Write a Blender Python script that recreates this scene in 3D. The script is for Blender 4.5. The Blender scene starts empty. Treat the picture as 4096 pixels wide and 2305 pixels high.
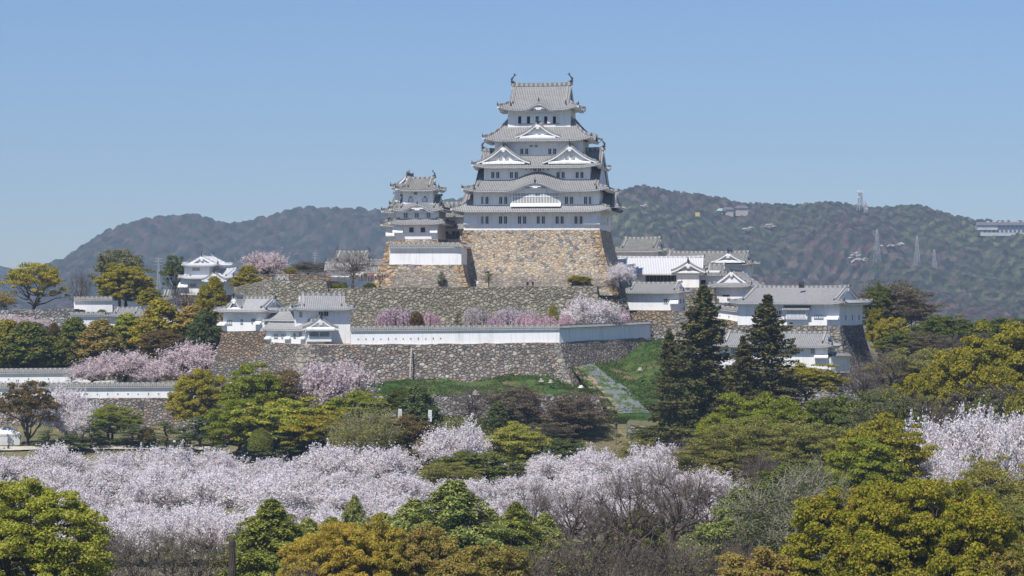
import bpy, bmesh, math, random
import numpy as np
from mathutils import Vector
R = math.radians
PI = math.pi
scene = bpy.context.scene
C = scene.collection

# ------------------------------------------------------------------ camera, sky, sun, exposure
F = 9600.0          # focal length in photo pixels (photo 4096 wide)
CZ = 31.0           # camera height above the lawn
HY = 1152.0
cam = bpy.data.cameras.new("camera")
cam_o = bpy.data.objects.new("camera", cam); C.objects.link(cam_o)
cam_o.location = (0, 0, CZ)
cam_o.rotation_euler = (PI / 2, 0, 0)
cam.sensor_width = 36.0
cam.lens = 36.0 * F / 4096.0
cam.clip_start = 1.0
cam.clip_end = 20000.0
scene.camera = cam_o

SUN_EL, SUN_AZ = R(58), R(29)      # azimuth west (left) of south
sdir = Vector((-math.sin(SUN_AZ) * math.cos(SUN_EL), -math.cos(SUN_AZ) * math.cos(SUN_EL), math.sin(SUN_EL)))
world = bpy.data.worlds.new("World"); scene.world = world; world.use_nodes = True
wn = world.node_tree.nodes; wl = world.node_tree.links
bg = wn['Background']
sky = wn.new('ShaderNodeTexSky'); sky.sky_type = 'NISHITA'; sky.sun_disc = False
sky.sun_elevation = SUN_EL
sky.sun_rotation = math.atan2(sdir.x, sdir.y)
sky.altitude = 0; sky.air_density = 1.0; sky.dust_density = 0.05; sky.ozone_density = 4.0
tint = wn.new('ShaderNodeMix'); tint.data_type = 'RGBA'; tint.blend_type = 'MULTIPLY'; tint.inputs[0].default_value = 1.0
tint.inputs[7].default_value = (.625, .735, .925, 1)
wl.new(sky.outputs[0], tint.inputs[6]); wl.new(tint.outputs[2], bg.inputs[0])
bg.inputs[1].default_value = 0.098
sun = bpy.data.lights.new("sun", 'SUN'); sun.energy = 4.8; sun.angle = R(0.55); sun.color = (1, 0.955, 0.88)
sun_o = bpy.data.objects.new("sun", sun); C.objects.link(sun_o)
sun_o.rotation_euler = sdir.to_track_quat('Z', 'Y').to_euler()
sun_o.location = (0, 0, 500)
scene.view_settings.view_transform = 'Standard'
scene.view_settings.look = 'None'
scene.view_settings.exposure = 0.22
scene.view_settings.gamma = 1.0
scene.render.engine = 'CYCLES'
scene.cycles.max_bounces = 6
scene.cycles.diffuse_bounces = 3
scene.cycles.transparent_max_bounces = 8
scene.cycles.volume_bounces = 0

# ------------------------------------------------------------------ object helpers
def P(px, D): return (px - 2048.0) * D / F
def Z(py, D): return CZ + (HY - py) * D / F
def at(px, py, D): return (P(px, D), D, Z(py, D))

def tag(o, label=None, cat=None, group=None, kind=None):
    if label: o['label'] = label
    if cat: o['category'] = cat
    if group: o['group'] = group
    if kind: o['kind'] = kind
    return o

def empty(name, loc, rz=0, label=None, cat=None, group=None):
    o = bpy.data.objects.new(name, None); C.objects.link(o)
    o.location = loc; o.rotation_euler = (0, 0, rz); o.empty_display_size = 0.5
    return tag(o, label, cat, group)

def copy_tree(o, parent=None):
    c = o.copy(); C.objects.link(c); c.parent = parent
    for ch in o.children: copy_tree(ch, c)
    return c

class MB:
    def __init__(s): s.v = []; s.f = []; s.uv = []
    def add(s, vs, fs, uvs=None):
        b = len(s.v); s.v.extend(vs)
        s.uv.extend(uvs if uvs else [(v[0], v[2]) for v in vs])
        s.f.extend([tuple(b + i for i in f) for f in fs]); return s
    def box(s, x0, x1, y0, y1, z0, z1, X=None):
        vs = [(x, y, z) for z in (z0, z1) for y in (y0, y1) for x in (x0, x1)]
        if X: vs = [X(*v) for v in vs]
        return s.add(vs, [(0, 2, 3, 1), (4, 5, 7, 6), (0, 1, 5, 4), (2, 6, 7, 3), (0, 4, 6, 2), (1, 3, 7, 5)])
    def tube(s, pts, rads, n=6, cap=True):
        base = len(s.v); k = len(pts); vs = []
        for i, p in enumerate(pts):
            p = Vector(p)
            a = Vector(pts[max(0, i - 1)]); b = Vector(pts[min(k - 1, i + 1)])
            d = (b - a).normalized() if (b - a).length > 1e-9 else Vector((0, 0, 1))
            u = d.cross(Vector((0, 0, 1)))
            if u.length < 1e-3: u = Vector((1, 0, 0))
            u.normalize(); w = d.cross(u)
            r = rads[i] if isinstance(rads, (list, tuple)) else rads
            for j in range(n):
                an = 2 * PI * j / n
                vs.append(tuple(p + u * (r * math.cos(an)) + w * (r * math.sin(an))))
        fs = []
        for i in range(k - 1):
            for j in range(n):
                j2 = (j + 1) % n
                fs.append((i * n + j, i * n + j2, (i + 1) * n + j2, (i + 1) * n + j))
        if cap: fs.append(tuple(range(n - 1, -1, -1))); fs.append(tuple((k - 1) * n + j for j in range(n)))
        return s.add(vs, fs)
    def beam(s, pts, w, h):
        """rectangular section beam along pts, bottom at the points"""
        k = len(pts); vs = []
        for i, p in enumerate(pts):
            p = Vector(p); a = Vector(pts[max(0, i - 1)]); b = Vector(pts[min(k - 1, i + 1)])
            d = (b - a); d.z = 0
            if d.length < 1e-6: d = Vector((1, 0, 0))
            d.normalize(); u = Vector((-d.y, d.x, 0)) * (w / 2)
            for q in (p - u, p + u, p + u * .8 + Vector((0, 0, h)), p - u * .8 + Vector((0, 0, h))): vs.append(tuple(q))
        fs = []
        for i in range(k - 1):
            for j in range(4):
                j2 = (j + 1) % 4
                fs.append((i * 4 + j, i * 4 + j2, (i + 1) * 4 + j2, (i + 1) * 4 + j))
        fs.append((3, 2, 1, 0)); fs.append(tuple((k - 1) * 4 + j for j in range(4)))
        return s.add(vs, fs)
    def build(s, name, mat, parent=None, smooth=False, norm=True):
        me = bpy.data.meshes.new(name); me.from_pydata(s.v, [], s.f)
        uvl = me.uv_layers.new(name='UVMap')
        li = np.empty(len(me.loops), dtype=np.int32); me.loops.foreach_get('vertex_index', li)
        uvl.data.foreach_set('uv', np.array(s.uv, dtype=np.float32)[li].ravel())
        if norm:
            bm = bmesh.new(); bm.from_mesh(me); bmesh.ops.recalc_face_normals(bm, faces=bm.faces); bm.to_mesh(me); bm.free()
        me.materials.append(mat)
        if smooth: me.polygons.foreach_set('use_smooth', [True] * len(me.polygons))
        me.update()
        o = bpy.data.objects.new(name, me); C.objects.link(o); o.parent = parent
        return o

# ------------------------------------------------------------------ materials
class NT:
    def __init__(s, name):
        s.m = bpy.data.materials.new(name); s.m.use_nodes = True
        s.t = s.m.node_tree; s.n = s.t.nodes; s.l = s.t.links
        s.b = s.n['Principled BSDF']; s.b.inputs['Specular IOR Level'].default_value = 0.25
        s.b.inputs['Roughness'].default_value = 0.85
    def node(s, t, **kw):
        n = s.n.new(t)
        for k, v in kw.items():
            if k.startswith('i_'):
                key = k[2:].replace('_', ' ')
                n.inputs[int(key) if key.isdigit() else key].default_value = v
            else: setattr(n, k, v)
        return n
    def link(s, a, b): s.l.new(a, b)
    def ramp(s, fac, stops, interp='LINEAR'):
        r = s.node('ShaderNodeValToRGB'); r.color_ramp.interpolation = interp
        e = r.color_ramp.elements
        while len(e) > 1: e.remove(e[-1])
        e[0].position = stops[0][0]; e[0].color = (*stops[0][1], 1)
        for p, c in stops[1:]:
            q = e.new(p); q.color = (*c, 1)
        s.link(fac, r.inputs[0]); return r
    def mix(s, fac, a, b, blend='MIX'):
        m = s.node('ShaderNodeMix', data_type='RGBA', blend_type=blend)
        for i, v in ((0, fac), (6, a), (7, b)):
            if hasattr(v, 'is_output') or hasattr(v, 'links'): s.link(v, m.inputs[i])
            else: m.inputs[i].default_value = v if i == 0 else (*v, 1)
        return m.outputs[2]
    def noise(s, vec, scale, detail=3, rough=.55):
        n = s.node('ShaderNodeTexNoise', i_Scale=scale, i_Detail=detail, i_Roughness=rough)
        if vec: s.link(vec, n.inputs['Vector'])
        return n
    def bump(s, h, strength, dist):
        b = s.node('ShaderNodeBump', i_Strength=strength, i_Distance=dist)
        s.link(h, b.inputs['Height']); s.link(b.outputs[0], s.b.inputs['Normal']); return b

def mapped(nt, scale, coord='Object'):
    tc = nt.node('ShaderNodeTexCoord'); mp = nt.node('ShaderNodeMapping')
    mp.inputs['Scale'].default_value = scale
    nt.link(tc.outputs[coord], mp.inputs[0]); return mp.outputs[0]

def flat(name, col, rough=.8, var=.12, scale=2.0, metal=0):
    nt = NT(name); v = mapped(nt, (1, 1, 1)); n = nt.noise(v, scale, 4)
    a = tuple(c * (1 - var) for c in col); b = tuple(min(1, c * (1 + var)) for c in col)
    r = nt.ramp(n.outputs[0], [(.3, a), (.7, b)]); nt.link(r.outputs[0], nt.b.inputs['Base Color'])
    nt.b.inputs['Roughness'].default_value = rough; nt.b.inputs['Metallic'].default_value = metal
    return nt.m

def plaster_mat(name, base=(.86, .858, .855)):
    nt = NT(name); v = mapped(nt, (.35, .35, .12)); n = nt.noise(v, 2.2, 6, .65)
    r = nt.ramp(n.outputs[0], [(.28, tuple(c * .84 for c in base)), (.48, base), (.8, tuple(min(.89, c * 1.03) for c in base))])
    v2 = mapped(nt, (1.6, 1.6, .12)); n2 = nt.noise(v2, 1.5, 4)
    st = nt.ramp(n2.outputs[0], [(.30, (.78, .79, .78)), (.48, (1, 1, 1))])
    nt.link(nt.mix(.7, r.outputs[0], st.outputs[0], 'MULTIPLY'), nt.b.inputs['Base Color'])
    nt.bump(n.outputs[0], .15, .05); return nt.m

def tile_mat(name, lo, hi, joint, jw=.38, warm=(.235, .225, .20)):
    """grey clay tiles in rows with plastered joints; u counts rows, v runs up the slope in metres"""
    nt = NT(name)
    uv = nt.node('ShaderNodeUVMap'); sx = nt.node('ShaderNodeSeparateXYZ'); nt.link(uv.outputs[0], sx.inputs[0])
    fr = nt.node('ShaderNodeMath', operation='FRACT'); nt.link(sx.outputs[0], fr.inputs[0])
    c = nt.node('ShaderNodeMath', operation='SUBTRACT'); nt.link(fr.outputs[0], c.inputs[0]); c.inputs[1].default_value = .5
    a = nt.node('ShaderNodeMath', operation='ABSOLUTE'); nt.link(c.outputs[0], a.inputs[0])
    row = nt.ramp(a.outputs[0], [(.12, (1, 1, 1)), (.34, (0, 0, 0))])
    mv = nt.node('ShaderNodeMath', operation='MULTIPLY'); nt.link(sx.outputs[1], mv.inputs[0]); mv.inputs[1].default_value = 1 / .3
    fv = nt.node('ShaderNodeMath', operation='FRACT'); nt.link(mv.outputs[0], fv.inputs[0])
    jv = nt.ramp(fv.outputs[0], [(jw - .06, (1, 1, 1)), (jw + .06, (.55, .55, .55))])
    v = mapped(nt, (1, 1, 1)); n = nt.noise(v, .9, 6, .7); n2 = nt.noise(v, 7, 2)
    base = nt.ramp(n2.outputs[0], [(.3, lo), (.7, hi)])
    old = nt.ramp(n.outputs[0], [(.45, (0, 0, 0)), (.72, (1, 1, 1))])
    b2 = nt.mix(old.outputs[0], base.outputs[0], warm)
    jm = nt.mix(1.0, row.outputs[0], jv.outputs[0], 'MULTIPLY')
    jb = nt.ramp(n2.outputs[0], [(.35, (.45, .45, .45)), (.6, (1, 1, 1))])
    jm2 = nt.mix(1.0, jm, jb.outputs[0], 'MULTIPLY')
    nt.link(nt.mix(jm2, b2, joint), nt.b.inputs['Base Color'])
    nt.b.inputs['Roughness'].default_value = .6
    return nt.m

def stone_mat(name, cols, size=.8, gap=(.38, .36, .34), zmix=None, cols2=None, gapw=.05, bump=.6, moss=None):
    nt = NT(name)
    tc = nt.node('ShaderNodeTexCoord'); mp = nt.node('ShaderNodeMapping')
    mp.inputs['Scale'].default_value = (1 / size, 1 / size, 1.3 / size)
    nt.link(tc.outputs['Object'], mp.inputs[0])
    dn = nt.noise(mp.outputs[0], 1.3, 3); vm = nt.node('ShaderNodeVectorMath', operation='MULTIPLY_ADD')
    nt.link(dn.outputs['Color'], vm.inputs[0]); vm.inputs[1].default_value = (1.1, 1.1, 1.1); nt.link(mp.outputs[0], vm.inputs[2])
    v1 = nt.node('ShaderNodeTexVoronoi', feature='F1'); v2 = nt.node('ShaderNodeTexVoronoi', feature='DISTANCE_TO_EDGE')
    for q in (v1, v2):
        nt.link(vm.outputs[0], q.inputs['Vector']); q.inputs['Scale'].default_value = 1.0
    sp = nt.node('ShaderNodeSeparateColor'); nt.link(v1.outputs['Color'], sp.inputs[0])
    k = len(cols)
    col = nt.ramp(sp.outputs[0], [((i + .0) / k, c) for i, c in enumerate(cols)], 'LINEAR').outputs[0]
    if cols2:
        c2 = nt.ramp(sp.outputs[0], [(i / len(cols2), c) for i, c in enumerate(cols2)], 'LINEAR').outputs[0]
        g = nt.node('ShaderNodeNewGeometry'); sz = nt.node('ShaderNodeSeparateXYZ'); nt.link(g.outputs['Position'], sz.inputs[0])
        zn = nt.noise(g.outputs['Position'], .25, 3)
        ma = nt.node('ShaderNodeMath', operation='MULTIPLY_ADD'); nt.link(zn.outputs[0], ma.inputs[0]); ma.inputs[1].default_value = 5.0
        nt.link(sz.outputs[2], ma.inputs[2])
        mr = nt.node('ShaderNodeMapRange'); nt.link(ma.outputs[0], mr.inputs[0])
        mr.inputs[1].default_value = zmix[0] + 2.5; mr.inputs[2].default_value = zmix[1] + 2.5
        col = nt.mix(mr.outputs[0], c2, col)
    fine = nt.noise(tc.outputs['Object'], 3.5, 5, .7)
    fr = nt.ramp(fine.outputs[0], [(.25, (.62, .62, .62)), (.6, (1.05, 1.05, 1.05))])
    col = nt.mix(1.0, col, fr.outputs[0], 'MULTIPLY')
    if moss:
        mn = nt.noise(tc.outputs['Object'], .35, 4); mr2 = nt.ramp(mn.outputs[0], [(.5, (0, 0, 0)), (.75, (.6, .6, .6))])
        col = nt.mix(mr2.outputs[0], col, moss)
    e = nt.ramp(v2.outputs['Distance'], [(gapw * .4, (0, 0, 0)), (gapw * 2.2, (1, 1, 1))])
    nt.link(nt.mix(1.0, col, nt.mix(e.outputs[0], gap, (1, 1, 1)), 'MULTIPLY'), nt.b.inputs['Base Color'])
    e2 = nt.ramp(v2.outputs['Distance'], [(0, (0, 0, 0)), (.28, (1, 1, 1))], 'EASE')
    add = nt.node('ShaderNodeMath', operation='MULTIPLY_ADD'); nt.link(fine.outputs[0], add.inputs[0]); add.inputs[1].default_value = .5
    nt.link(e2.outputs[0], add.inputs[2])
    v3 = nt.node('ShaderNodeMath', operation='MULTIPLY_ADD'); nt.link(sp.outputs[1], v3.inputs[0]); v3.inputs[1].default_value = .8
    nt.link(add.outputs[0], v3.inputs[2])
    nt.bump(v3.outputs[0], bump, .35); nt.b.inputs['Roughness'].default_value = .9
    return nt.m

M = {}
M['plaster'] = plaster_mat('white_plaster')
M['tile'] = tile_mat('roof_tile', (.105, .105, .11), (.205, .205, .21), (.47, .465, .46))
M['tile_new'] = tile_mat('roof_tile_plastered', (.14, .14, .145), (.24, .24, .245), (.56, .56, .565), .47, (.27, .26, .235))
M['tile_old'] = tile_mat('roof_tile_weathered', (.09, .088, .084), (.17, .165, .155), (.36, .35, .325), .3)
M['tile_white'] = tile_mat('roof_tile_white', (.40, .40, .42), (.52, .52, .54), (.78, .78, .80), .6, (.42, .42, .42))
M['ridge'] = tile_mat('ridge_tile', (.12, .12, .125), (.22, .22, .22), (.5, .5, .49), .5)
M['ornament'] = flat('ornament_tile', (.07, .07, .078), .6)
M['dark'] = flat('dark_opening', (.018, .017, .017), .7)
M['bar'] = flat('window_bar', (.62, .62, .62), .8)
M['wood'] = flat('weathered_wood', (.16, .13, .10), .8)
TAN = [(0.520, 0.400, 0.279), (0.447, 0.346, 0.245), (0.582, 0.486, 0.365), (0.541, 0.421, 0.296), (0.395, 0.346, 0.285), (0.562, 0.464, 0.342), (0.489, 0.367, 0.239), (0.603, 0.540, 0.433), (0.166, 0.173, 0.188), (0.333, 0.313, 0.285), (0.510, 0.432, 0.331)]
GREY = [(.21, .20, .18), (.15, .145, .14), (.26, .235, .20), (.18, .165, .15), (.24, .20, .155), (.30, .28, .25), (.13, .13, .13)]
OLIVE = [(.24, .225, .165), (.19, .185, .14), (.28, .26, .20), (.21, .19, .15), (.25, .235, .18), (.31, .28, .22), (.16, .155, .12)]
MIXED = [(.23, .205, .18), (.15, .14, .132), (.30, .26, .22), (.19, .178, .168), (.34, .245, .19), (.22, .207, .193), (.42, .385, .34), (.12, .113, .108), (.25, .205, .17)]
BLEACH = [(.33, .32, .31), (.22, .215, .21), (.38, .37, .35), (.27, .25, .23), (.18, .175, .17), (.42, .41, .40)]
M['st_keep'] = stone_mat('tan_masonry', TAN, .72, zmix=(32.6, 34.8), cols2=[(.29, .255, .22), (.22, .205, .19), (.36, .31, .255), (.24, .22, .195), (.4, .345, .28)], gap=(.55, .52, .5), bump=.45)
M['st_olive'] = stone_mat('olive_grey_masonry', [tuple(c * 1.45 for c in q) for q in OLIVE], .84, bump=.8)
M['st_mixed'] = stone_mat('mixed_masonry', [tuple(c * 1.3 for c in q) for q in MIXED], .8, gapw=.05, bump=.9)
M['st_left'] = stone_mat('ochre_over_grey_masonry', [(.36, .26, .18), (.28, .21, .15), (.42, .31, .22), (.32, .23, .17), (.24, .2, .165)], .75, zmix=(15.5, 18.5), cols2=[tuple(c * 1.35 for c in q) for q in GREY], bump=.9)
M['st_grey'] = stone_mat('bleached_grey_masonry', BLEACH, .95, bump=.9, zmix=(20.5, 24), cols2=BLEACH)
M['st_east'] = stone_mat('ochre_grey_masonry', [(.40, .29, .18), (.32, .25, .18), (.26, .25, .23), (.44, .33, .22), (.36, .29, .2)], .95, bump=.9, zmix=(21.5, 24.5), cols2=BLEACH)
M['quoin'] = stone_mat('cut_corner_stone', [(.34, .30, .24), (.28, .26, .22), (.40, .35, .28), (.24, .23, .21)], 1.3, gapw=.04)
M['quoin_tan'] = stone_mat('tan_corner_stone', [(.46, .32, .19), (.52, .39, .26), (.40, .27, .15), (.34, .28, .21)], 1.5, gapw=.04)
M['earth'] = flat('packed_earth', (.30, .23, .17), .95, .3, .6)
# ------------------------------------------------------------------ Japanese roof pieces
def prof(t, T, H, c): x = t / T; return H * ((1 - c) * x + c * x * x)

def panel(mb, O, L, T, hip, zf, lift, pitch=.36, n=8, lo=0., hi=None):
    """corrugated tiled slope. O(s,t)->(x,y); hip: 45 degree hip length at each end (then a straight verge)"""
    hi = L if hi is None else hi
    k = max(1, int(round((hi - lo) / pitch))); cols = []
    offs = (0.0, .07, .105, .07)
    ss = []
    for i in range(k):
        for j in range(4): ss.append((lo + (i + j / 4) * (hi - lo) / k, offs[j]))
    ss.append((hi, 0.0))
    vs, uv, fs = [], [], []
    for s, dz in ss:
        d = min(s, L - s)
        tm = T if d >= hip - 1e-6 else max(d, 0.02)
        for q in range(-1, n + 1):
            t = tm * max(q, 0) / n
            x, y = O(s, t)
            z = zf(t) + lift(s, t) + dz - (.16 if q < 0 else 0)
            vs.append((x, y, z)); uv.append((s / pitch + .0, t))
    m = n + 2
    for i in range(len(ss) - 1):
        for q in range(m - 1):
            fs.append((i * m + q, (i + 1) * m + q, (i + 1) * m + q + 1, i * m + q + 1))
    mb.add(vs, fs, uv)

def soffit(mb, O, L, ov, z0, lift, raft=.5, fas=.16, rise=.25):
    k = max(2, int(L / .6)); vs, fs = [], []
    for i in range(k + 1):
        s = L * i / k; l0 = lift(s, 0)
        li = lift(s, ov)
        tin = min(ov + .05, max(.05, min(s, L - s)))
        a = O(s, .02); b = O(s, .1); c = O(s, tin)
        vs += [(*a, z0 + l0 - .05), (*a, z0 + l0 - .12 - fas * .5), (*b, z0 + l0 - .12 - fas), (*c, z0 + li * .9 + l0 * .1 - .12 - fas + rise * tin)]
    for i in range(k):
        for q in range(3): fs.append((i * 4 + q, (i + 1) * 4 + q, (i + 1) * 4 + q + 1, i * 4 + q + 1))
    mb.add(vs, fs)
    if raft:
        n = int(L / raft)
        for i in range(1, n):
            s = L * i / n; z = z0 + lift(s, 0) - .12 - fas
            if min(s, L - s) < .5: continue
            w = .12
            p = [O(s - w, .16), O(s + w, .16), O(s - w, .95), O(s + w, .95)]
            vs = [(*p[0], z - .16), (*p[1], z - .16), (*p[2], z - .02), (*p[3], z - .02), (*p[0], z + .02), (*p[1], z + .02), (*p[2], z + .2), (*p[3], z + .2)]
            mb.add(vs, [(0, 2, 3, 1), (4, 5, 7, 6), (0, 1, 5, 4), (2, 6, 7, 3), (0, 4, 6, 2), (1, 3, 7, 5)])

def corner_lift(up, lc, L):
    def f(s, t):
        d = min(s, L - s)
        a = max(0, 1 - d / lc); b = max(0, 1 - t / lc)
        return up * a * a * b
    return f

def finial(parent, x, y, z, sx=1, sc=1.0, name='ridge_end_tile', X=None):
    """dark demon tile with an upward horn"""
    mb = MB(); X = X or (lambda a, b, c: (a, b, c))
    mb.box(x - .16 * sc, x + .16 * sc, y - .2 * sc, y + .2 * sc, z - .1 * sc, z + .38 * sc, X)
    mb.box(x - .1 * sc, x + .1 * sc, y - .3 * sc, y + .3 * sc, z + .02 * sc, z + .2 * sc, X)
    pts = [X(x, y, z + .3 * sc), X(x + .05 * sx * sc, y, z + .62 * sc), X(x + .2 * sx * sc, y, z + .85 * sc)]
    mb.tube(pts, [.1 * sc, .07 * sc, .015 * sc], 5)
    return mb.build(name, M['ornament'], parent)

def shachi(parent, x, y, z, sx, sc=1.0, X=None):
    """roof fish: head down on the ridge, body curving up, forked tail turned inwards; sx = +1 when the tail curls to +x"""
    X = X or (lambda a, b, c: (a, b, c)); mb = MB()
    path = [(-.05, .0, .34), (-.32, .28, .30), (-.38, .62, .24), (-.22, .95, .18), (.05, 1.22, .12), (.22, 1.45, .08)]
    mb.tube([X(x + sx * a * sc, y, z + b * sc) for a, b, r in path], [r * sc for a, b, r in path], 8)
    for tip in ((.62, 1.62), (.12, 1.98), (.38, 1.86)):
        mb.tube([X(x + sx * .16 * sc, y, z + 1.36 * sc), X(x + sx * (tip[0] * .6 + .06) * sc, y, z + (1.36 + (tip[1] - 1.36) * .6) * sc), X(x + sx * tip[0] * sc, y, z + tip[1] * sc)], [.09 * sc, .08 * sc, .01 * sc], 4)
    for fb in ((-.52, .5), (-.5, .85), (-.62, .2)):
        mb.tube([X(x + sx * -.25 * sc, y, z + (fb[1] - .1) * sc), X(x + sx * fb[0] * sc - sx * .15 * sc, y, z + (fb[1] + .12) * sc)], [.09 * sc, .01], 4)
    mb.tube([X(x + sx * -.1 * sc, y, z + .12 * sc), X(x + sx * .42 * sc, y, z + .02 * sc)], [.26 * sc, .12 * sc], 6)
    return mb.build('roof_fish', M['ornament'], parent, smooth=True)

def kara(s0, h, w, fade=None):
    def f(s, t):
        d = abs(s - s0)
        if d > w: return 0.0
        k = h * (.5 + .5 * math.cos(PI * d / w)) * (1 if d > 0 else 1)
        return k * (max(0, 1 - t / fade) if fade else 1)
    return f

def roof(parent, x0, x1, y0, y1, z, H, inset, axis='x', c=.35, up=.4, lc=3.5, ov=1.6, t1=None, ridge=True, klift=None,
         mat='tile', fish=False, pitch=.36, mode='gable', fas=.15, raft=.5, sides='lrfb', gwin=None, bargew=.42, name='roof', ridge_h=.55, verge=.35):
    """mode 'gable': hip-and-gable (inset>0) or plain gable (inset=0); mode 'skirt': hipped skirt of depth inset"""
    if axis == 'x': X = lambda a, b, q: (a, b, q); a0, a1, b0, b1 = x0, x1, y0, y1
    else: X = lambda a, b, q: (b, a, q); a0, a1, b0, b1 = y0, y1, x0, x1
    LX, LY = a1 - a0, b1 - b0
    T = LY / 2 if mode == 'gable' else inset
    zf = (lambda t: z + prof(t, T, H, c)) if t1 is None else (lambda t: z + prof(t, t1, H, c))
    mb = MB(); sf = MB()
    def XX(f): return lambda s, t: X(*f(s, t), 0)[:2]
    clx, cly = corner_lift(up, lc, LX), corner_lift(up, lc, LY)
    if inset <= 0 and mode == 'gable': clx = lambda s, t: up * .5 * max(0, 1 - min(s, LX - s) / lc) ** 2
    lf = (lambda s, t: clx(s, t) + klift(s, t)) if klift else clx
    ff = XX(lambda s, t: (a0 + s, b0 + t)); fb = XX(lambda s, t: (a0 + s, b1 - t))
    fl = XX(lambda s, t: (a0 + t, b0 + s)); fr = XX(lambda s, t: (a1 - t, b0 + s))
    front = 'f' if axis == 'x' else 'l'
    panel(mb, ff, LX, T, inset if inset > 0 else 0, zf, lf, pitch)
    panel(mb, fb, LX, T, inset if inset > 0 else 0, zf, clx, pitch, n=4)
    soffit(sf, ff, LX, ov, z, lf, raft, fas); soffit(sf, fb, LX, ov, z, clx, 0, fas)
    if inset > 0:
        ti = inset
        for g in (fl, fr):
            panel(mb, g, LY, ti, ti, zf, cly, pitch, n=5)
            soffit(sf, g, LY, ov, z, cly, raft, fas)
    ro = mb.build(name, M[mat], parent, norm=False)
    sf.build('eaves', M['plaster'], ro, norm=False)
    # hips
    rm = M['ridge'] if mat != 'tile_white' else M['tile_white']
    if inset > 0:
        for ax, bx, dx, dy in ((a0, b0, 1, 1), (a1, b0, -1, 1), (a0, b1, 1, -1), (a1, b1, -1, -1)):
            pts = []
            for i in range(8):
                t = .05 + (inset - .05) * i / 7
                pts.append(X(ax + dx * t, bx + dy * t, zf(t) + clx(t, t) + .02))
            MB().beam(pts, .42, .34).build('hip_ridge', rm, ro)
            if (dy == 1 or axis == 'y'):
                p = X(ax + dx * .1, bx + dy * .1, zf(.1) + clx(.1, .1) + .1)
                finial(ro, p[0], p[1], p[2], -dx if axis == 'x' else 0, .8)
    if mode == 'gable':
        zr = zf(T); bm = (b0 + b1) / 2
        r = MB()
        ra0, ra1 = a0 + inset - .1, a1 - inset + .1
        n = 9; pts = []
        for i in range(n):
            u = i / (n - 1); pts.append(X(ra0 + (ra1 - ra0) * u, bm, zr - .1 + .18 * (2 * u - 1) ** 4))
        r.beam(pts, .5, ridge_h)
        r.build('ridge', rm, ro)
        for e, sx in ((0, 1), (1, -1)):
            p = pts[0] if e == 0 else pts[-1]
            if fish: shachi(ro, p[0] + (.35 * sx if axis == 'x' else 0), p[1] + (.35 * sx if axis == 'y' else 0), p[2] + ridge_h * .9, sx, fish)
            finial(ro, p[0] - (.05 * sx if axis == 'x' else 0), p[1] - (.05 * sx if axis == 'y' else 0), p[2] + .1, 0, .8)
        # gable ends: barge boards, recessed wall
        for e, sx in ((a0 + inset, 1), (a1 - inset, -1)):
            gm = MB(); lo_t = max(inset, 0.0)
            n = 10
            for sgn in (1, -1):
                vs = []
                for i in range(n + 1):
                    t = lo_t + (T - lo_t) * i / n
                    bb = (b0 + t) if sgn == 1 else (b1 - t)
                    zz = zf(t) - .03 + (clx(0, 0) if inset <= 0 else 0)
                    for dx, dz in ((.0, 0), (.0, -bargew), (.14 * sx, -bargew), (.14 * sx, 0)):
                        vs.append(X(e + dx, bb, zz + dz))
                fs = []
                for i in range(n):
                    for q in range(4):
                        q2 = (q + 1) % 4; fs.append((i * 4 + q, i * 4 + q2, (i + 1) * 4 + q2, (i + 1) * 4 + q))
                fs += [(0, 1, 2, 3), tuple(n * 4 + q for q in range(4))]
                gm.add(vs, fs)
            # pendant
            gm.box(e - .06 * sx, e + .1 * sx, bm - .28, bm + .28, zr - bargew - .75, zr - bargew + .1, X)
            gm.box(e - .08 * sx, e + .1 * sx, bm - .55, bm + .55, zr - bargew - .35, zr - bargew - .05, X)
            gm.build('bargeboard', M['plaster'], ro)
            ee = e + verge * sx
            w = MB(); vs = []
            for i in range(n + 1):
                t = lo_t + (T - lo_t) * i / n; vs.append(X(ee, b0 + t, zf(t) - .1))
            for i in range(n, -1, -1):
                t = lo_t + (T - lo_t) * i / n; vs.append(X(ee, b1 - t, zf(t) - .1))
            zb = (zf(lo_t) - .4)
            vs += [X(ee, b1 - lo_t, zb), X(ee, b0 + lo_t, zb)]
            vs2 = [(v[0] + (.1 * sx if axis == 'x' else 0), v[1] + (.1 * sx if axis == 'y' else 0), v[2]) for v in vs]
            k = len(vs)
            w.add(vs + vs2, [tuple(range(k)), tuple(range(2 * k - 1, k - 1, -1))] + [(i, (i + 1) % k, k + (i + 1) % k, k + i) for i in range(k)])
            w.build('gable_wall', M['plaster'], ro)
            # verge ridges down the slope
            if inset > 0 and T - inset > 1.0:
                for sgn in (1, -1):
                    pts = []
                    for i in range(7):
                        t = inset * .9 + (T - .2 - inset * .9) * i / 6; bb = (b0 + t) if sgn == 1 else (b1 - t)
                        pts.append(X(e + sx * .75, bb, zf(t) + .06))
                    MB().beam(pts, .32, .26).build('verge_ridge', rm, ro)
                    if sgn == 1: finial(ro, pts[0][0], pts[0][1] - (.1 if axis == 'x' else 0), pts[0][2] + .02, 0, .7)
    return ro

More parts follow.
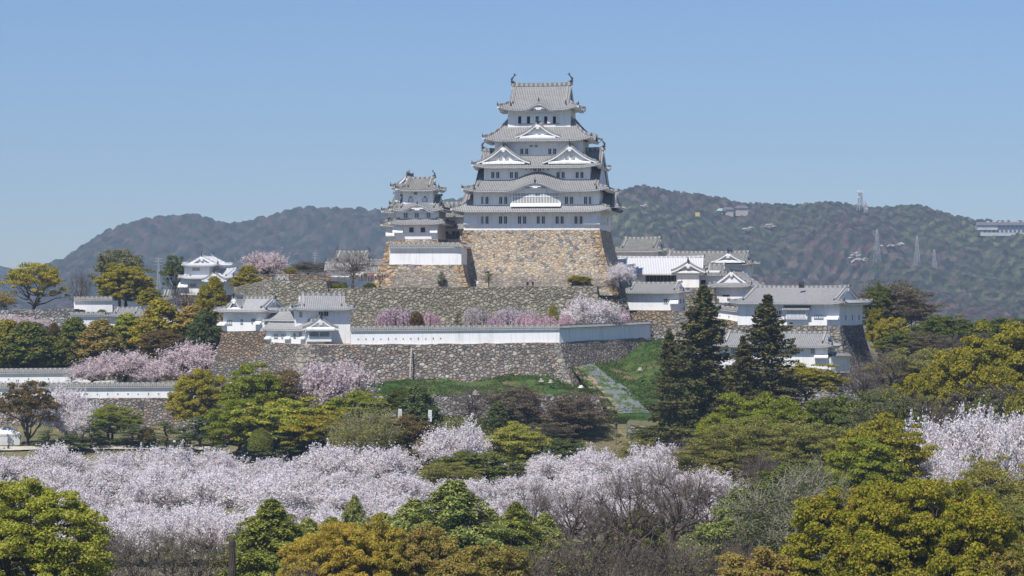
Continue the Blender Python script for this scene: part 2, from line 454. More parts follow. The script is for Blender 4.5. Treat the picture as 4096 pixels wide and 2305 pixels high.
def dormer(parent, xc, w, yf, zb, h, depth, mat='tile', c=.45, win=False, bw=.3, up=.15, wall_in=.8, pane='plaster'):
    """triangular dormer gable facing -y. zb height of its eave ends, h height of its apex, yf front plane"""
    T = w / 2; mb = MB(); L = depth
    zf = lambda t: zb + prof(t, T, h, c)
    lf = lambda s, t: up * max(0, 1 - t / (T * .5)) ** 2
    panel(mb, lambda s, t: (xc - T + t, yf + s), L, T, 0, zf, lf, .36, n=9)
    panel(mb, lambda s, t: (xc + T - t, yf + s), L, T, 0, zf, lf, .36, n=9)
    g = mb.build('dormer_gable', M[mat], parent, norm=False)
    MB().beam([(xc, yf - .05, zb + h - .05), (xc, yf + L, zb + h - .05)], .45, .55).build('ridge', M['ridge'], g)
    finial(g, xc, yf - .1, zb + h + .3, 0, 1.15)
    rr = MB(); bb = MB(); n = 12
    for sgn in (1, -1):
        pts = [(xc - sgn * (T - T * i / n), yf + .25, zf(T * i / n) + lf(0, T * i / n) + .05) for i in range(n + 1)]
        vs = []
        for p in pts:
            for dy, dz in ((-.24, -.1), (.3, -.1), (.26, .34), (-.2, .34)): vs.append((p[0], p[1] + dy, p[2] + dz))
        fs = []
        for i in range(n):
            for q in range(4): fs.append((i * 4 + q, i * 4 + (q + 1) % 4, (i + 1) * 4 + (q + 1) % 4, (i + 1) * 4 + q))
        fs += [(0, 1, 2, 3), tuple(n * 4 + q for q in range(4))]
        rr.add(vs, fs, [(i * .9, i * .31) for i in range(len(vs))])
        vs = []
        for p in pts:
            for dy, dz in ((-.2, -.12), (-.2, -.12 - bw), (.0, -.12 - bw), (.0, -.12)): vs.append((p[0], p[1] + dy, p[2] + dz))
        bb.add(vs, fs)
    rr.build('verge_tiles', M['ridge'], g)
    bb.box(xc - .3, xc + .3, yf - .02, yf + .08, zb + h - bw - .95, zb + h - bw + .05)
    bb.box(xc - .55, xc + .55, yf - .04, yf + .06, zb + h - bw - .6, zb + h - bw - .25)
    bb.build('bargeboard', M['plaster'], g)
    yw = yf + wall_in; vs = [(xc - T * .92, yw, zb - .6)] + [(xc - T * (1 - i / 10), yw, zf(T * i / 10) - .1) for i in range(11)] + [(xc + T * (1 - i / 10), yw, zf(T * i / 10) - .1) for i in range(9, -1, -1)] + [(xc + T * .92, yw, zb - .6)]
    k = len(vs); vs2 = [(a, b + .1, q) for a, b, q in vs]
    MB().add(vs + vs2, [tuple(range(k)), tuple(range(2 * k - 1, k - 1, -1))] + [(i, (i + 1) % k, k + (i + 1) % k, k + i) for i in range(k)]).build('gable_wall', M['plaster'], g)
    sl = MB(); sl.add([(xc - T * .8, yw - .75, zb + .1), (xc + T * .8, yw - .75, zb + .1), (xc + T * .8, yw, zb + .42), (xc - T * .8, yw, zb + .42), (xc - T * .8, yw - .75, zb - .3), (xc + T * .8, yw - .75, zb - .3)], [(0, 1, 2, 3), (0, 4, 5, 1)])
    sl.build('plaster_apron', M['plaster'], g, norm=False)
    if win:
        for dx in (-.66, .66):
            MB().box(xc + dx - .42, xc + dx + .42, yw - .06, yw + .02, zb + .5, zb + 1.25).build('dormer_window', M['dark'], g)
            b2 = MB()
            for i in range(4): b2.box(xc + dx - .42 + .25 * i, xc + dx - .33 + .25 * i, yw - .12, yw - .07, zb + .46, zb + 1.29)
            b2.build('dormer_window_bars', M['plaster'], g)
    return g

class B:
    """a building frame: origin = front wall centre at its foot; x right along the front, y into depth"""
    def __init__(s, name, label, cat, pxL, pxR, py, D, th=0, group=None):
        s.D = D; s.th = R(th); s.c = math.cos(s.th); s.s = math.sin(s.th)
        kL = (pxL - 2048) / F; kR = (pxR - 2048) / F
        s.W = 2 * (kR - kL) * D / (2 * s.c + (kL + kR) * s.s)
        s.X = kR * D - s.W / 2 * (s.c + kR * s.s)
        s.z0 = Z(py, D)
        s.root = empty(name, (s.X, D, s.z0), -s.th, label, cat, group)
    def x(s, px, v=0.0):
        k = (px - 2048) / F
        return (k * (s.D + v * s.c) - s.X - v * s.s) / (s.c + k * s.s)
    def z(s, py, u=0.0, v=0.0):
        return Z(py, s.D - u * s.s + v * s.c) - s.z0
    def wall(s, x0, x1, y0, y1, z0, z1, mat='plaster', name='wall'):
        return MB().box(x0, x1, y0, y1, z0, z1).build(name, M[mat], s.root)
    def win(s, a, b, t, u, v=0.0, bars=4, mat='dark', barm='plaster', name='window', parent=None, frame=False, hbars=0):
        """window given by photo pixels a..b, t..u on the plane y=v"""
        x0, x1 = s.x(a, v), s.x(b, v); xm = (x0 + x1) / 2; z1, z0 = s.z(t, xm, v), s.z(u, xm, v)
        o = MB().box(x0, x1, v - .03, v + .05, z0, z1).build(name, M[mat], s.root if parent is None else parent)
        bb = MB(); w = (x1 - x0)
        bars = min(bars, 3) if w < 1.3 else bars
        bwid = min(.06, w / (bars * 2 + 1)) if bars else 0
        for i in range(bars):
            xx = x0 + w * (i + .5) / bars if bars > 3 else x0 + w * i / max(1, bars - 1)
            bb.box(xx - bwid / 2, xx + bwid / 2, v - .12, v - .04, z0 - .03, z1 + .03)
        for i in range(hbars):
            zz = z0 + (z1 - z0) * (i + 1) / (hbars + 1); bb.box(x0, x1, v - .09, v - .035, zz - .05, zz + .05)
        bb.box(x0 - .1, x1 + .1, v - .14, v + .02, z0 - .12, z0 - .02)
        if frame:
            bb.box(x0 - .12, x0 - .01, v - .1, v + .02, z0, z1 + .1); bb.box(x1 + .01, x1 + .12, v - .1, v + .02, z0, z1 + .1); bb.box(x0 - .02, x1 + .02, v - .1, v + .02, z1 + .01, z1 + .12)
        bb.build('window_bars', M[barm], o)
        return o
    def drop(s, a, b, t, u, v=0.0, out=.9, name='stone_drop_bay'):
        """flared box that widens outwards towards its foot"""
        x0, x1 = s.x(a, v), s.x(b, v); xm = (x0 + x1) / 2; z1, z0 = s.z(t, xm, v), s.z(u, xm, v)
        vs = [(x0 + .1, v - .02, z1), (x1 - .1, v - .02, z1), (x0, v - out, z0 + .25), (x1, v - out, z0 + .25), (x0, v - out, z0), (x1, v - out, z0), (x0, v - .02, z0 + .05), (x1, v - .02, z0 + .05)]
        return MB().add(vs, [(0, 2, 3, 1), (2, 4, 5, 3), (4, 6, 7, 5), (0, 6, 4, 2), (1, 3, 5, 7)]).build(name, M['plaster'], s.root)

# ------------------------------------------------------------------ stone ramparts
def miter(pts, i, off, closed=True):
    n = len(pts); p = Vector(pts[i][:2]); a = Vector(pts[(i - 1) % n][:2]); b = Vector(pts[(i + 1) % n][:2])
    d1 = (p - a).normalized(); d2 = (b - p).normalized()
    n1 = Vector((d1.y, -d1.x)); n2 = Vector((d2.y, -d2.x))
    m = (n1 + n2); m.normalize()
    return p + m * (off / max(.45, m.dot(n1)))

def rampart(name, label, pts, zb, bat, mat, cap='earth', cat='stone wall', quoins=(), qmat='quoin', group=None, rough=.12, seed=1):
    """closed battered stone rampart. pts counter-clockwise seen from above: (x, y, ztop)"""
    rnd = random.Random(seed); nl = 10
    ar = sum(pts[i][0] * pts[(i + 1) % len(pts)][1] - pts[(i + 1) % len(pts)][0] * pts[i][1] for i in range(len(pts)))
    if ar < 0: pts = pts[::-1]; quoins = [len(pts) - 1 - q for q in quoins]
    n = len(pts); cx = sum(p[0] for p in pts) / n; cy = sum(p[1] for p in pts) / n
    zm = sum(p[2] for p in pts) / n
    root = empty(name, (cx, cy, zb), 0, label, cat, group)
    mb = MB(); rings = []
    for l in range(nl + 1):
        ring = []
        for i in range(n):
            h = (pts[i][2] - zb) * l / nl
            q = miter(pts, i, bat[0] * h + bat[1] * h * h)
            ring.append((q.x - cx, q.y - cy, pts[i][2] - h - zb))
        rings.append(ring)
    # subdivide edges so the face can be slightly uneven
    top0 = list(rings[0])
    for l in range(nl + 1):
        out = []
        for i in range(n):
            a = Vector(rings[l][i]); b = Vector(rings[l][(i + 1) % n]); k = max(1, int((Vector(top0[i]) - Vector(top0[(i + 1) % n])).length / 2.0))
            d = (b - a); nn = Vector((d.y, -d.x, 0)).normalized()
            for j in range(k):
                q = a.lerp(b, j / k)
                if j: q = q + nn * rnd.uniform(-rough, rough) + Vector((0, 0, rnd.uniform(-.12, .1) if l == 0 else 0))
                out.append(tuple(q))
        rings[l] = out
    m = len(rings[0]); vs = [v for r in rings for v in r]
    fs = [(l * m + i, l * m + (i + 1) % m, (l + 1) * m + (i + 1) % m, (l + 1) * m + i) for l in range(nl) for i in range(m)]
    mb.add(vs, fs); mb.build('stone_face', M[mat], root)
    MB().add(rings[0], [tuple(range(m))]).build('terrace_top', M[cap], root)
    for qi in quoins:
        h = 0.0; k = 0; H = pts[qi][2] - zb; mb = MB()
        a = Vector(pts[(qi - 1) % n][:2]); p0 = Vector(pts[qi][:2]); b = Vector(pts[(qi + 1) % n][:2])
        da = (a - p0).normalized(); db = (b - p0).normalized()
        while h < H - .3:
            hh = rnd.uniform(.75, 1.05); l1, l2 = (2.1, 1.2) if k % 2 else (1.2, 2.1)
            def cpt(hx): q = miter(pts, qi, bat[0] * hx + bat[1] * hx * hx + .07); return Vector((q.x - cx, q.y - cy, pts[qi][2] - hx - zb))
            t, u = cpt(h + .03), cpt(min(H, h + hh - .03))
            A = Vector((da.x, da.y, 0)); Bv = Vector((db.x, db.y, 0)); inn = (A + Bv).normalized() * .8
            vs = [t, t + A * l1, t + inn + A * l1, t + Bv * l2 + inn, t + Bv * l2]; vs2 = [u, u + A * l1, u + inn + A * l1, u + Bv * l2 + inn, u + Bv * l2]
            mb.add([tuple(v) for v in vs + vs2], [(0, 1, 2, 3, 4), (9, 8, 7, 6, 5), (0, 5, 6, 1), (1, 6, 7, 2), (2, 7, 8, 3), (3, 8, 9, 4), (4, 9, 5, 0)])
            h += hh; k += 1
        mb.build('corner_stones', M[qmat], root)
    return root

def plaster_wall(name, label, pts, h, cap_w=1.5, cap_h=.75, mat='tile_old', thick=.5, cat='wall', ports=None, group=None, end=True):
    """white earthen wall with a little tiled roof along a polyline of foot points (x,y,z)"""
    c = Vector(pts[len(pts) // 2]); root = empty(name, c, 0, label, cat, group)
    n = len(pts); L = [0]
    for i in range(1, n): L.append(L[-1] + (Vector(pts[i][:2]) - Vector(pts[i - 1][:2])).length)
    def samp(s):
        s = min(max(s, 0), L[-1]); i = 0
        while i < n - 2 and s > L[i + 1]: i += 1
        f = (s - L[i]) / (L[i + 1] - L[i]); a = Vector(pts[i]); b = Vector(pts[i + 1]); q = a.lerp(b, f)
        d = (b - a); d.z = 0; d.normalize(); d2 = d
        if f < .02 and i > 0: d2 = (a - Vector(pts[i - 1])); d2.z = 0; d2.normalize()
        dd = (d + d2).normalized(); return q - c, Vector((dd.y, -dd.x, 0))
    w = MB(); ks = sorted(set([round(x, 3) for x in L] + [i * 1.5 for i in range(int(L[-1] / 1.5))])); vs = []
    for s in ks:
        q, nn = samp(s)
        for dn, dz in ((.5, -.5), (.42, h), (-.42, h), (-.5, -.5)): vs.append(tuple(q + nn * dn * thick + Vector((0, 0, dz))))
    k = len(ks); fs = [(i * 4 + j, (i + 1) * 4 + j, (i + 1) * 4 + (j + 1) % 4, i * 4 + (j + 1) % 4) for i in range(k - 1) for j in range(4)]
    fs += [(0, 1, 2, 3), tuple((k - 1) * 4 + j for j in range(4))]
    w.add(vs, fs).build('wall', M['plaster'], root)
    r = MB(); e = MB()
    for sg in (1, -1):
        pitch = .36; kk = int(L[-1] / pitch); vs, uv = [], []; offs = (0, .06, .09, .06)
        for i in range(kk * 4 + 1):
            s = i * L[-1] / (kk * 4); q, nn = samp(s); dz = offs[i % 4]
            for t in (-1, 0, .5, 1):
                tt = max(t, 0); o = sg * (cap_w / 2) * (1 - tt)
                vs.append(tuple(q + nn * o + Vector((0, 0, h + .12 + cap_h * (tt * .8 + .2 * tt * tt) + dz - (.14 if t < 0 else 0))))); uv.append((i / 4, tt * cap_w / 2))
        fs = [(i * 4 + j, (i + 1) * 4 + j, (i + 1) * 4 + j + 1, i * 4 + j + 1) for i in range(kk * 4) for j in range(3)]
        r.add(vs, fs, uv)
        vs = []
        for s in ks:
            q, nn = samp(s)
            for o, dz in ((cap_w / 2 - .02, h + .08), (cap_w / 2 - .05, h - .12), (thick * .4, h + .0)): vs.append(tuple(q + nn * o * sg + Vector((0, 0, dz))))
        e.add(vs, [(i * 3 + j, (i + 1) * 3 + j, (i + 1) * 3 + j + 1, i * 3 + j + 1) for i in range(k - 1) for j in range(2)])
    ro = r.build('tiled_cap', M[mat], root, norm=False); e.build('eaves', M['plaster'], ro, norm=False)
    MB().beam([tuple(samp(s)[0] + Vector((0, 0, h + .12 + cap_h - .08))) for s in ks], .34, .28).build('ridge', M['ridge'], ro)
    if ports:
        for s, kd in ports:
            q, nn = samp(s); q = q + nn * (thick * .47); d = Vector((-nn.y, nn.x, 0)); u = Vector((0, 0, 1)); zc = h * .38
            sh = {'r': [(-.14, -.3), (.14, -.3), (.14, .3), (-.14, .3)], 't': [(-.24, -.2), (.24, -.2), (0, .24)], 'o': [(.22 * math.cos(a), .22 * math.sin(a)) for a in [PI * j / 4 for j in range(8)]], 's': [(-.2, -.2), (.2, -.2), (.2, .2), (-.2, .2)]}[kd]
            a = [q + d * x * .75 + u * (zc + y * .75) for x, y in sh]; b = [p + nn * .035 for p in a]; kk = len(a)
            MB().add([tuple(p) for p in a + b], [tuple(range(kk)), tuple(range(2 * kk - 1, kk - 1, -1))] + [(i, (i + 1) % kk, kk + (i + 1) % kk, kk + i) for i in range(kk)]).build('gun_port', M['ports'], root)
    return root
M['ports'] = flat('gun_port_shade', (.26, .26, .27), .9)
# ------------------------------------------------------------------ hills and ground
rng = np.random.default_rng(7)
def vnoise(x, y, seed=0):
    xi = np.floor(x).astype(np.int64); yi = np.floor(y).astype(np.int64); xf = x - xi; yf = y - yi
    def h(a, b):
        q = (a * 374761393 + b * 668265263 + seed * 974711) & 0x7fffffff
        q = ((q ^ (q >> 13)) * 1274126177) & 0x7fffffff
        return ((q ^ (q >> 16)) & 0xffff) / 65535.0
    u = xf * xf * (3 - 2 * xf); v = yf * yf * (3 - 2 * yf)
    return (h(xi, yi) * (1 - u) + h(xi + 1, yi) * u) * (1 - v) + (h(xi, yi + 1) * (1 - u) + h(xi + 1, yi + 1) * u) * v
def fbm(x, y, oct=4, seed=0):
    a = 0; s = 0; w = 1
    for o in range(oct): a = a + w * vnoise(x * 2 ** o, y * 2 ** o, seed + o * 17); s += w; w *= .5
    return a / s

def grid_mesh(name, Xg, Yg, Zg, mat, col=None, smooth=True, attr='crown', parent=None):
    ny, nx = Xg.shape; me = bpy.data.meshes.new(name)
    co = np.stack([Xg, Yg, Zg], -1).reshape(-1, 3).astype(np.float32)
    i = np.arange(nx - 1)[None, :] + nx * np.arange(ny - 1)[:, None]
    fc = np.stack([i, i + 1, i + nx + 1, i + nx], -1).reshape(-1, 4)
    me.vertices.add(len(co)); me.vertices.foreach_set('co', co.ravel())
    me.loops.add(fc.size); me.loops.foreach_set('vertex_index', fc.ravel().astype(np.int32))
    me.polygons.add(len(fc)); me.polygons.foreach_set('loop_start', np.arange(len(fc), dtype=np.int32) * 4)
    me.update(calc_edges=True)
    if smooth: me.polygons.foreach_set('use_smooth', [True] * len(fc))
    if col is not None:
        a = me.color_attributes.new(attr, 'FLOAT_COLOR', 'POINT'); a.data.foreach_set('color', np.concatenate([col, np.ones((*col.shape[:2], 1))], -1).reshape(-1).astype(np.float32))
    me.materials.append(mat); o = bpy.data.objects.new(name, me); C.objects.link(o); o.parent = parent
    return o

def forest_range(name, ridge_px, Yr, Yf, x0, x1, dx, dy, seed, palette, pw, spur=.5, crown=4.6, amp=4.4, tail=500):
    """wooded range: the crest line runs at distance Yr, its foot at Yf; every crown is a bump of its own colour"""
    xs = np.arange(x0, x1, dx); ys = np.concatenate([np.arange(Yf, Yr + 60, dy), np.arange(Yr + 60, Yr + tail, 25)])
    X, Y = np.meshgrid(xs, ys)
    rp = np.array(ridge_px, float); rx = (rp[:, 0] - 2048) * Yr / F; rz = CZ + (HY - rp[:, 1]) * Yr / F
    crest = np.interp(X, rx, rz) - amp * .5
    wob = (fbm(X / 260 + 5, Y / 260, 3, seed) - .5)
    t = np.clip((Y - Yf) / (Yr - Yf), 0, 1)
    base = t ** .85
    sp = 1 - np.abs(2 * fbm((X + (Y - Yf) * .22) / 210 + wob * 1.1, Y / 900 + 3, 2, seed + 5) - 1) * 1.5
    sp2 = 1 - np.abs(2 * fbm((X - (Y - Yf) * .15) / 75 + wob * 1.2, Y / 330, 3, seed + 9) - 1) * 1.4
    g = base - spur * (t * (1 - t)) * 2.0 * (1 - sp) - .28 * (t * (1 - t)) * 2 * (1 - sp2)
    g = np.clip(g, 0, 1)
    bk = np.clip((Y - Yr) / tail, 0, 1)
    Zt = crest * g * (1 - .9 * bk ** 1.2)
    # worley crowns
    cx = X / crown; cy = Y / (crown * 2.3); ci = np.floor(cx).astype(int); cj = np.floor(cy).astype(int)
    best = np.full(X.shape, 9.0); bid = np.zeros(X.shape, np.int64)
    for a in (-1, 0, 1):
        for b in (-1, 0, 1):
            i, j = ci + a, cj + b
            q = (i * 73856093 ^ j * 19349663 ^ seed * 83492791) & 0x7fffffff
            px = i + ((q >> 3) & 1023) / 1023.0; py = j + ((q >> 13) & 1023) / 1023.0
            rr = .6 + .9 * ((q >> 5) & 255) / 255.0
            d = ((cx - px) ** 2 + (cy - py) ** 2) / rr
            m = d < best; best = np.where(m, d, best); bid = np.where(m, q, bid)
    hgt = .55 + .9 * ((bid >> 7) & 255) / 255.0
    Zt = Zt + amp * hgt * np.sqrt(np.clip(1 - best, 0, 1)) + (fbm(X / 3.1, Y / 3.1, 2, seed) - .5) * 2.0
    Zt[0] = -8
    pal = np.array(palette); pwn = np.cumsum(np.array(pw) / sum(pw))
    pn = fbm(X / 140, Y / 220, 3, seed + 3); r = ((bid >> 9) & 4095) / 4095.0
    r = np.clip(r * .8 + (pn - .5) * .95 + .1, 0, .999)
    idx = np.searchsorted(pwn, r); idx = np.clip(idx, 0, len(pal) - 1)
    col = pal[idx] * (.72 + .56 * ((bid >> 4) & 63) / 63.0)[..., None]
    return X, Y, Zt, col, idx, bid

nt = NT('wooded_slope'); at_ = nt.node('ShaderNodeAttribute', attribute_name='crown')
v = mapped(nt, (1, 1, 1)); n = nt.noise(v, .55, 5, .75); rr_ = nt.ramp(n.outputs[0], [(.35, (.4, .42, .45)), (.6, (1.35, 1.33, 1.3))])
nt.link(nt.mix(1.0, at_.outputs[0], rr_.outputs[0], 'MULTIPLY'), nt.b.inputs['Base Color']); nt.b.inputs['Roughness'].default_value = 1
nt.b.inputs['Specular IOR Level'].default_value = 0
nt.bump(n.outputs[0], .8, 2.5); M['hill'] = nt.m

PAL_R = [(.09, .045, .048), (.12, .09, .075), (.085, .075, .055), (.048, .055, .036), (.028, .035, .026), (.07, .082, .04), (.12, .13, .06)]
ridgeR = [(1700, 1250), (1800, 1180), (1880, 1100), (2000, 1000), (2150, 900), (2300, 815), (2420, 785), (2490, 768), (2520, 752), (2580, 748), (2650, 760), (2720, 775), (2800, 780), (2900, 800), (2960, 815), (3050, 820), (3130, 820), (3190, 825), (3260, 815), (3320, 810), (3380, 820), (3450, 830), (3520, 835), (3600, 828), (3660, 822), (3700, 832), (3760, 850), (3830, 870), (3900, 885), (3960, 885), (4000, 892), (4096, 890), (4300, 900), (4600, 960)]
X_, Y_, Z_, c_, id_, b_ = forest_range('r', ridgeR, 3000, 2180, -110, 800, 1.7, 3.2, 11, PAL_R, [1.0, 2.2, 2.2, 3, 3, 2.2, 1.1], spur=.95)
HILL = (X_, Y_, Z_)
hill_e = tag(grid_mesh('hills', X_, Y_, Z_, M['hill'], c_), kind='structure')
PAL_L = [(.08, .058, .055), (.09, .075, .06), (.06, .063, .045), (.042, .052, .037), (.033, .04, .032), (.06, .065, .045), (.085, .085, .06)]
ridgeL = [(-300, 1200), (120, 1085), (190, 1062), (260, 1040), (300, 1010), (350, 975), (430, 925), (520, 895), (580, 880), (680, 867), (740, 862), (800, 865), (830, 880), (880, 890), (930, 900), (980, 893), (1060, 870), (1130, 855), (1190, 835), (1260, 835), (1330, 838), (1480, 842), (1560, 850), (1650, 830), (1780, 805), (1860, 800), (2000, 810), (2300, 840), (2700, 900)]
X_, Y_, Z_, c_, id_, b_ = forest_range('l', ridgeL, 3900, 3100, -980, 330, 2.8, 5.0, 23, PAL_L, [1.6, 2.6, 2.2, 3, 2.4, 2, 1], spur=.6, crown=7.5, amp=6.5)
tag(grid_mesh('hills', X_, Y_, Z_, M['hill'], c_), kind='structure')
ridgeF = [(-400, 1060), (-100, 1065), (0, 1068), (40, 1072), (75, 1085), (110, 1100), (150, 1092), (200, 1062), (260, 1058), (330, 1060), (500, 1080)]
X_, Y_, Z_, c_, id_, b_ = forest_range('f', ridgeF, 5200, 4300, -1350, -700, 6, 14, 5, PAL_L, [1, 2, 2, 3, 3, 2, 1], spur=.3, crown=12, tail=300)
tag(grid_mesh('hills', X_, Y_, Z_, M['hill'], c_), kind='structure')

def interp(prof_, y): return np.interp(y, [p[0] for p in prof_], [p[1] for p in prof_])
PL = [(150, 0), (430, 0), (440, 2.2), (468, 3), (473, 8.8), (489, 10.4), (492, 11), (500, 13.5), (513, 20), (560, 21), (640, 8), (760, 0), (9000, 0)]
PM = [(150, 0), (412, 0), (422, 1.5), (431, 5.5), (437, 7.2), (448, 7.6), (470, 8), (480, 8), (560, 20), (700, 0), (9000, 0)]
PR = [(150, 0), (380, 0), (425, 4), (450, 6), (470, 8), (500, 10), (560, 12), (700, 3), (800, 0), (9000, 0)]
def ground_h(x, y):
    x = np.asarray(x, float); y = np.asarray(y, float)
    a = np.clip((x + 54) / 8, 0, 1); b = np.clip((x - 20) / 25, 0, 1)
    z = interp(PL, y) * (1 - a) + (interp(PM, y) * (1 - b) + interp(PR, y) * b) * a
    return z + (fbm(x / 14 + 100, y / 14 + 50, 3, 2) - .5) * .5
xs = np.unique(np.concatenate([np.arange(-260, 261, 4.0), np.linspace(-9000, -260, 30), np.linspace(260, 9000, 30)]))
ys = np.unique(np.concatenate([np.arange(150, 420, 6.0), np.arange(420, 520, 2.0), np.arange(520, 800, 12.0), np.linspace(800, 9000, 40), np.array([-300., -60, 0, 60, 110])]))
Xg, Yg = np.meshgrid(xs, ys); Zg = ground_h(Xg, Yg); Zg = np.where((Yg > 1200), -1.0, Zg)
nt = NT('ground_turf'); v = mapped(nt, (1, 1, 1)); n1 = nt.noise(v, .07, 5, .6); n2 = nt.noise(v, 1.4, 4)
r1 = nt.ramp(n1.outputs[0], [(.35, (.10, .105, .045)), (.5, (.19, .165, .085)), (.65, (.08, .10, .035))])
r2 = nt.ramp(n2.outputs[0], [(.3, (.6, .6, .6)), (.7, (1.2, 1.2, 1.2))])
nt.link(nt.mix(1, r1.outputs[0], r2.outputs[0], 'MULTIPLY'), nt.b.inputs['Base Color']); nt.bump(n2.outputs[0], .6, .2); nt.b.inputs['Roughness'].default_value = 1
M['turf'] = nt.m
tag(grid_mesh('ground', Xg, Yg, Zg, M['turf']), kind='structure')

# ------------------------------------------------------------------ ramparts (stone), front to back
def pt(px, py, D): return (P(px, D), D, Z(py, D))
rampart('stone_rampart', 'long mixed grey and ochre stone rampart carrying the long white wall',
        [pt(1223, 1380, 455), pt(2240, 1371, 455), pt(2600, 1349, 490), (P(2600, 490), 530, 21), (P(1061, 461), 525, 21), pt(1061, 1367, 461)], 1.5, (.30, .022), 'st_mixed', quoins=(0, 1), seed=2)
rampart('stone_rampart', 'ochre and grey stone rampart under the white corner turret left of the long wall',
        [pt(1063, 1323, 463.6), (P(1063, 463.6), 525, 22.6), (P(890, 469), 525, 22.4), pt(886, 1325, 469)], 3, (.12, .018), 'st_left', seed=3)
rampart('stone_rampart', 'tall olive grey stone rampart behind the pink cherries, topped by the keep terrace',
        [pt(1290, 1152, 485), pt(2385, 1143, 484), pt(2392, 1143, 489), pt(2500, 1149, 489), (P(2500, 489), 570, 31), (P(1290, 485), 570, 31)], 17, (.12, .012), 'st_olive', quoins=(1,), seed=4)
rampart('stone_rampart', 'olive grey stone rampart left of the keep terrace with a slanting left end',
        [pt(1060, 1121, 485.5), pt(1304, 1121, 484.3), (P(1304, 484.5), 545, 32.2), (P(935, 508), 545, 31.5), pt(935, 1150, 508)], 14, (.18, .014), 'st_olive', quoins=(0,), seed=5)
# ------------------------------------------------------------------ the great keep
K = B('castle_keep', 'great white five-tiered castle keep with grey tiled roofs and gables on a tan stone base', 'castle keep', 1855, 2398, 920, 495, 9)
kx, kz = K.x, K.z
xl, xr = kx(1855), kx(2398); DEP = 20.0
K.wall(xl, xr, 0, DEP, 0, kz(838))
# second storey body
x2l = kx(1893.6); K.wall(x2l, xr - .02, .03, DEP - .03, kz(838), kz(765, 0, 0) - .02)
# slight flare at foot
for a, b in ((1856, 1911), (2333, 2400)): K.drop(a, b, 846, 897, 0, .5)
zt1 = kz(843, 0, -2)
def two(*pairs): return [(1780 + a * .3725, 1780 + b * .3725) for a, b in pairs]
wins = [(390, 412), (435, 468), (580, 615), (635, 668), (783, 818), (838, 872), (985, 1018), (1040, 1073), (1187, 1222), (1242, 1275), (1390, 1424), (1445, 1475)]
for a, b in two(*wins): K.win(a, b, 865.5, 894.5, 0)
for a, b in two((390, 412), (435, 468), (582, 615), (637, 668), (1288, 1322), (1342, 1376), (1492, 1526), (1545, 1570)): K.win(a, b, 787.5, 815.5, .03)
# east side windows
ew = MB()
for v in (3.0, 8.5, 14.0):
    o = MB().box(xr - .05, xr + .04, v, v + .9, kz(894), kz(866)).build('window', M['dark'], K.root)
    b2 = MB()
    for i in range(3): b2.box(xr + .04, xr + .1, v + .12 + .28 * i, v + .22 + .28 * i, kz(894), kz(866))
    b2.build('window_bars', M['plaster'], o)
MB().add([(xr - .02, 1.5, kz(856)), (xr - .02, 8, kz(856)), (xr + .85, 1.5, kz(893)), (xr + .85, 8, kz(893)), (xr, 1.5, kz(898)), (xr, 8, kz(898))], [(0, 1, 3, 2), (2, 3, 5, 4), (0, 2, 4), (1, 5, 3)]).build('stone_drop_bay', M['plaster'], K.root)

# tier 1
OV = 2.0
t1l, t1r = kx(1801, -OV), kx(2441, -OV)
r1 = roof(K.root, t1l, t1r, -OV, DEP + OV, zt1, kz(822, 0, 0) - zt1, 3.4, mode='skirt', t1=2.0, up=.75, lc=4.5, ov=OV, c=.2, mat='tile_new')
br = MB(); k = 15
for i in range(k):
    xx = xl + .5 + (xr - xl - 1) * i / (k - 1)
    br.add([(xx - .13, 0, kz(856)), (xx + .13, 0, kz(856)), (xx - .13, -1.3, kz(847)), (xx + .13, -1.3, kz(847)), (xx - .13, -1.3, kz(844)), (xx + .13, -1.3, kz(844)), (xx - .13, 0, kz(843)), (xx + .13, 0, kz(843))], [(0, 2, 3, 1), (2, 4, 5, 3), (0, 6, 4, 2), (1, 3, 5, 7), (0, 1, 7, 6)])
br.build('eaves_brackets', M['plaster'], K.root)
# side gables of tier 1 (west and east), ridges running east-west
zr1 = kz(769, 0, 9)
roof(K.root, kx(1838, 9), kx(2476, 9) + 1.0, 2.0, 16.0, zt1 + .75, zr1 - zt1 - .75, 1.2, c=.3, ov=.6, up=.3, raft=0, name='side_gable_roof')

# tier 2 : hip-and-gable with a wave gable in front
OV2 = 2.0; v0 = -OV2
zt2 = kz(762, 0, v0)
a2, b2_ = kx(1846, v0), kx(2435, v0); mid2 = kx(2139, v0)
zr2 = kz(605, 0, 10)
ktop = kara(mid2 - a2, 1.75, 6.3)
KR2 = roof(K.root, a2, b2_, v0, DEP + OV2, zt2, zr2 - zt2, 2.4, c=.47, ov=OV2, up=.7, lc=4.5, klift=ktop, fish=1.0, ridge_h=.75, mat='tile', name='roof')
# third storey
v3 = 2.5; K.wall(kx(1936, v3), kx(2361, v3), v3, v3 + 15, zt2 + .6, kz(664, 0, v3))
for a, b in two((497, 530), (550, 583), (697, 730), (750, 783), (1198, 1232), (1252, 1286), (1402, 1436), (1454, 1488)): K.win(a, b, 688.5, 712, v3, bars=3)
for a, b in two((948, 985), (998, 1032)): K.win(a, b, 670.5, 683, v3, bars=3)
for a, b in two((868, 882), (918, 930), (1050, 1065), (1098, 1112)): K.win(a, b, 675, 681, v3, bars=0, mat='ports', name='vent')
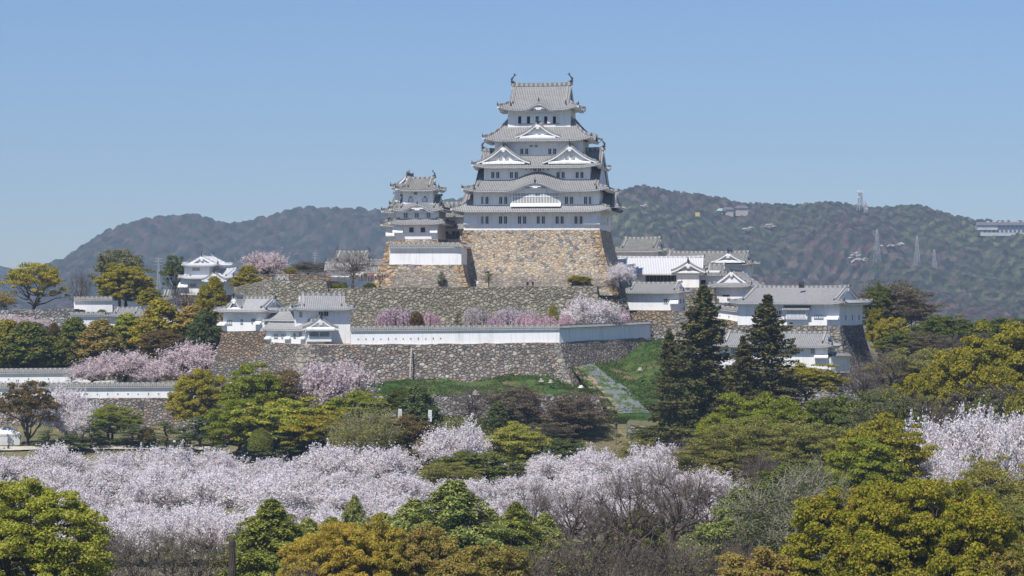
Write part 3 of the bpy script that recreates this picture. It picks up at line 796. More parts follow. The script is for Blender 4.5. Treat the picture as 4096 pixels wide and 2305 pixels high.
# lattice bay and arch filling under the wave gable
lx0, lx1 = kx(2045, -.6), kx(2242, -.6); lz0, lz1 = kz(826, 0, -.6), kz(757, 0, -.6)
bay = K.wall(lx0, lx1, -.62, .02, lz0 + .05, kz(757, 0, -.6), name='lattice_bay')
MB().box(lx0 + .35, lx1 - .35, -.66, -.6, kz(812, 0, -.6), kz(758, 0, -.6)).build('dark_opening', M['dark'], bay)
lb = MB(); nb = 30
for i in range(nb + 1):
    xx = lx0 + .35 + (lx1 - lx0 - .7) * i / nb; lb.box(xx - .085, xx + .085, -.76, -.67, kz(813, 0, -.6), kz(757, 0, -.6))
lb.box(lx0 + .2, lx1 - .2, -.8, -.66, kz(787.5, 0, -.6), kz(784, 0, -.6)); lb.box(lx0 + .2, lx1 - .2, -.8, -.66, kz(757, 0, -.6), kz(753, 0, -.6))
lb.add([(lx0 - .1, -1.3, kz(823, 0, -1)), (lx1 + .1, -1.3, kz(823, 0, -1)), (lx1 + .1, -.6, kz(812, 0, -.6)), (lx0 - .1, -.6, kz(812, 0, -.6)), (lx0 - .1, -1.3, kz(827, 0, -1)), (lx1 + .1, -1.3, kz(827, 0, -1))], [(0, 1, 2, 3), (0, 4, 5, 1)])
lb.build('lattice_bars', M['plaster'], bay)
def arch_fill(bld, xm, w, v, zbase, h, vb):
    """plaster filling and thick curved board under a wave gable"""
    vs = []; n = 28; f = []
    for i in range(n + 1):
        xx = xm - w + 2 * w * i / n; q = h * (.5 + .5 * math.cos(PI * (xx - xm) / w))
        vs += [(xx, v, zbase - .5), (xx, v, zbase + q - .28)]
    MB().add(vs, [(i * 2, i * 2 + 2, i * 2 + 3, i * 2 + 1) for i in range(n)]).build('wave_gable_wall', M['plaster'], bld.root, norm=False)
    vs = []; f = []
    for i in range(n + 1):
        xx = xm - w * 1.04 + 2.08 * w * i / n; q = h * (.5 + .5 * math.cos(PI * min(1, abs(xx - xm) / w)))
        for dv, dz in ((0, -.2), (0, -.58), (.22, -.58), (.22, -.2)): vs.append((xx, vb + dv, zbase + q + dz))
    f = [(i * 4 + j, (i + 1) * 4 + j, (i + 1) * 4 + (j + 1) % 4, i * 4 + (j + 1) % 4) for i in range(n) for j in range(4)] + [(0, 1, 2, 3), tuple(n * 4 + j for j in range(4))]
    m = MB().add(vs, f)
    m.box(xm - .5, xm + .5, vb - .06, vb + .1, zbase + h - 1.25, zbase + h - .75); m.box(xm - 1.2, xm + 1.2, vb - .04, vb + .1, zbase + h - 1.0, zbase + h - .75)
    m.build('wave_gable_board', M['plaster'], bld.root)
    for s in (-1, 1): MB().box(xm + s * 1.7 - .5, xm + s * 1.7 + .5, v - .04, v + .02, zbase + h - 1.3, zbase + h - 1.05).build('wave_gable_carving', M['ports'], bld.root)
arch_fill(K, mid2, 6.3, -.75, zt2, 1.75, v0 + .4)
finial(K.root, mid2, v0 + .1, zt2 + 1.75 + .1, 0, 1.1, 'wave_gable_tile')
for px in (1897, 2386): finial(K.root, kx(px, v0 + .4), v0 + .4, zt2 + .35, 0, 1.1, 'wave_gable_tile')

# tier 3 with two triangular gables
v3o = v3 - 1.9; zt3 = kz(667, 0, v3o)
a3, b3 = kx(1886, v3o), kx(2402, v3o)
roof(K.root, a3, b3, v3o, 18 + 1.4, zt3, kz(623, 0, 4.5) - zt3, 5.0, mode='skirt', t1=3.9, up=.75, lc=4.5, ov=1.9, c=.3)
for pc, pe, pk in ((2014, (1894, 2106), 577), (2277, (2188, 2402), 577)):
    vg = v3o + .55; x0, x1 = kx(pe[0], vg), kx(pe[1], vg)
    dormer(K.root, kx((pe[0] + pe[1]) / 2 + 13 if pc < 2100 else (pe[0] + pe[1]) / 2 - 17, vg), x1 - x0, vg, kz(650, 0, vg), kz(582, 0, vg) - kz(650, 0, vg), 4.6, win=True)
# fourth storey
v4 = 4.5; K.wall(kx(1979, v4), kx(2329, v4), v4, v4 + 11, zt3 + .9, kz(562, 0, v4))
z1x = lambda a: 1780 + a * .3035
for a, b in ((993, 1033), (1058, 1098), (1362, 1402), (1427, 1467)): K.win(z1x(a), z1x(b), 595, 617, v4, bars=4)
for a, b in ((1115, 1155), (1182, 1220)): K.win(z1x(a), z1x(b), 580.5, 588, v4, bars=0, mat='ports', name='vent')
br = MB()
for i in range(17):
    xx = kx(1985, v4) + (kx(2324, v4) - kx(1985, v4)) * i / 16
    br.box(xx - .1, xx + .1, v4 - 1.2, v4 + .01, kz(566, 0, v4), kz(561, 0, v4))
br.build('eaves_brackets', M['plaster'], K.root)
# tier 4 with central gable
v4o = v4 - 1.9; zt4 = kz(560, 0, v4o); a4, b4 = kx(1929, v4o), kx(2368, v4o)
roof(K.root, a4, b4, v4o, v4 + 11 + 1.9, zt4, kz(509, 0, 6) - zt4, 5.3, mode='skirt', t1=3.4, up=.8, lc=4.5, ov=1.9, c=.35)
vg = v4o + .5; x0, x1 = kx(2063, vg), kx(2241, vg)
dormer(K.root, kx(2150, vg), x1 - x0, vg, kz(547, 0, vg), kz(492, 0, vg) - kz(547, 0, vg), 3.6, win=False)
# east wave gable of tier 4
o = MB(); vs = []
for i in range(21):
    q = 1.5 * (.5 + .5 * math.cos(PI * (i / 10 - 1))); yy = v4 + 5.5 + 3.2 * (i / 10 - 1)
    for dx, dz in ((0, .1), (0, -.45), (-3.2, .9), (.12, .02)): vs.append((b4 + dx, yy, zt4 + q + dz))
o.add(vs, [(i * 4, i * 4 + 4, i * 4 + 5, i * 4 + 1) for i in range(20)]); o.build('wave_gable_board', M['plaster'], K.root, norm=False)
o = MB(); o.add(vs, [(i * 4 + 3, i * 4 + 7, i * 4 + 6, i * 4 + 2) for i in range(20)], [(i * .5, j * .4) for i in range(21) for j in range(4)]); o.build('wave_gable_roof', M['tile'], K.root, norm=False)
# top storey
v5 = 6.0; K.wall(kx(2031, v5), kx(2282, v5), v5, v5 + 8, zt4 + 1.2, kz(438, 0, v5))
for a, b in ((965, 1005), (1080, 1120), (1195, 1235), (1308, 1348), (1422, 1462)):
    K.win(z1x(a), z1x(b), 465.5, 494, v5, bars=0, name='window')
    x0, x1, zz0, zz1 = kx(z1x(b + 4), v5), kx(z1x(b + 50), v5), kz(494, 0, v5), kz(466, 0, v5)
    MB().box(x0, x1, v5 - .1, v5 + .02, zz0, zz1).build('shutter', M['plaster'], K.root)
MB().box(kx(2073, v5), kx(2238, v5), v5 - .16, v5 + .02, kz(496.5, 0, v5), kz(494.8, 0, v5)).build('window_sill', M['ornament'], K.root)
MB().box(kx(2031, v5) - .03, kx(2282, v5) + .03, v5 - .05, v5, kz(463, 0, v5), kz(461.4, 0, v5)).build('wall_moulding', M['plaster'], K.root)
v5o = v5 - 1.9; zt5 = kz(437, 0, v5o); a5, b5 = kx(1988, v5o), kx(2315, v5o); m5 = kx(2153, v5o)
kl = kara(m5 - a5, 1.15, 3.1, 3.0)
roof(K.root, a5, b5, v5o, v5 + 8 + 1.9, zt5, kz(343, 0, v5 + 4) - zt5, 2.3, c=.38, ov=1.9, up=.95, lc=4.5, klift=kl, fish=1.05, ridge_h=.7)
arch_fill(K, m5, 3.1, v5o + 1.3, zt5, 1.15, v5o + .35)
for px, py in ((2043, 412), (2153, 395), (2263, 409)): finial(K.root, kx(px, v5o + 1), v5o + (1 if px != 2153 else 1.6), kz(py + 6, 0, v5o + 1.3), 0, .9, 'wave_gable_tile')

# its stone base
cs = K.c; sn = K.s
def kw(x, y): return (K.X + x * cs + y * sn, K.D - x * sn + y * cs)
kb = [(*kw(xl - .05, -.05), K.z0), (*kw(xr + .05, -.05), K.z0), (*kw(xr + .05, DEP), K.z0), (*kw(xl - .05, DEP), K.z0)]
rampart('keep_stone_base', 'high tan stone base with curved corners directly under the great keep', kb, 29.5, (.15, .0135), 'st_keep', quoins=(0, 1), qmat='quoin_tan', cat='stone base', rough=.05, seed=9)

# ------------------------------------------------------------------ small keep on the left
S = B('small_keep', 'small three-tiered white keep with bell-shaped windows left of the great keep', 'castle tower', 1578, 1751, 957, 500, 9)
sx_, sz = S.x, S.z
S.wall(sx_(1579), sx_(1751), 0, 9, 0, sz(888))
S.wall(sx_(1583), sx_(1753), .4, 8.6, sz(892), sz(838, 0, .4))
for a, b in ((1638, 1654), (1684, 1700)): S.win(a, b, 910, 927, 0, bars=3, hbars=2, mat='dark', barm='wood', frame=False)
S.drop(1573, 1614, 900, 932, 0, .8); S.drop(1722, 1752, 900, 932, 0, .8)
z = sz(893, 0, -1.5)
roof(S.root, sx_(1553, -1.5), sx_(1778, -1.5), -1.5, 10.5, z, sz(876, 0, .4) - z, 2.4, mode='skirt', t1=1.9, up=.45, lc=2.5, ov=1.5, c=.2, mat='tile')
br = MB()
for i in range(8):
    xx = sx_(1583) + (sx_(1748) - sx_(1583)) * i / 7; br.box(xx - .1, xx + .1, -.9, .02, sz(903), sz(895))
br.build('eaves_brackets', M['plaster'], S.root)
for a in (1615, 1659, 1706): S.win(a, a + 16.5, 853, 871, .4, bars=4, mat='ports')
v = -1.2; z = sz(840, 0, v); zr = sz(787, 0, 4.5); a, b = sx_(1556, v), sx_(1773, v); m = sx_(1668, v)
roof(S.root, a, b, v, 10.2, z, zr - z, 1.5, c=.4, ov=1.5, up=.5, lc=2.5, klift=kara(m - a, 1.25, 3.6, 4), ridge_h=.5, mat='tile')
arch_fill(S, m, 3.5, v + .9, z, 1.2, v + .25)
finial(S.root, m, v + .2, z + 1.3, 0, .9, 'wave_gable_tile')
v = 1.9; S.wall(sx_(1611, v), sx_(1733, v), v, 7.3, sz(835, 0, v), sz(757, 0, v))
for a in (1633, 1690):
    x0, x1 = sx_(a, v), sx_(a + 20, v); z0_, z1_ = sz(807, 0, v), sz(786, 0, v); xm = (x0 + x1) / 2; w = (x1 - x0) / 2
    sh = [(x0, z0_), (x1, z0_), (x1 - .05, z0_ + .6), (xm + w * .6, z1_ - .2), (xm, z1_ + .1), (xm - w * .6, z1_ - .2), (x0 + .05, z0_ + .6)]
    k = len(sh); o = MB().add([(p, v - .08, q) for p, q in sh] + [(p, v + .02, q) for p, q in sh], [tuple(range(k))] + [(i, (i + 1) % k, k + (i + 1) % k, k + i) for i in range(k)]).build('bell_window', M['ornament'], S.root)
    b2 = MB(); b2.box(x0 + .14, x1 - .14, v - .11, v - .085, z0_ + .05, z1_ - .25)
    b2.build('window_shutter', M['plaster'], o)
    b3_ = MB()
    for i in range(3): b3_.box(xm - .25 + .22 * i, xm - .2 + .22 * i, v - .14, v - .115, z0_ + .05, z1_ - .25)
    b3_.build('window_bars', M['ports'], o)
S.win(1656, 1669, 769, 778, v, bars=0, mat='ports', name='vent')
vo = v - 1.5; z = sz(760, 0, vo)
roof(S.root, sx_(1581, vo), sx_(1756, vo), vo, 8.8, z, sz(714, 0, 4.6) - z, 1.7, c=.4, ov=1.5, up=.6, lc=2.5, fish=.7, ridge_h=.45, mat='tile_old')
def frame_poly(bld, x0, x1, y0, y1, zz):
    return [(bld.X + x * bld.c + y * bld.s, bld.D - x * bld.s + y * bld.c, zz) for x, y in ((x0, y0), (x1, y0), (x1, y1), (x0, y1))]
rampart('small_keep_stone_base', 'tan stone base directly under the small keep', frame_poly(S, sx_(1580), sx_(1751), -.05, 12, S.z0), 29, (.16, .02), 'st_keep', quoins=(0, 1), qmat='quoin_tan', cat='stone base', rough=.05, seed=10)

# rear tower whose roofs stick out left of the small keep
T_ = B('rear_tower', 'rear castle tower peeping out left of the small keep, dark tiled roofs', 'castle tower', 1545, 1640, 968, 514, 9)
T_.wall(T_.x(1553), T_.x(1640), 0, 9, 0, T_.z(905)); T_.wall(T_.x(1551), T_.x(1640), .2, 9, T_.z(902), T_.z(846))
T_.wall(T_.x(1574), T_.x(1630), 1.8, 8, T_.z(850), T_.z(748))
T_.drop(1545, 1580, 902, 945, 0, .7)
z = T_.z(902, 0, -1.4); roof(T_.root, T_.x(1522, -1.4), T_.x(1650, -1.4), -1.4, 10.4, z, 1.4, 2.2, mode='skirt', t1=1.6, up=.5, lc=2.2, ov=1.4, mat='tile_old')
z = T_.z(848, 0, -1.2); roof(T_.root, T_.x(1524, -1.2), T_.x(1650, -1.2), -1.2, 10.2, z, 2.2, 3.1, mode='skirt', t1=3.0, up=.5, lc=2.2, ov=1.4, mat='tile_old')
roof(T_.root, T_.x(1556, 1), T_.x(1650, 1), 1.0, 8, T_.z(820, 0, 1), 2.4, .5, up=.3, lc=2, ov=.8, mat='tile_old', raft=0)
roof(T_.root, T_.x(1575, 4), T_.x(1700, 4), 0.2, 9, T_.z(752, 0, 1), T_.z(690, 0, 5) - T_.z(752, 0, 1) - .6, 1.4, axis='y', up=.5, lc=2.2, ov=1.2, mat='tile_old', raft=0)
rampart('rear_tower_stone_base', 'narrow tan stone base showing left of the small keep base', frame_poly(T_, T_.x(1546), T_.x(1640), -.05, 10, T_.z0), 29, (.12, .02), 'st_keep', quoins=(0,), qmat='quoin_tan', cat='stone base', rough=.05, seed=12)

# corridor tower joining the two keeps
Q = B('corridor_tower', 'white linking tower with small paired windows between the small keep and the great keep', 'castle tower', 1745, 1862, 995, 511, 6)
Q.wall(Q.x(1748), Q.x(1866), 0, 8, 0, Q.z(945), name='wall'); Q.wall(Q.x(1745), Q.x(1875), .3, 8, Q.z(946), Q.z(912))
Q.wall(Q.x(1750), Q.x(1875), 1.2, 8, Q.z(912), Q.z(862)); Q.wall(Q.x(1745), Q.x(1890), 3, 9, Q.z(862), Q.z(830))
for a, t in ((1782, 925), (1810, 925), (1826, 925)): Q.win(a, a + 11, t, t + 15, .3, bars=3, hbars=1, barm='wood')
for a, t in ((1782, 969), (1798, 969), (1825, 969)): Q.win(a, a + 11, t, t + 15, 0, bars=3, hbars=1, barm='wood')
z = Q.z(956, 0, -.8); roof(Q.root, Q.x(1738, 0), Q.x(1880, 0), -.8, 9, z, 1.0, 1.2, mode='skirt', t1=1.1, up=.1, lc=2, ov=.8, mat='tile')
z = Q.z(912, 0, -.8); roof(Q.root, Q.x(1740, 0), Q.x(1885, 0), -.9, 6.5, z, Q.z(875, 0, 2.5) - z, 0, up=.2, lc=2, ov=1, mat='tile')
z = Q.z(864, 0, .4); roof(Q.root, Q.x(1740, 0), Q.x(1900, 0), .2, 11.2, z, Q.z(815, 0, 5.5) - z, 0, up=.2, lc=2, ov=1, mat='tile_old')
# ------------------------------------------------------------------ white wall on its bastion below the small keep
ba = [pt(1553, 1058, 489), pt(1850, 1058, 486.5), (P(1850, 486.5) + 1.0, 497, Z(1058, 486.5)), (P(1553, 489), 502, Z(1058, 489))]
rampart('stone_bastion', 'tan stone bastion with dark lower courses below the small keep', ba, 30.2, (.14, .03), 'st_keep', quoins=(0, 1), qmat='quoin_tan', cat='stone base', rough=.05, seed=13)
plaster_wall('plaster_wall', 'white plastered wall with tiled cap on the stone bastion below the small keep',
             [(ba[0][0] + .3, ba[0][1] + .6, ba[0][2]), (ba[1][0] - .5, ba[1][1] + .6, ba[1][2]), (ba[2][0] - .5, ba[2][1], ba[2][2])], 1.85 + 1.6, 2.2, .75, thick=.9)

# ------------------------------------------------------------------ left middle: corner turrets on the front rampart
I = B('corner_turret', 'white single-storey turret with two gables at the left end of the front ramparts', 'turret', 888, 1061, 1327, 466.4, 30)
I.wall(I.x(892), I.x(1061), 0, 7, 0, I.z(1241))
z = I.z(1243, 0, -1.3); roof(I.root, I.x(892) - 1.4, I.x(1061) + 1.3, -1.3, 8.3, z, I.z(1194, 0, 3.5) - z, 1.5, c=.3, up=.3, lc=2.5, ov=1.3, mat='tile_new')
dormer(I.root, I.x(930, -1), I.x(962, -1) - I.x(902, -1), -.6, I.z(1236, 0, -.6), 2.3, 3, bw=.3)
for a, b, t, u in ((911, 928, 1280, 1297), (964, 971, 1278, 1293), (1008, 1015, 1275, 1291), (1016, 1023, 1275, 1291)): I.win(a, b, t, u, 0, bars=3, mat='bar', barm='ports')
I.drop(878, 909, 1288, 1302, 0, .9); I.drop(1023, 1050, 1284, 1298, 0, .9)
J = B('two_storey_turret', 'white two-storey turret with a latticed bay at the left end of the long wall', 'turret', 1178, 1399, 1381, 458.5, -8)
J.wall(J.x(1180), J.x(1401), 0, 8, 0, J.z(1236))
z = J.z(1236, 0, -1.4); roof(J.root, J.x(1166, -1.4), J.x(1420, -1.4), -1.4, 9.4, z, J.z(1181, 0, 4) - z, 1.7, c=.3, up=.35, lc=2.5, ov=1.4, mat='tile_new')
for a, b in ((1275, 1292), (1296, 1313)): J.win(a, b, 1247, 1264, 0, bars=4)
J.win(1199, 1207, 1248, 1265, 0, bars=3, mat='bar', barm='ports')
# front bay of the turret and the stepped wing along the rampart edge
v = -2.4
J.wall(J.x(1228, v - .4), J.x(1326, v - .4), v - .4, .1, J.z(1366, 0, v), J.z(1305, 0, v), name='bay_wall')
J.wall(J.x(1226, v + .4), J.x(1300, v + .4), v + .4, .1, J.z(1384, 0, v), J.z(1330, 0, v), name='wall')
N = B('turret_wing', 'low white stepped wing with two tiled roofs between the two left turrets', 'turret', 1063, 1226, 1381, 458.4, 34)
N.wall(N.x(1064), N.x(1226), 0, 5, 0, N.z(1312))
z = N.z(1318, 0, -.8); roof(N.root, N.x(1064) - .7, N.x(1226) + .5, -.8, 5.4, z, 1.5, 0, up=.1, lc=2, ov=.8, mat='tile_new', raft=0)
N.wall(N.x(1058, 2.4), N.x(1184, 2.4), 2.4, 8, N.z(1320, 0, 2.4), N.z(1276, 0, 2.4), name='upper_wall')
z = N.z(1280, 0, 1.6); roof(N.root, N.x(1052, 1.6), N.x(1186, 1.6), 1.5, 8.6, z, N.z(1245, 0, 5) - z, 0, up=.1, lc=2, ov=.8, mat='tile_new', raft=0)
for a in (1089, 1145): N.win(a, a + 13, 1286, 1301, 2.4, bars=3, mat='bar', barm='ports')
for a, b, t, u in ((1098, 1110, 1336, 1350), (1128, 1143, 1336, 1350), (1176, 1182, 1335, 1349), (1199, 1207, 1328, 1346)): N.win(a, b, t, u, 0, bars=3, mat='bar', barm='ports')
for a, b in ((1064, 1086), (1140, 1165), (1203, 1224)): N.drop(a, b, 1346, 1357, 0, .6)
dormer(J.root, J.x(1281, v), J.x(1353, v) - J.x(1211, v), v - 1.0, J.z(1315, 0, v), J.z(1271, 0, v) - J.z(1315, 0, v), 3.6, bw=.38, wall_in=.5)
for a, b in ((1237, 1274), (1279, 1317)): J.win(a, b, 1319, 1346, v - .4, bars=9)

# long white wall
fw = [pt(1402, 1378, 455.6), pt(1900, 1374, 455.6), pt(2238, 1371, 455.6), pt(2420, 1361, 472.8), pt(2560, 1352, 486.2), pt(2596, 1350, 489.4)]
ports = [(1.5 + i * 1.42, 'ro'[i % 2] if i % 3 else 't') for i in range(12)]
plaster_wall('plaster_wall', 'long white plastered wall with grey tiled cap crossing the middle, bending away on the right',
             [(a, b + .5, c) for a, b, c in fw], 2.65, 1.45, .5, thick=.8, ports=ports)

# ------------------------------------------------------------------ right group
rampart('stone_rampart', 'grey stone rampart with ochre top under the small turret right of the pink cherry',
        [pt(2496, 1241, 499), pt(2716, 1242, 493), pt(2953, 1287, 487.5), (P(2953, 487), 530, 24), (P(2496, 499), 530, 26.4)], 5, (.10, .012), 'st_east', quoins=(1,), seed=21)
rampart('stone_rampart', 'grey stone block behind the two visitors, right of the white gate', [pt(2778, 1150, 509), pt(2857, 1150, 508), (P(2857, 508) + 1, 517, 31), (P(2857, 508), 550, 31), (P(2500, 525), 550, 31.0), (P(2560, 517), 513, 31.0)], 22, (.06, .005), 'st_olive', seed=22)
rampart('stone_terrace', 'small stone terrace where visitors stand behind the little white wall', [pt(2770, 1222, 499), pt(2962, 1224, 499), (P(2962, 499), 540, 27.3), (P(2770, 499), 540, 27.3)], 20, (.02, .0), 'st_east', seed=23)
Fd = B('long_turret', 'long white turret with latticed bay window, largest building at the right', 'turret', 2950, 3358, 1302, 478, 27)
dpF = 14.0
rampart('stone_rampart', 'high bleached stone rampart with a steep dark right face under the long right turret',
        frame_poly(Fd, Fd.x(2950) - .6, Fd.x(3358) + .1, -.1, dpF, Fd.z0), 4, (.12, .016), 'st_east', quoins=(1,), seed=24)
Fd.wall(Fd.x(2951), Fd.x(3358), 0, dpF, 0, Fd.z(1212))
v = -1.6; z = Fd.z(1212, 0, v); zr = Fd.z(1150, 0, dpF / 2)
roof(Fd.root, Fd.x(2951) - 1.6, Fd.x(3358) + 1.6, v, dpF + 1.6, z, zr - z, 2.0, c=.28, up=.5, lc=3, ov=1.6, mat='tile', ridge_h=.5)
for a, b in ((3018, 3035), (3101, 3113), (3115, 3127)): Fd.win(a, b, 1243, 1269, 0, bars=3, mat='dark')
bx0, bx1 = Fd.x(3148), Fd.x(3234); bz0, bz1 = Fd.z(1277, 3), Fd.z(1241, 3)
bay = MB().box(bx0, bx1, -.8, .02, bz0, bz1).build('lattice_bay', M['plaster'], Fd.root)
MB().box(bx0 + .3, bx1 - .3, -.84, -.79, bz0 + .35, bz1 - .1).build('dark_opening', M['dark'], bay)
lb = MB()
for i in range(15):
    xx = bx0 + .3 + (bx1 - bx0 - .6) * i / 14; lb.box(xx - .09, xx + .09, -.93, -.85, bz0 + .3, bz1)
lb.box(bx0 + .2, bx1 - .2, -.95, -.86, (bz0 + bz1) / 2 - .06, (bz0 + bz1) / 2 + .1); lb.build('lattice_bars', M['plaster'], bay)
mb = MB(); panel(mb, lambda s, t: (bx0 - .6 + s, -1.5 + t), bx1 - bx0 + 1.2, 1.55, 0, lambda t: bz1 + .1 + t * .55, lambda s, t: 0, .36, n=3); mb.build('bay_roof', M['tile'], bay, norm=False)
Fd.win(3258, 3274, 1260, 1273, 0, bars=4, mat='bar', barm='ports'); Fd.win(3276, 3293, 1260, 1273, 0, bars=4, mat='bar', barm='ports')
Fd.win(3159, 3171, 1290, 1296, 0, bars=0, mat='dark', name='vent')
Fd.drop(3308, 3358, 1262, 1279, 0, .9)
xr_ = Fd.x(3358)
for v_ in (3.5, 7.5, 11.5): MB().box(xr_ - .02, xr_ + .05, v_, v_ + .5, Fd.z(1282, 8), Fd.z(1262, 8)).build('loophole', M['ports'], Fd.root)

G = B('lower_turret', 'white turret with barred windows on the step below the long right turret', 'turret', 2880, 3311, 1474, 465, 20)
rampart('stone_rampart', 'grey stone footing under the lower right turret', frame_poly(G, G.x(2880) - .3, G.x(3311) + .1, -.1, 8, G.z0) [:2] + [(pt(3392, 1480, 465)[0], 465.5, Z(1480, 465.5)), (P(3392, 465.5), 482, 15), (P(2900, 472), 482, 15)], 3, (.14, .02), 'st_grey', quoins=(1,), seed=25)
G.wall(G.x(2882), G.x(3311), 0, 6, 0, G.z(1386))
v = -1.2; z = G.z(1384, 0, v); roof(G.root, G.x(2882) - 1.2, G.x(3311) + 1.2, v, 7.2, z, G.z(1331, 0, 3) - z, 1.5, c=.28, up=.35, lc=2.5, ov=1.2, mat='tile', ridge_h=.4)
for a, b in ((2925, 2938), (3160, 3178), (3182, 3198), (3244, 3260), (2998, 3010)): G.win(a, b, 1393, 1415, 0, bars=4, mat='ports')
G.drop(3259, 3315, 1418, 1432, 0, .9)
plaster_wall('plaster_wall', 'short white wall with a crooked tiled cap at the right corner of the lower turret', [(P(3318, 461), 461.5, Z(1480, 461.5)), (P(3394, 465.5), 465.8, Z(1480, 465.8))], 2.6, 1.8, .6, thick=.8)
plaster_wall('plaster_wall', 'white wall with loopholes and a tiled cap stepping down left of the long right turret', [pt(2790, 1262, 492.5), pt(2880, 1278, 490.5), pt(2955, 1288, 488.5)], 2.1, 1.6, .55, thick=.7, ports=[(3, 'r'), (5, 'r'), (7, 'r')])

E = B('small_turret', 'low white turret with tiled hip roof just above the right end of the long wall', 'turret', 2507, 2715, 1241, 496.5, 16)
E.wall(E.x(2507), E.x(2715), 0, 6.5, 0, E.z(1170))
v = -1.2; z = E.z(1169, 0, v); roof(E.root, E.x(2507) - 1.4, E.x(2715) + 1.3, v, 7.7, z, E.z(1133, 0, 3.2) - z, 1.5, c=.28, up=.35, lc=2.5, ov=1.2, mat='tile', ridge_h=.4)
E.win(2655, 2670, 1196, 1211, 0, bars=3, mat='dark', hbars=1); E.drop(2680, 2716, 1198, 1216, 0, .9)
for v_ in (1.5, 4.2): MB().box(E.x(2715) - .02, E.x(2715) + .05, v_, v_ + .6, E.z(1214, 5), E.z(1196, 5)).build('window', M['dark'], E.root)

A = B('white_roofed_gatehouse', 'white gatehouse with a freshly plastered pale roof and a wide dark gateway', 'gatehouse', 2545, 2797, 1150, 522, 6)
A.wall(A.x(2545), A.x(2700), 0, 7, 0, A.z(1094), name='wall')
A.wall(A.x(2709), A.x(2797), -1.5, 7, 0, A.z(1092, 0, -1.5), name='wall')
MB().box(A.x(2582), A.x(2700), -.06, .05, A.z(1128), A.z(1097)).build('gateway', M['dark'], A.root)
mb = MB()
for i in range(9): xx = A.x(2584) + (A.x(2698) - A.x(2584)) * i / 8; mb.box(xx - .07, xx + .07, -.12, -.07, A.z(1128), A.z(1097))
mb.build('gate_posts', M['wood'], A.root)
v = -1.6; z = A.z(1096, 0, v); roof(A.root, A.x(2440, v), A.x(2812, v), v, 9.6, z, A.z(1030, 0, 4) - z, 0, c=.15, up=.1, lc=3, ov=1.3, mat='tile_white', ridge_h=.4, raft=0)
dormer(A.root, A.x(2752, -3), A.x(2822, -3) - A.x(2684, -3), -2.6, A.z(1087, 0, -2.6), A.z(1049, 0, -2.6) - A.z(1087, 0, -2.6), 6, mat='tile_white', bw=.35, c=.25, wall_in=1.05)
A2 = B('white_annex', 'small white annex with a curved dark-edged roof between the pale gatehouse and the gabled turret', 'outbuilding', 2800, 2890, 1148, 525, 10)
A2.wall(A2.x(2800), A2.x(2885), 0, 5, 0, A2.z(1082)); A2.wall(A2.x(2885), A2.x(2905), 0, 5, 0, A2.z(1108))
MB().box(A2.x(2804), A2.x(2823), -.05, .04, A2.z(1138), A2.z(1120)).build('window', M['dark'], A2.root)
z = A2.z(1098, 0, -1); roof(A2.root, A2.x(2800, -1), A2.x(2912, -1), -1, 6, z, A2.z(1062, 0, 2.5) - z, 1.0, up=.2, lc=2, ov=.8, mat='tile_old', raft=0)
Dd = B('gabled_turret', 'white turret with a triangular gable facing front, behind the visitors at right', 'turret', 2862, 2988, 1210, 513, 20)
Dd.wall(Dd.x(2862), Dd.x(2988), 0, 9, 0, Dd.z(1144))
z = Dd.z(1144, 0, -1.3); roof(Dd.root, Dd.x(2862) - 1.4, Dd.x(2988) + 1.4, -1.3, 10.5, z, Dd.z(1084, 0, 1) - z, 1.3, axis='y', c=.35, up=.4, lc=2.5, ov=1.3, mat='tile', ridge_h=.4)
MB().box(Dd.x(2890), Dd.x(2918), -.05, .04, Dd.z(1186), Dd.z(1180)).build('vent', M['dark'], Dd.root)
Bb = B('rear_storehouse', 'grey roofed storehouse standing behind the right edge of the great keep base', 'storehouse', 2458, 2632, 1040, 550, 18)
Bb.wall(Bb.x(2470), Bb.x(2632), 0, 8, 0, Bb.z(1002))
z = Bb.z(1004, 0, -1.4); roof(Bb.root, Bb.x(2470) - 1.4, Bb.x(2632) + 1.4, -1.4, 9.4, z, Bb.z(955, 0, 4) - z, 1.8, c=.25, up=.4, lc=2.5, ov=1.4, mat='tile_old', fish=.5)
Cc = B('rear_long_corridor', 'long grey roofed corridor turret with a front gable behind the pale gatehouse', 'turret', 2640, 2990, 1105, 542, 14)
Cc.wall(Cc.x(2640), Cc.x(2868), 2, 8, 0, Cc.z(1058)); Cc.wall(Cc.x(2868), Cc.x(2988), 0, 9, 0, Cc.z(1054))
z = Cc.z(1056, 0, -1.4); roof(Cc.root, Cc.x(2640) - 1, Cc.x(2988) + 1.5, -1.2, 10.4, z, Cc.z(1012, 0, 4.6) - z, 1.8, c=.28, up=.4, lc=2.5, ov=1.3, mat='tile_old', fish=.4)
dormer(Cc.root, Cc.x(2912, -1.5), Cc.x(2985, -1.5) - Cc.x(2850, -1.5), -1.5, Cc.z(1046, 0, -1.5), Cc.z(1009, 0, -1.5) - Cc.z(1046, 0, -1.5), 5, bw=.35, mat='tile_old')

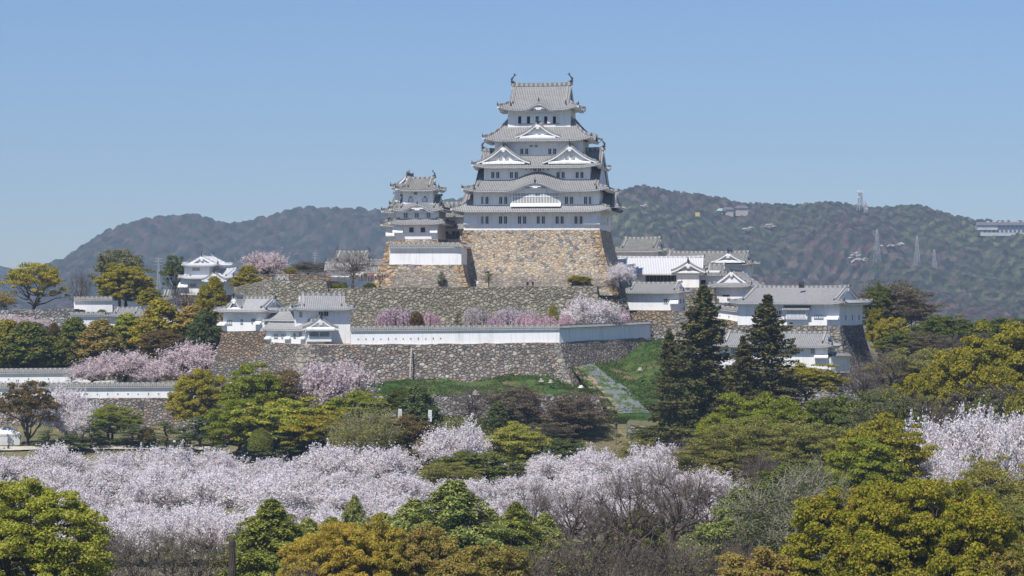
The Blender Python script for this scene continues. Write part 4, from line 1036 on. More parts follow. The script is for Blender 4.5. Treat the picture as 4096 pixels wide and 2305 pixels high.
# ------------------------------------------------------------------ upper left: turret, pavilion, gate
W = B('white_corner_keep', 'two-storey white turret with bright plastered roofs in front of the left hills', 'turret', 722, 900, 1180, 560, 16)
W.wall(W.x(722), W.x(905), 0, 9, 0, W.z(1120)); W.drop(716, 755, 1130, 1150, 0, .8)
z = W.z(1112, 0, -1.4); roof(W.root, W.x(710, -1.4), W.x(935, -1.4), -1.4, 10.4, z, W.z(1078, 0, 4) - z, 1.8, c=.3, up=.5, lc=3, ov=1.3, mat='tile_white', ridge_h=.4)
dormer(W.root, W.x(860, -1.6), 6.2, -2.2, W.z(1122, 0, -2), 1.9, 3, bw=.3, mat='tile_white')
W.win(760, 785, 1134, 1147, 0, bars=4, mat='ports')
v = .8; W.wall(W.x(737, v), W.x(836, v), v, 7.5, W.z(1105, 0, v), W.z(1061, 0, v)); W.win(769, 799, 1072, 1083, v, bars=6, mat='ports')
z = W.z(1061, 0, v - 1.3); roof(W.root, W.x(724, v - 1.3), W.x(872, v - 1.3), v - 1.3, 8.8, z, W.z(1023, 0, v - 1) - z, 1.3, axis='y', c=.35, up=.45, lc=2.5, ov=1.2, mat='tile_white', ridge_h=.4, fish=.5)
rampart('stone_plinth', 'pale stone base under the bright white turret at left', frame_poly(W, W.x(722), W.x(905), -.05, 9, W.z0), 18, (.12, .01), 'st_left', cat='stone base', seed=31)
V = B('inner_gate_hall', 'dark tiled hall with steep roof ends behind the bare tree left of the keeps', 'hall', 1315, 1470, 1100, 534, 6)
V.wall(V.x(1318), V.x(1480), 0, 8, 0, V.z(1048))
z = V.z(1050, 0, -1.2); roof(V.root, V.x(1302, -1.2), V.x(1490, -1.2), -1.2, 9.2, z, V.z(1008, 0, 4) - z, 1.6, c=.3, up=.4, lc=2.5, ov=1.2, mat='tile_old', ridge_h=.4, fish=.5)
V2 = B('inner_gate_wing', 'low tiled white wing stepping down to the keep base behind the bare tree', 'hall', 1302, 1560, 1108, 522, 0)
V2.wall(V2.x(1306), V2.x(1400), 0, 3, 0, V2.z(1075)); V2.wall(V2.x(1440), V2.x(1560), 0, 3, 0, V2.z(1085)); V2.wall(V2.x(1480), V2.x(1560), 5, 9, 0, V2.z(1050))
z = V2.z(1074, 0, -.6); roof(V2.root, V2.x(1298), V2.x(1405), -.7, 3.7, z, .95, 0, up=.1, lc=1, ov=.6, mat='tile', raft=0, ridge_h=.3)
z = V2.z(1086, 0, -.6); roof(V2.root, V2.x(1450), V2.x(1562), -.7, 3.7, z, .95, 0, up=.1, lc=1, ov=.6, mat='tile', raft=0, ridge_h=.3)
z = V2.z(1056, 0, 5); roof(V2.root, V2.x(1475), V2.x(1562), 4.3, 9.7, z, .9, 0, up=.1, lc=1, ov=.6, mat='tile_old', raft=0, ridge_h=.3)
rampart('low_stone_wall', 'low stone parapet wall along the keep terrace left of the bastion', [pt(1322, 1098, 510), pt(1030, 1098, 510), pt(1030, 1098, 514), pt(1322, 1098, 514)], 31, (.02, 0), 'st_east', seed=33)
rb = B('covered_steps', 'small grey gable roof peeping over the left stone rampart', 'outbuilding', 1095, 1150, 1125, 504, 0)
rb.wall(rb.x(1100), rb.x(1146), .3, 3.4, -1.5, rb.z(1124)); roof(rb.root, rb.x(1090), rb.x(1160), -.3, 4.2, rb.z(1124), .95, .5, up=.1, lc=1, ov=.5, mat='tile', raft=0, ridge_h=.3)

Gt = B('gatehouse', 'white gatehouse with barred window over a dark gateway among the left trees', 'gatehouse', 424, 560, 1318, 520, 0)
Gt.wall(Gt.x(424), Gt.x(470), 0, 6, -3, Gt.z(1262)); Gt.wall(Gt.x(470), Gt.x(590), -.3, 6, Gt.z(1305), Gt.z(1262)); Gt.wall(Gt.x(530), Gt.x(590), -.02, 6, -3, Gt.z(1300))
MB().box(Gt.x(424), Gt.x(530), 1.2, 1.4, -3, Gt.z(1300)).build('gateway', M['dark'], Gt.root)
MB().box(Gt.x(424), Gt.x(470), -.3, -.02, Gt.z(1302), Gt.z(1262)).build('wall', M['plaster'], Gt.root)
Gt.win(470, 482, 1272, 1288, -.3, bars=4, mat='dark')
z = Gt.z(1262, 0, -1.3); roof(Gt.root, Gt.x(420, -1.3), Gt.x(578, -1.3), -1.3, 7.3, z, Gt.z(1233, 0, 3) - z, 1.4, c=.25, up=.3, lc=2.5, ov=1.0, mat='tile', ridge_h=.4)
plaster_wall('plaster_wall', 'white wall with tiled cap running left from the gatehouse among the trees', [pt(282, 1302, 519), pt(430, 1302, 520)], 2.1, 1.6, .55, thick=.7)
plaster_wall('plaster_wall', 'white wall with tiled cap running right from the gatehouse to the columnar trees', [pt(560, 1295, 521), pt(760, 1295, 523)], 2.3, 1.6, .55, thick=.7)
plaster_wall('plaster_wall', 'higher white wall behind the left gatehouse and the thin bare tree', [pt(296, 1262, 540), pt(450, 1262, 541)], 3.4, 1.6, .55, thick=.7)
rh = B('rear_grey_roof', 'small grey roof behind the round trees left of the bright white turret', 'outbuilding', 632, 690, 1215, 565, 0)
rh.wall(rh.x(636), rh.x(688), .3, 5, -3, rh.z(1192)); roof(rh.root, rh.x(630), rh.x(694), -.4, 6, rh.z(1194), 1.9, .8, up=.2, lc=1, ov=.6, mat='tile_old', raft=0, ridge_h=.3)
rampart('stone_rampart', 'grey stone rampart behind the left treetops with blossom along its crest', [pt(150, 1238, 530), pt(300, 1236, 528), (P(300, 528), 545, 26), (P(-200, 530), 545, 26), pt(-200, 1240, 530)], 14, (.1, .01), 'st_grey', seed=35)

# two long walls at the lower left and their stone footing
plaster_wall('plaster_wall', 'upper one of the two long white walls at the lower left', [pt(-220, 1534, 492), pt(620, 1528, 491)], 2.1, 1.7, .6, thick=.8, ports=[(13.2 + i * 4.1, 'ors'[i % 3]) for i in range(3)])
plaster_wall('plaster_wall', 'lower one of the two long white walls at the lower left, pierced by gun ports', [pt(-220, 1596, 471.3), pt(1010, 1590, 471.3)], 2.2, 1.7, .6, thick=.8, ports=[(28 + i * 2.0, 'stro'[i % 4]) for i in range(10)])
plaster_wall('plaster_wall', 'third white wall with tiled cap behind the left cherries, right of centre trees', [pt(556, 1492, 499), pt(900, 1490, 500)], 2.0, 1.6, .55, thick=.7)
rampart('stone_rampart', 'dark grey stone rampart of large boulders under the lower left white wall', [pt(-220, 1596, 470.6), pt(748, 1592, 470.6), pt(752, 1592, 472), (P(1010, 472), 472.4, Z(1592, 472)), (P(1010, 480), 480, 9), (P(-220, 480), 480, 9)], 1.5, (.2, .02), 'st_mixed', cap='turf', seed=36)
rampart('low_stone_wall', 'thin stone footing under the upper left white wall', [pt(-220, 1536, 491.2), pt(625, 1530, 490.2), pt(625, 1530, 495), pt(-220, 1536, 495)], 8.5, (.08, 0), 'st_left', cap='turf', seed=37)
# ------------------------------------------------------------------ grass banks, lower rampart
def grass_material(name, a, b, c, d=None):
    nt = NT(name); v = mapped(nt, (1, 1, 1)); n1 = nt.noise(v, .16, 5, .6); n2 = nt.noise(v, 1.9, 4, .7)
    st = [(.33, a), (.47, b), (.62, c)] + ([(.70, d)] if d else [])
    r1 = nt.ramp(n1.outputs[0], st); r2 = nt.ramp(n2.outputs[0], [(.3, (.5, .5, .5)), (.7, (1.3, 1.3, 1.3))])
    nt.link(nt.mix(1, r1.outputs[0], r2.outputs[0], 'MULTIPLY'), nt.b.inputs['Base Color']); nt.bump(n2.outputs[0], 1.0, .4); nt.b.inputs['Roughness'].default_value = 1
    return nt.m
M['grass'] = grass_material('lush_grass', (.035, .085, .02), (.06, .12, .025), (.11, .13, .04), (.22, .17, .10))
M['drygrass'] = grass_material('dry_grass', (.12, .12, .05), (.17, .15, .075), (.22, .18, .10), (.10, .11, .04))
def loft(name, rows, mat, sub=6, bump=.35, seed=3):
    g = np.array([[pt(*c) for c in r] for r in rows], float)
    def up(a, k):
        n = a.shape[0]; t = np.linspace(0, n - 1, (n - 1) * k + 1); i = np.minimum(t.astype(int), n - 2); f = (t - i).reshape(-1, *([1] * (a.ndim - 1)))
        return a[i] * (1 - f) + a[i + 1] * f
    g = up(g, sub); g = up(g.transpose(1, 0, 2), sub).transpose(1, 0, 2)
    g[..., 2] += (fbm(g[..., 0] / 2.2, g[..., 1] / 1.5, 4, seed) - .5) * bump * 2
    return grid_mesh(name, g[..., 0], g[..., 1], g[..., 2], mat)
px0 = [1130, 1250, 1400, 1530, 1640, 1754, 1889, 1982, 2052, 2192, 2285, 2345]
y0 = [1500, 1500, 1494, 1518, 1510, 1510, 1522, 1504, 1494, 1498, 1536, 1540]
gb1 = loft('grass_bank', [[(p, y, 453.5) for p, y in zip(px0, y0)], [(p, y + 26, 448) for p, y in zip(px0, y0)], [(p + 4, 1572 + (8 if 2150 < p < 2300 else 0), 441.3) for p in px0], [(p + 4, 1640, 440.8) for p in px0]], M['grass'])
tag(gb1, kind='structure')
cols_ = [[(2285, 1470, 455), (2345, 1546, 450), (2385, 1585, 444.5), (2440, 1650, 438.5), (2440, 1705, 437)],
         [(2335, 1463, 459), (2388, 1528, 452.5), (2440, 1590, 444.5), (2492, 1654, 438), (2490, 1705, 436.5)],
         [(2372, 1458, 462), (2450, 1515, 455), (2525, 1568, 447.5), (2600, 1654, 439), (2600, 1712, 435)],
         [(2470, 1445, 474), (2520, 1490, 463), (2590, 1556, 452), (2660, 1656, 441), (2680, 1745, 428)],
         [(2572, 1376, 484), (2610, 1440, 466), (2650, 1520, 453), (2710, 1620, 441), (2740, 1745, 428)],
         [(2640, 1360, 480), (2690, 1440, 464), (2730, 1520, 444.5), (2790, 1630, 438), (2820, 1750, 427)],
         [(2760, 1420, 472), (2800, 1500, 458), (2820, 1570, 443), (2850, 1670, 437), (2900, 1755, 426)]]
bankrows = [list(c) for c in zip(*cols_)]
gb2 = tag(loft('grass_bank', bankrows, M['grass'], 8, .4, 8), kind='structure')
def strip(name, c0, c1, f0, f1, mat, dz):
    o = loft(name, [r[c0:c1 + 1] for r in bankrows[:4]], mat, 8, .4, 8)
    o.location.z = dz; return o
def patchy(name, col, thr, sc):
    nt = NT(name); v = mapped(nt, (1, 1, 1)); n1 = nt.noise(v, sc, 5, .6); n2 = nt.noise(v, 2.2, 4, .7)
    mk = nt.ramp(n1.outputs[0], [(thr, (0, 0, 0)), (thr + .06, (1, 1, 1))]); r2 = nt.ramp(n2.outputs[0], [(.3, (.6, .6, .6)), (.7, (1.25, 1.25, 1.25))])
    nt.link(nt.mix(1, nt.mix(mk.outputs[0], (.075, .115, .032), col), r2.outputs[0], 'MULTIPLY'), nt.b.inputs['Base Color']); nt.bump(n2.outputs[0], .6, .2); nt.b.inputs['Roughness'].default_value = 1
    return nt.m
M['sheet'] = patchy('grey_ground_sheet', (.17, .185, .19), .45, .5)
tag(strip('erosion_sheet', 1, 2, 0, 1, M['sheet'], .07), 'grey protective sheet laid down the grass slope right of the long stone rampart', 'ground sheet')
M['bare_soil'] = patchy('bare_soil', (.30, .23, .165), .47, .5)
tag(strip('bare_earth', 0, 1, 0, 1, M['bare_soil'], .05), kind='structure')
rampart('stone_rampart', 'low pale grey stone rampart under the grass bank, behind the reddish bare trees',
        [pt(1120, 1582, 441), pt(2120, 1578, 441), pt(2392, 1578, 441), (P(2400, 447), 448, 11.0), (P(1120, 441), 450, 10.6)], 4, (.28, .03), 'st_grey', cap='grass', seed=6)
rampart('stone_rampart', 'small stone retaining wall beside the path at the foot of the big conifer', [pt(2515, 1700, 429), pt(2640, 1705, 429), (P(2640, 429), 434, 7), (P(2515, 429), 434, 7)], 0, (.2, .02), 'st_grey', cap='drygrass', seed=7)
rr = [[(2080, 1690, 437), (2300, 1700, 437), (2700, 1702, 436)], [(2080, 1730, 430), (2300, 1740, 430), (2720, 1745, 430)], [(2080, 1790, 421), (2300, 1795, 421), (2740, 1795, 421)], [(2080, 1880, 420), (2300, 1880, 420), (2740, 1880, 420)]]
tag(loft('dry_grass_bank', rr, M['drygrass'], 10, .25, 9), kind='structure')
def tufts(name, obs, n, label, cols, seed, h=.3, size=.16):
    r = np.random.default_rng(seed); allv = []
    for ob in obs:
        co = np.empty(len(ob.data.vertices) * 3, dtype=np.float32); ob.data.vertices.foreach_get('co', co); allv.append(co.reshape(-1, 3))
    allv = np.concatenate(allv); i = r.integers(0, len(allv), n)
    q = allv[i] + r.normal(size=(n, 3)) * np.array([.35, .35, .0]); m = fbm(q[:, 0] / 2.5, q[:, 1] / 2, 3, seed); q = q[m > .42]; m = m[m > .42]
    q[:, 2] += h * (m - .38) * 3.5 * r.random(len(q))
    return q.astype(float), r
# garden lawn with pale path on the left
tag(grid_mesh('path', *[np.array(a) for a in ([[-103., -20], [-103, -20]], [[438.2, 433.5], [440.0, 435.3]], [[2.2, 1.4], [2.3, 1.5]])], flat('pale_gravel', (.42, .38, .31), 1, .2, .7)), kind='structure') if False else None
px_ = np.linspace(-104, -55, 60); Xp = np.stack([px_, px_]); Yp = np.stack([np.full(60, 436.0), np.full(60, 438.3)])
tag(grid_mesh('path', Xp, Yp, ground_h(Xp, Yp) + .35, flat('pale_gravel', (.46, .42, .35), 1, .2, .7)), kind='structure')

# ------------------------------------------------------------------ trees
def leaf_mat(name, cols, trans=.3, rough=.5, w=None, varn=.17, tint=True):
    nt = NT(name); nt.n.remove(nt.b)
    g = nt.node('ShaderNodeNewGeometry')
    k = len(cols); acc = 0; st = []
    w = w or [1] * k; tot = sum(w)
    for c, ww in zip(cols, w): st.append((acc / tot, c)); acc += ww
    r = nt.ramp(g.outputs['Random Per Island'], st, 'CONSTANT')
    n = nt.noise(g.outputs['Position'], .55, 3); rr = nt.ramp(n.outputs[0], [(.32, (1 - varn,) * 3), (.68, (1 + varn,) * 3)])
    oi = nt.node('ShaderNodeObjectInfo'); ro = nt.ramp(oi.outputs['Random'], [(0, (.86, .9, .84)), (.5, (1, 1, 1)), (1, (1.12, 1.06, 1.0))] if tint else [(0, (.95, .945, .95)), (1, (1.02, 1.02, 1.02))])
    c = nt.mix(1, nt.mix(1, r.outputs[0], rr.outputs[0], 'MULTIPLY'), ro.outputs[0], 'MULTIPLY')
    d = nt.node('ShaderNodeBsdfDiffuse'); t = nt.node('ShaderNodeBsdfTranslucent'); m = nt.node('ShaderNodeMixShader'); m.inputs[0].default_value = min(.5, trans + .08)
    nt.link(c, d.inputs[0]); nt.link(c, t.inputs[0]); nt.link(d.outputs[0], m.inputs[1]); nt.link(t.outputs[0], m.inputs[2])
    nt.link(m.outputs[0], nt.n['Material Output'].inputs[0]); return nt.m
L = {}
L['cherry'] = leaf_mat('cherry_blossom', [(0.870, 0.791, 0.800), (0.870, 0.870, 0.869), (0.833, 0.696, 0.719), (0.870, 0.870, 0.869), (0.669, 0.529, 0.540)], .35, w=[3, 3, 2, 3, .5], varn=.08, tint=False)
L['cherry_grey'] = leaf_mat('cherry_blossom_dim', [(0.798, 0.668, 0.688), (0.850, 0.760, 0.768), (0.674, 0.541, 0.565), (0.850, 0.807, 0.803), (0.408, 0.318, 0.299)], .35, w=[3, 3, 2, 2, 1], varn=.1, tint=False)
L['pink'] = leaf_mat('weeping_pink_blossom', [(0.668, 0.475, 0.576), (0.735, 0.588, 0.663), (0.564, 0.371, 0.478), (0.783, 0.699, 0.731)], .35, varn=.12)
L['palepink'] = leaf_mat('pale_pink_blossom', [(0.741, 0.636, 0.666), (0.788, 0.745, 0.741), (0.636, 0.524, 0.569), (0.511, 0.411, 0.443)], .35, w=[3, 3, 2, 1], varn=.1)
L['lime'] = leaf_mat('lime_leaves', [(0.244, 0.287, 0.030), (0.314, 0.333, 0.040), (0.173, 0.220, 0.026), (0.384, 0.380, 0.054)], .4)
L['yellow'] = leaf_mat('yellow_green_leaves', [(0.332, 0.346, 0.058), (0.413, 0.408, 0.077), (0.250, 0.275, 0.050), (0.474, 0.460, 0.110)], .45)
L['camphor'] = leaf_mat('camphor_leaves', [(0.401, 0.353, 0.036), (0.285, 0.290, 0.033), (0.501, 0.424, 0.062), (0.185, 0.211, 0.026), (0.604, 0.353, 0.087), (0.370, 0.158, 0.051)], .35, w=[4, 4, 3, 3, 1.2, .35])
L['camphor_lime'] = leaf_mat('camphor_lime_leaves', [(0.394, 0.415, 0.061), (0.301, 0.334, 0.050), (0.516, 0.512, 0.089), (0.176, 0.222, 0.040), (0.530, 0.331, 0.098)], .38, w=[4, 4, 3, 2, .4])
L['camphor_orange'] = leaf_mat('camphor_orange_leaves', [(0.476, 0.390, 0.066), (0.379, 0.339, 0.055), (0.567, 0.469, 0.102), (0.253, 0.241, 0.041), (0.511, 0.210, 0.067), (0.573, 0.397, 0.135)], .38, w=[4, 4, 3, 2, .6, 1])
L['camphor_tan'] = leaf_mat('camphor_tan_leaves', [(0.390, 0.297, 0.079), (0.300, 0.262, 0.057), (0.479, 0.367, 0.129), (0.196, 0.208, 0.043), (0.510, 0.297, 0.114)], .35, w=[4, 4, 3, 3, 2])
L['rust'] = leaf_mat('rust_leaves', [(0.246, 0.143, 0.060), (0.171, 0.119, 0.048), (0.315, 0.189, 0.079), (0.118, 0.130, 0.047), (0.083, 0.097, 0.036)], .35, w=[3, 3, 2, 3, 2])
L['gold'] = leaf_mat('gold_leaves', [(0.380, 0.318, 0.030), (0.278, 0.260, 0.028), (0.481, 0.391, 0.048), (0.177, 0.188, 0.028)], .38)
L['evergreen'] = leaf_mat('evergreen_leaves', [(0.139, 0.175, 0.034), (0.102, 0.144, 0.031), (0.205, 0.216, 0.043), (0.065, 0.103, 0.025), (0.260, 0.245, 0.051)], .25)
L['olive'] = leaf_mat('olive_spring_leaves', [(0.346, 0.326, 0.078), (0.268, 0.272, 0.069), (0.422, 0.414, 0.105), (0.191, 0.206, 0.062), (0.383, 0.305, 0.105)], .35)
L['paleolive'] = leaf_mat('pale_olive_leaves', [(0.374, 0.358, 0.089), (0.290, 0.290, 0.075), (0.460, 0.426, 0.119), (0.204, 0.212, 0.059)], .38)
L['greygreen'] = leaf_mat('grey_green_leaves', [(0.211, 0.221, 0.097), (0.163, 0.184, 0.079), (0.288, 0.285, 0.123), (0.115, 0.129, 0.062), (0.307, 0.258, 0.158)], .3)
L['dark'] = leaf_mat('dark_conifer_needles', [(0.122, 0.124, 0.050), (0.165, 0.155, 0.063), (0.085, 0.099, 0.040), (0.222, 0.193, 0.079), (0.149, 0.131, 0.061)], .12)
L['cedar'] = leaf_mat('cedar_needles', [(0.287, 0.330, 0.095), (0.221, 0.267, 0.080), (0.398, 0.425, 0.123), (0.156, 0.204, 0.062), (0.497, 0.476, 0.146)], .2)
L['cedar_y'] = leaf_mat('yellowish_cedar_needles', [(0.322, 0.323, 0.063), (0.233, 0.263, 0.055), (0.436, 0.415, 0.086), (0.142, 0.183, 0.043)], .25)
L['pine'] = leaf_mat('pine_needles', [(0.086, 0.119, 0.039), (0.115, 0.144, 0.050), (0.058, 0.086, 0.032), (0.163, 0.182, 0.062)], .15)
L['redbud'] = leaf_mat('reddish_buds', [(0.225, 0.157, 0.106), (0.169, 0.121, 0.081), (0.293, 0.226, 0.158), (0.343, 0.309, 0.236), (0.138, 0.125, 0.064)], .3)
L['brownbud'] = leaf_mat('brown_buds', [(0.185, 0.149, 0.114), (0.145, 0.122, 0.096), (0.240, 0.192, 0.141), (0.120, 0.104, 0.079), (0.211, 0.206, 0.098)], .3)
L['greybud'] = leaf_mat('grey_buds', [(0.239, 0.218, 0.175), (0.191, 0.177, 0.143), (0.286, 0.266, 0.195), (0.159, 0.145, 0.119)], .3)
L['bark'] = flat('tree_bark', (.075, .062, .052), .95, .35, 3)
L['bark_cherry'] = flat('cherry_bark', (.050, .042, .040), .95, .35, 3)
L['bark_pale'] = flat('pale_bark', (.30, .27, .23), .95, .3, 3)
L['bark_brown'] = flat('brown_twig_bark', (.135, .105, .09), .95, .3, 3)

def leaf_mesh(name, Cc, N, size, asp=.75, droop=None):
    """one small folded leaf spray per centre"""
    n = len(Cc); r = np.random.default_rng(n)
    N = N / np.maximum(np.linalg.norm(N, axis=1, keepdims=True), 1e-6)
    if droop is None: ref = r.normal(size=(n, 3))
    else: ref = droop + r.normal(size=(n, 3)) * .35
    U = np.cross(N, ref); U /= np.maximum(np.linalg.norm(U, axis=1, keepdims=True), 1e-6)
    Wv = np.cross(U, N)
    s = size * (.65 + .7 * r.random(n))[:, None]
    V = np.empty((n, 4, 3)); k = r.uniform(-.35, .35, (n, 1))
    V[:, 0] = Cc + Wv * s; V[:, 1] = Cc + U * s * asp + N * s * k; V[:, 2] = Cc - Wv * s * (.8 + .3 * r.random((n, 1))); V[:, 3] = Cc - U * s * asp * (.7 + .5 * r.random((n, 1))) + N * s * k
    me = bpy.data.meshes.new(name); me.vertices.add(n * 4); me.vertices.foreach_set('co', V.astype(np.float32).ravel())
    me.loops.add(n * 4); me.loops.foreach_set('vertex_index', np.arange(n * 4, dtype=np.int32))
    me.polygons.add(n); me.polygons.foreach_set('loop_start', np.arange(n, dtype=np.int32) * 4)
    me.update(calc_edges=True); return me

def tubes_mesh(name, segs):
    """segs: list of (points, radii, sides)"""
    mb = MB()
    for p, r, n in segs: mb.tube(p, r, n, cap=False)
    me = bpy.data.meshes.new(name); me.from_pydata(mb.v, [], mb.f); me.update(); return me

def bend(a, b, r, k=3, w=.12, sag=0.):
    a = np.array(a, float); b = np.array(b, float); d = np.linalg.norm(b - a); pts = []
    off = r.normal(size=3) * d * w
    for i in range(k + 1):
        t = i / k; q = a * (1 - t) + b * t + off * math.sin(PI * t) + np.array([0, 0, sag * d * math.sin(PI * t)])
        pts.append(tuple(q))
    return pts

def branching(tips, base, fork, r, trunk_r, nb=None, sides=4, twig=True, lean=(0, 0), min_r=.012):
    """joins tip points to a trunk through two levels of limbs; returns tube segments and tip directions"""
    tips = np.array(tips); n = len(tips); axis = np.array([lean[0], lean[1], fork])
    n1 = nb or max(5, n // 30); n2 = max(n1 * 3, n // 5)
    s2 = tips[r.permutation(n)[:n2]]
    k2 = axis + (s2 - axis) * r.uniform(.62, .8, (n2, 1))
    s1 = s2[r.permutation(n2)[:n1]]; k1 = axis + (s1 - axis) * r.uniform(.30, .45, (n1, 1)); k1[:, 2] = axis[2] + (s1[:, 2] - axis[2]) * r.uniform(.2, .4, n1)
    segs = []
    tr = [(0, 0, base - .4), (lean[0] * .3 + r.normal() * .1, lean[1] * .3, base + (fork - base) * .5), (lean[0], lean[1], fork)]
    segs.append((tr, [trunk_r * 1.25, trunk_r, trunk_r * .85], 7))
    for p in k1:
        segs.append((bend(tr[-1], p, r, 3, .08), [trunk_r * .55, trunk_r * .48, trunk_r * .42, trunk_r * .36], 5))
    for p in k2:
        j = np.argmin(((k1 - p) ** 2).sum(1)); segs.append((bend(k1[j], p, r, 3, .1), [trunk_r * .32, trunk_r * .26, trunk_r * .2, trunk_r * .14], sides))
    dirs = np.zeros((n, 3)); par = np.zeros((n, 3))
    for i, p in enumerate(tips):
        j = np.argmin(((k2 - p) ** 2).sum(1)); par[i] = k2[j]; dirs[i] = p - k2[j]
        if twig: segs.append((bend(k2[j], p, r, 2, .1), [max(min_r, trunk_r * .12), max(min_r, trunk_r * .07), min_r], 3))
    return segs, par, dirs

PROTO = {}
def proto(key, H, W, crown, trunk): PROTO[key] = (crown, trunk, H, W)

def env_dome(r, n, W, H, z0, flat_=1.0, shell=.75, lobes=.18, lower=.15):
    """points near the outer shell of a lumpy dome from height z0 to H"""
    out = []
    ph = r.uniform(0, 6.28, 6)
    while len(out) < n:
        a = r.uniform(0, 2 * PI); u = r.uniform(-lower, 1); el = math.asin(min(1, max(-1, u)))
        lob = 1 + lobes * (math.sin(3 * a + ph[0]) * .5 + math.sin(5 * a + ph[1] + el * 4) * .5 + math.sin(7 * el + 2 * a + ph[2]) * .4)
        rr = (shell + (1 - shell) * r.random()) * lob if r.random() < .8 else r.uniform(.35, shell)
        x = math.cos(a) * math.cos(el) * rr * W / 2; y = math.sin(a) * math.cos(el) * rr * W / 2
        cz = z0 + (H - z0) * .35; z = cz + math.sin(el) * rr * (H - cz) * flat_ if el > 0 else cz + math.sin(el) * rr * (cz - z0) / lower if lower else cz
        out.append((x, y, min(z, H)))
    return np.array(out)

def clumps(tips, r, rad, per, up=.35, flat_=.75, ctr=None, shell=True):
    n = len(tips); k = per
    d = r.normal(size=(n, k, 3)); d /= np.linalg.norm(d, axis=2, keepdims=True)
    d[..., 2] = np.where(d[..., 2] < -.25, -d[..., 2], d[..., 2])
    rr = rad * (.6 + .8 * r.random((n, 1, 1))); q = (r.random((n, k, 1)) ** .4 if shell else r.random((n, k, 1)) ** .7)
    off = d * rr * q; off[..., 2] *= flat_
    Cc = (tips[:, None, :] + off).reshape(-1, 3); N = (d + r.normal(size=d.shape) * .55 + np.array([0, 0, up])).reshape(-1, 3)
    return Cc, N

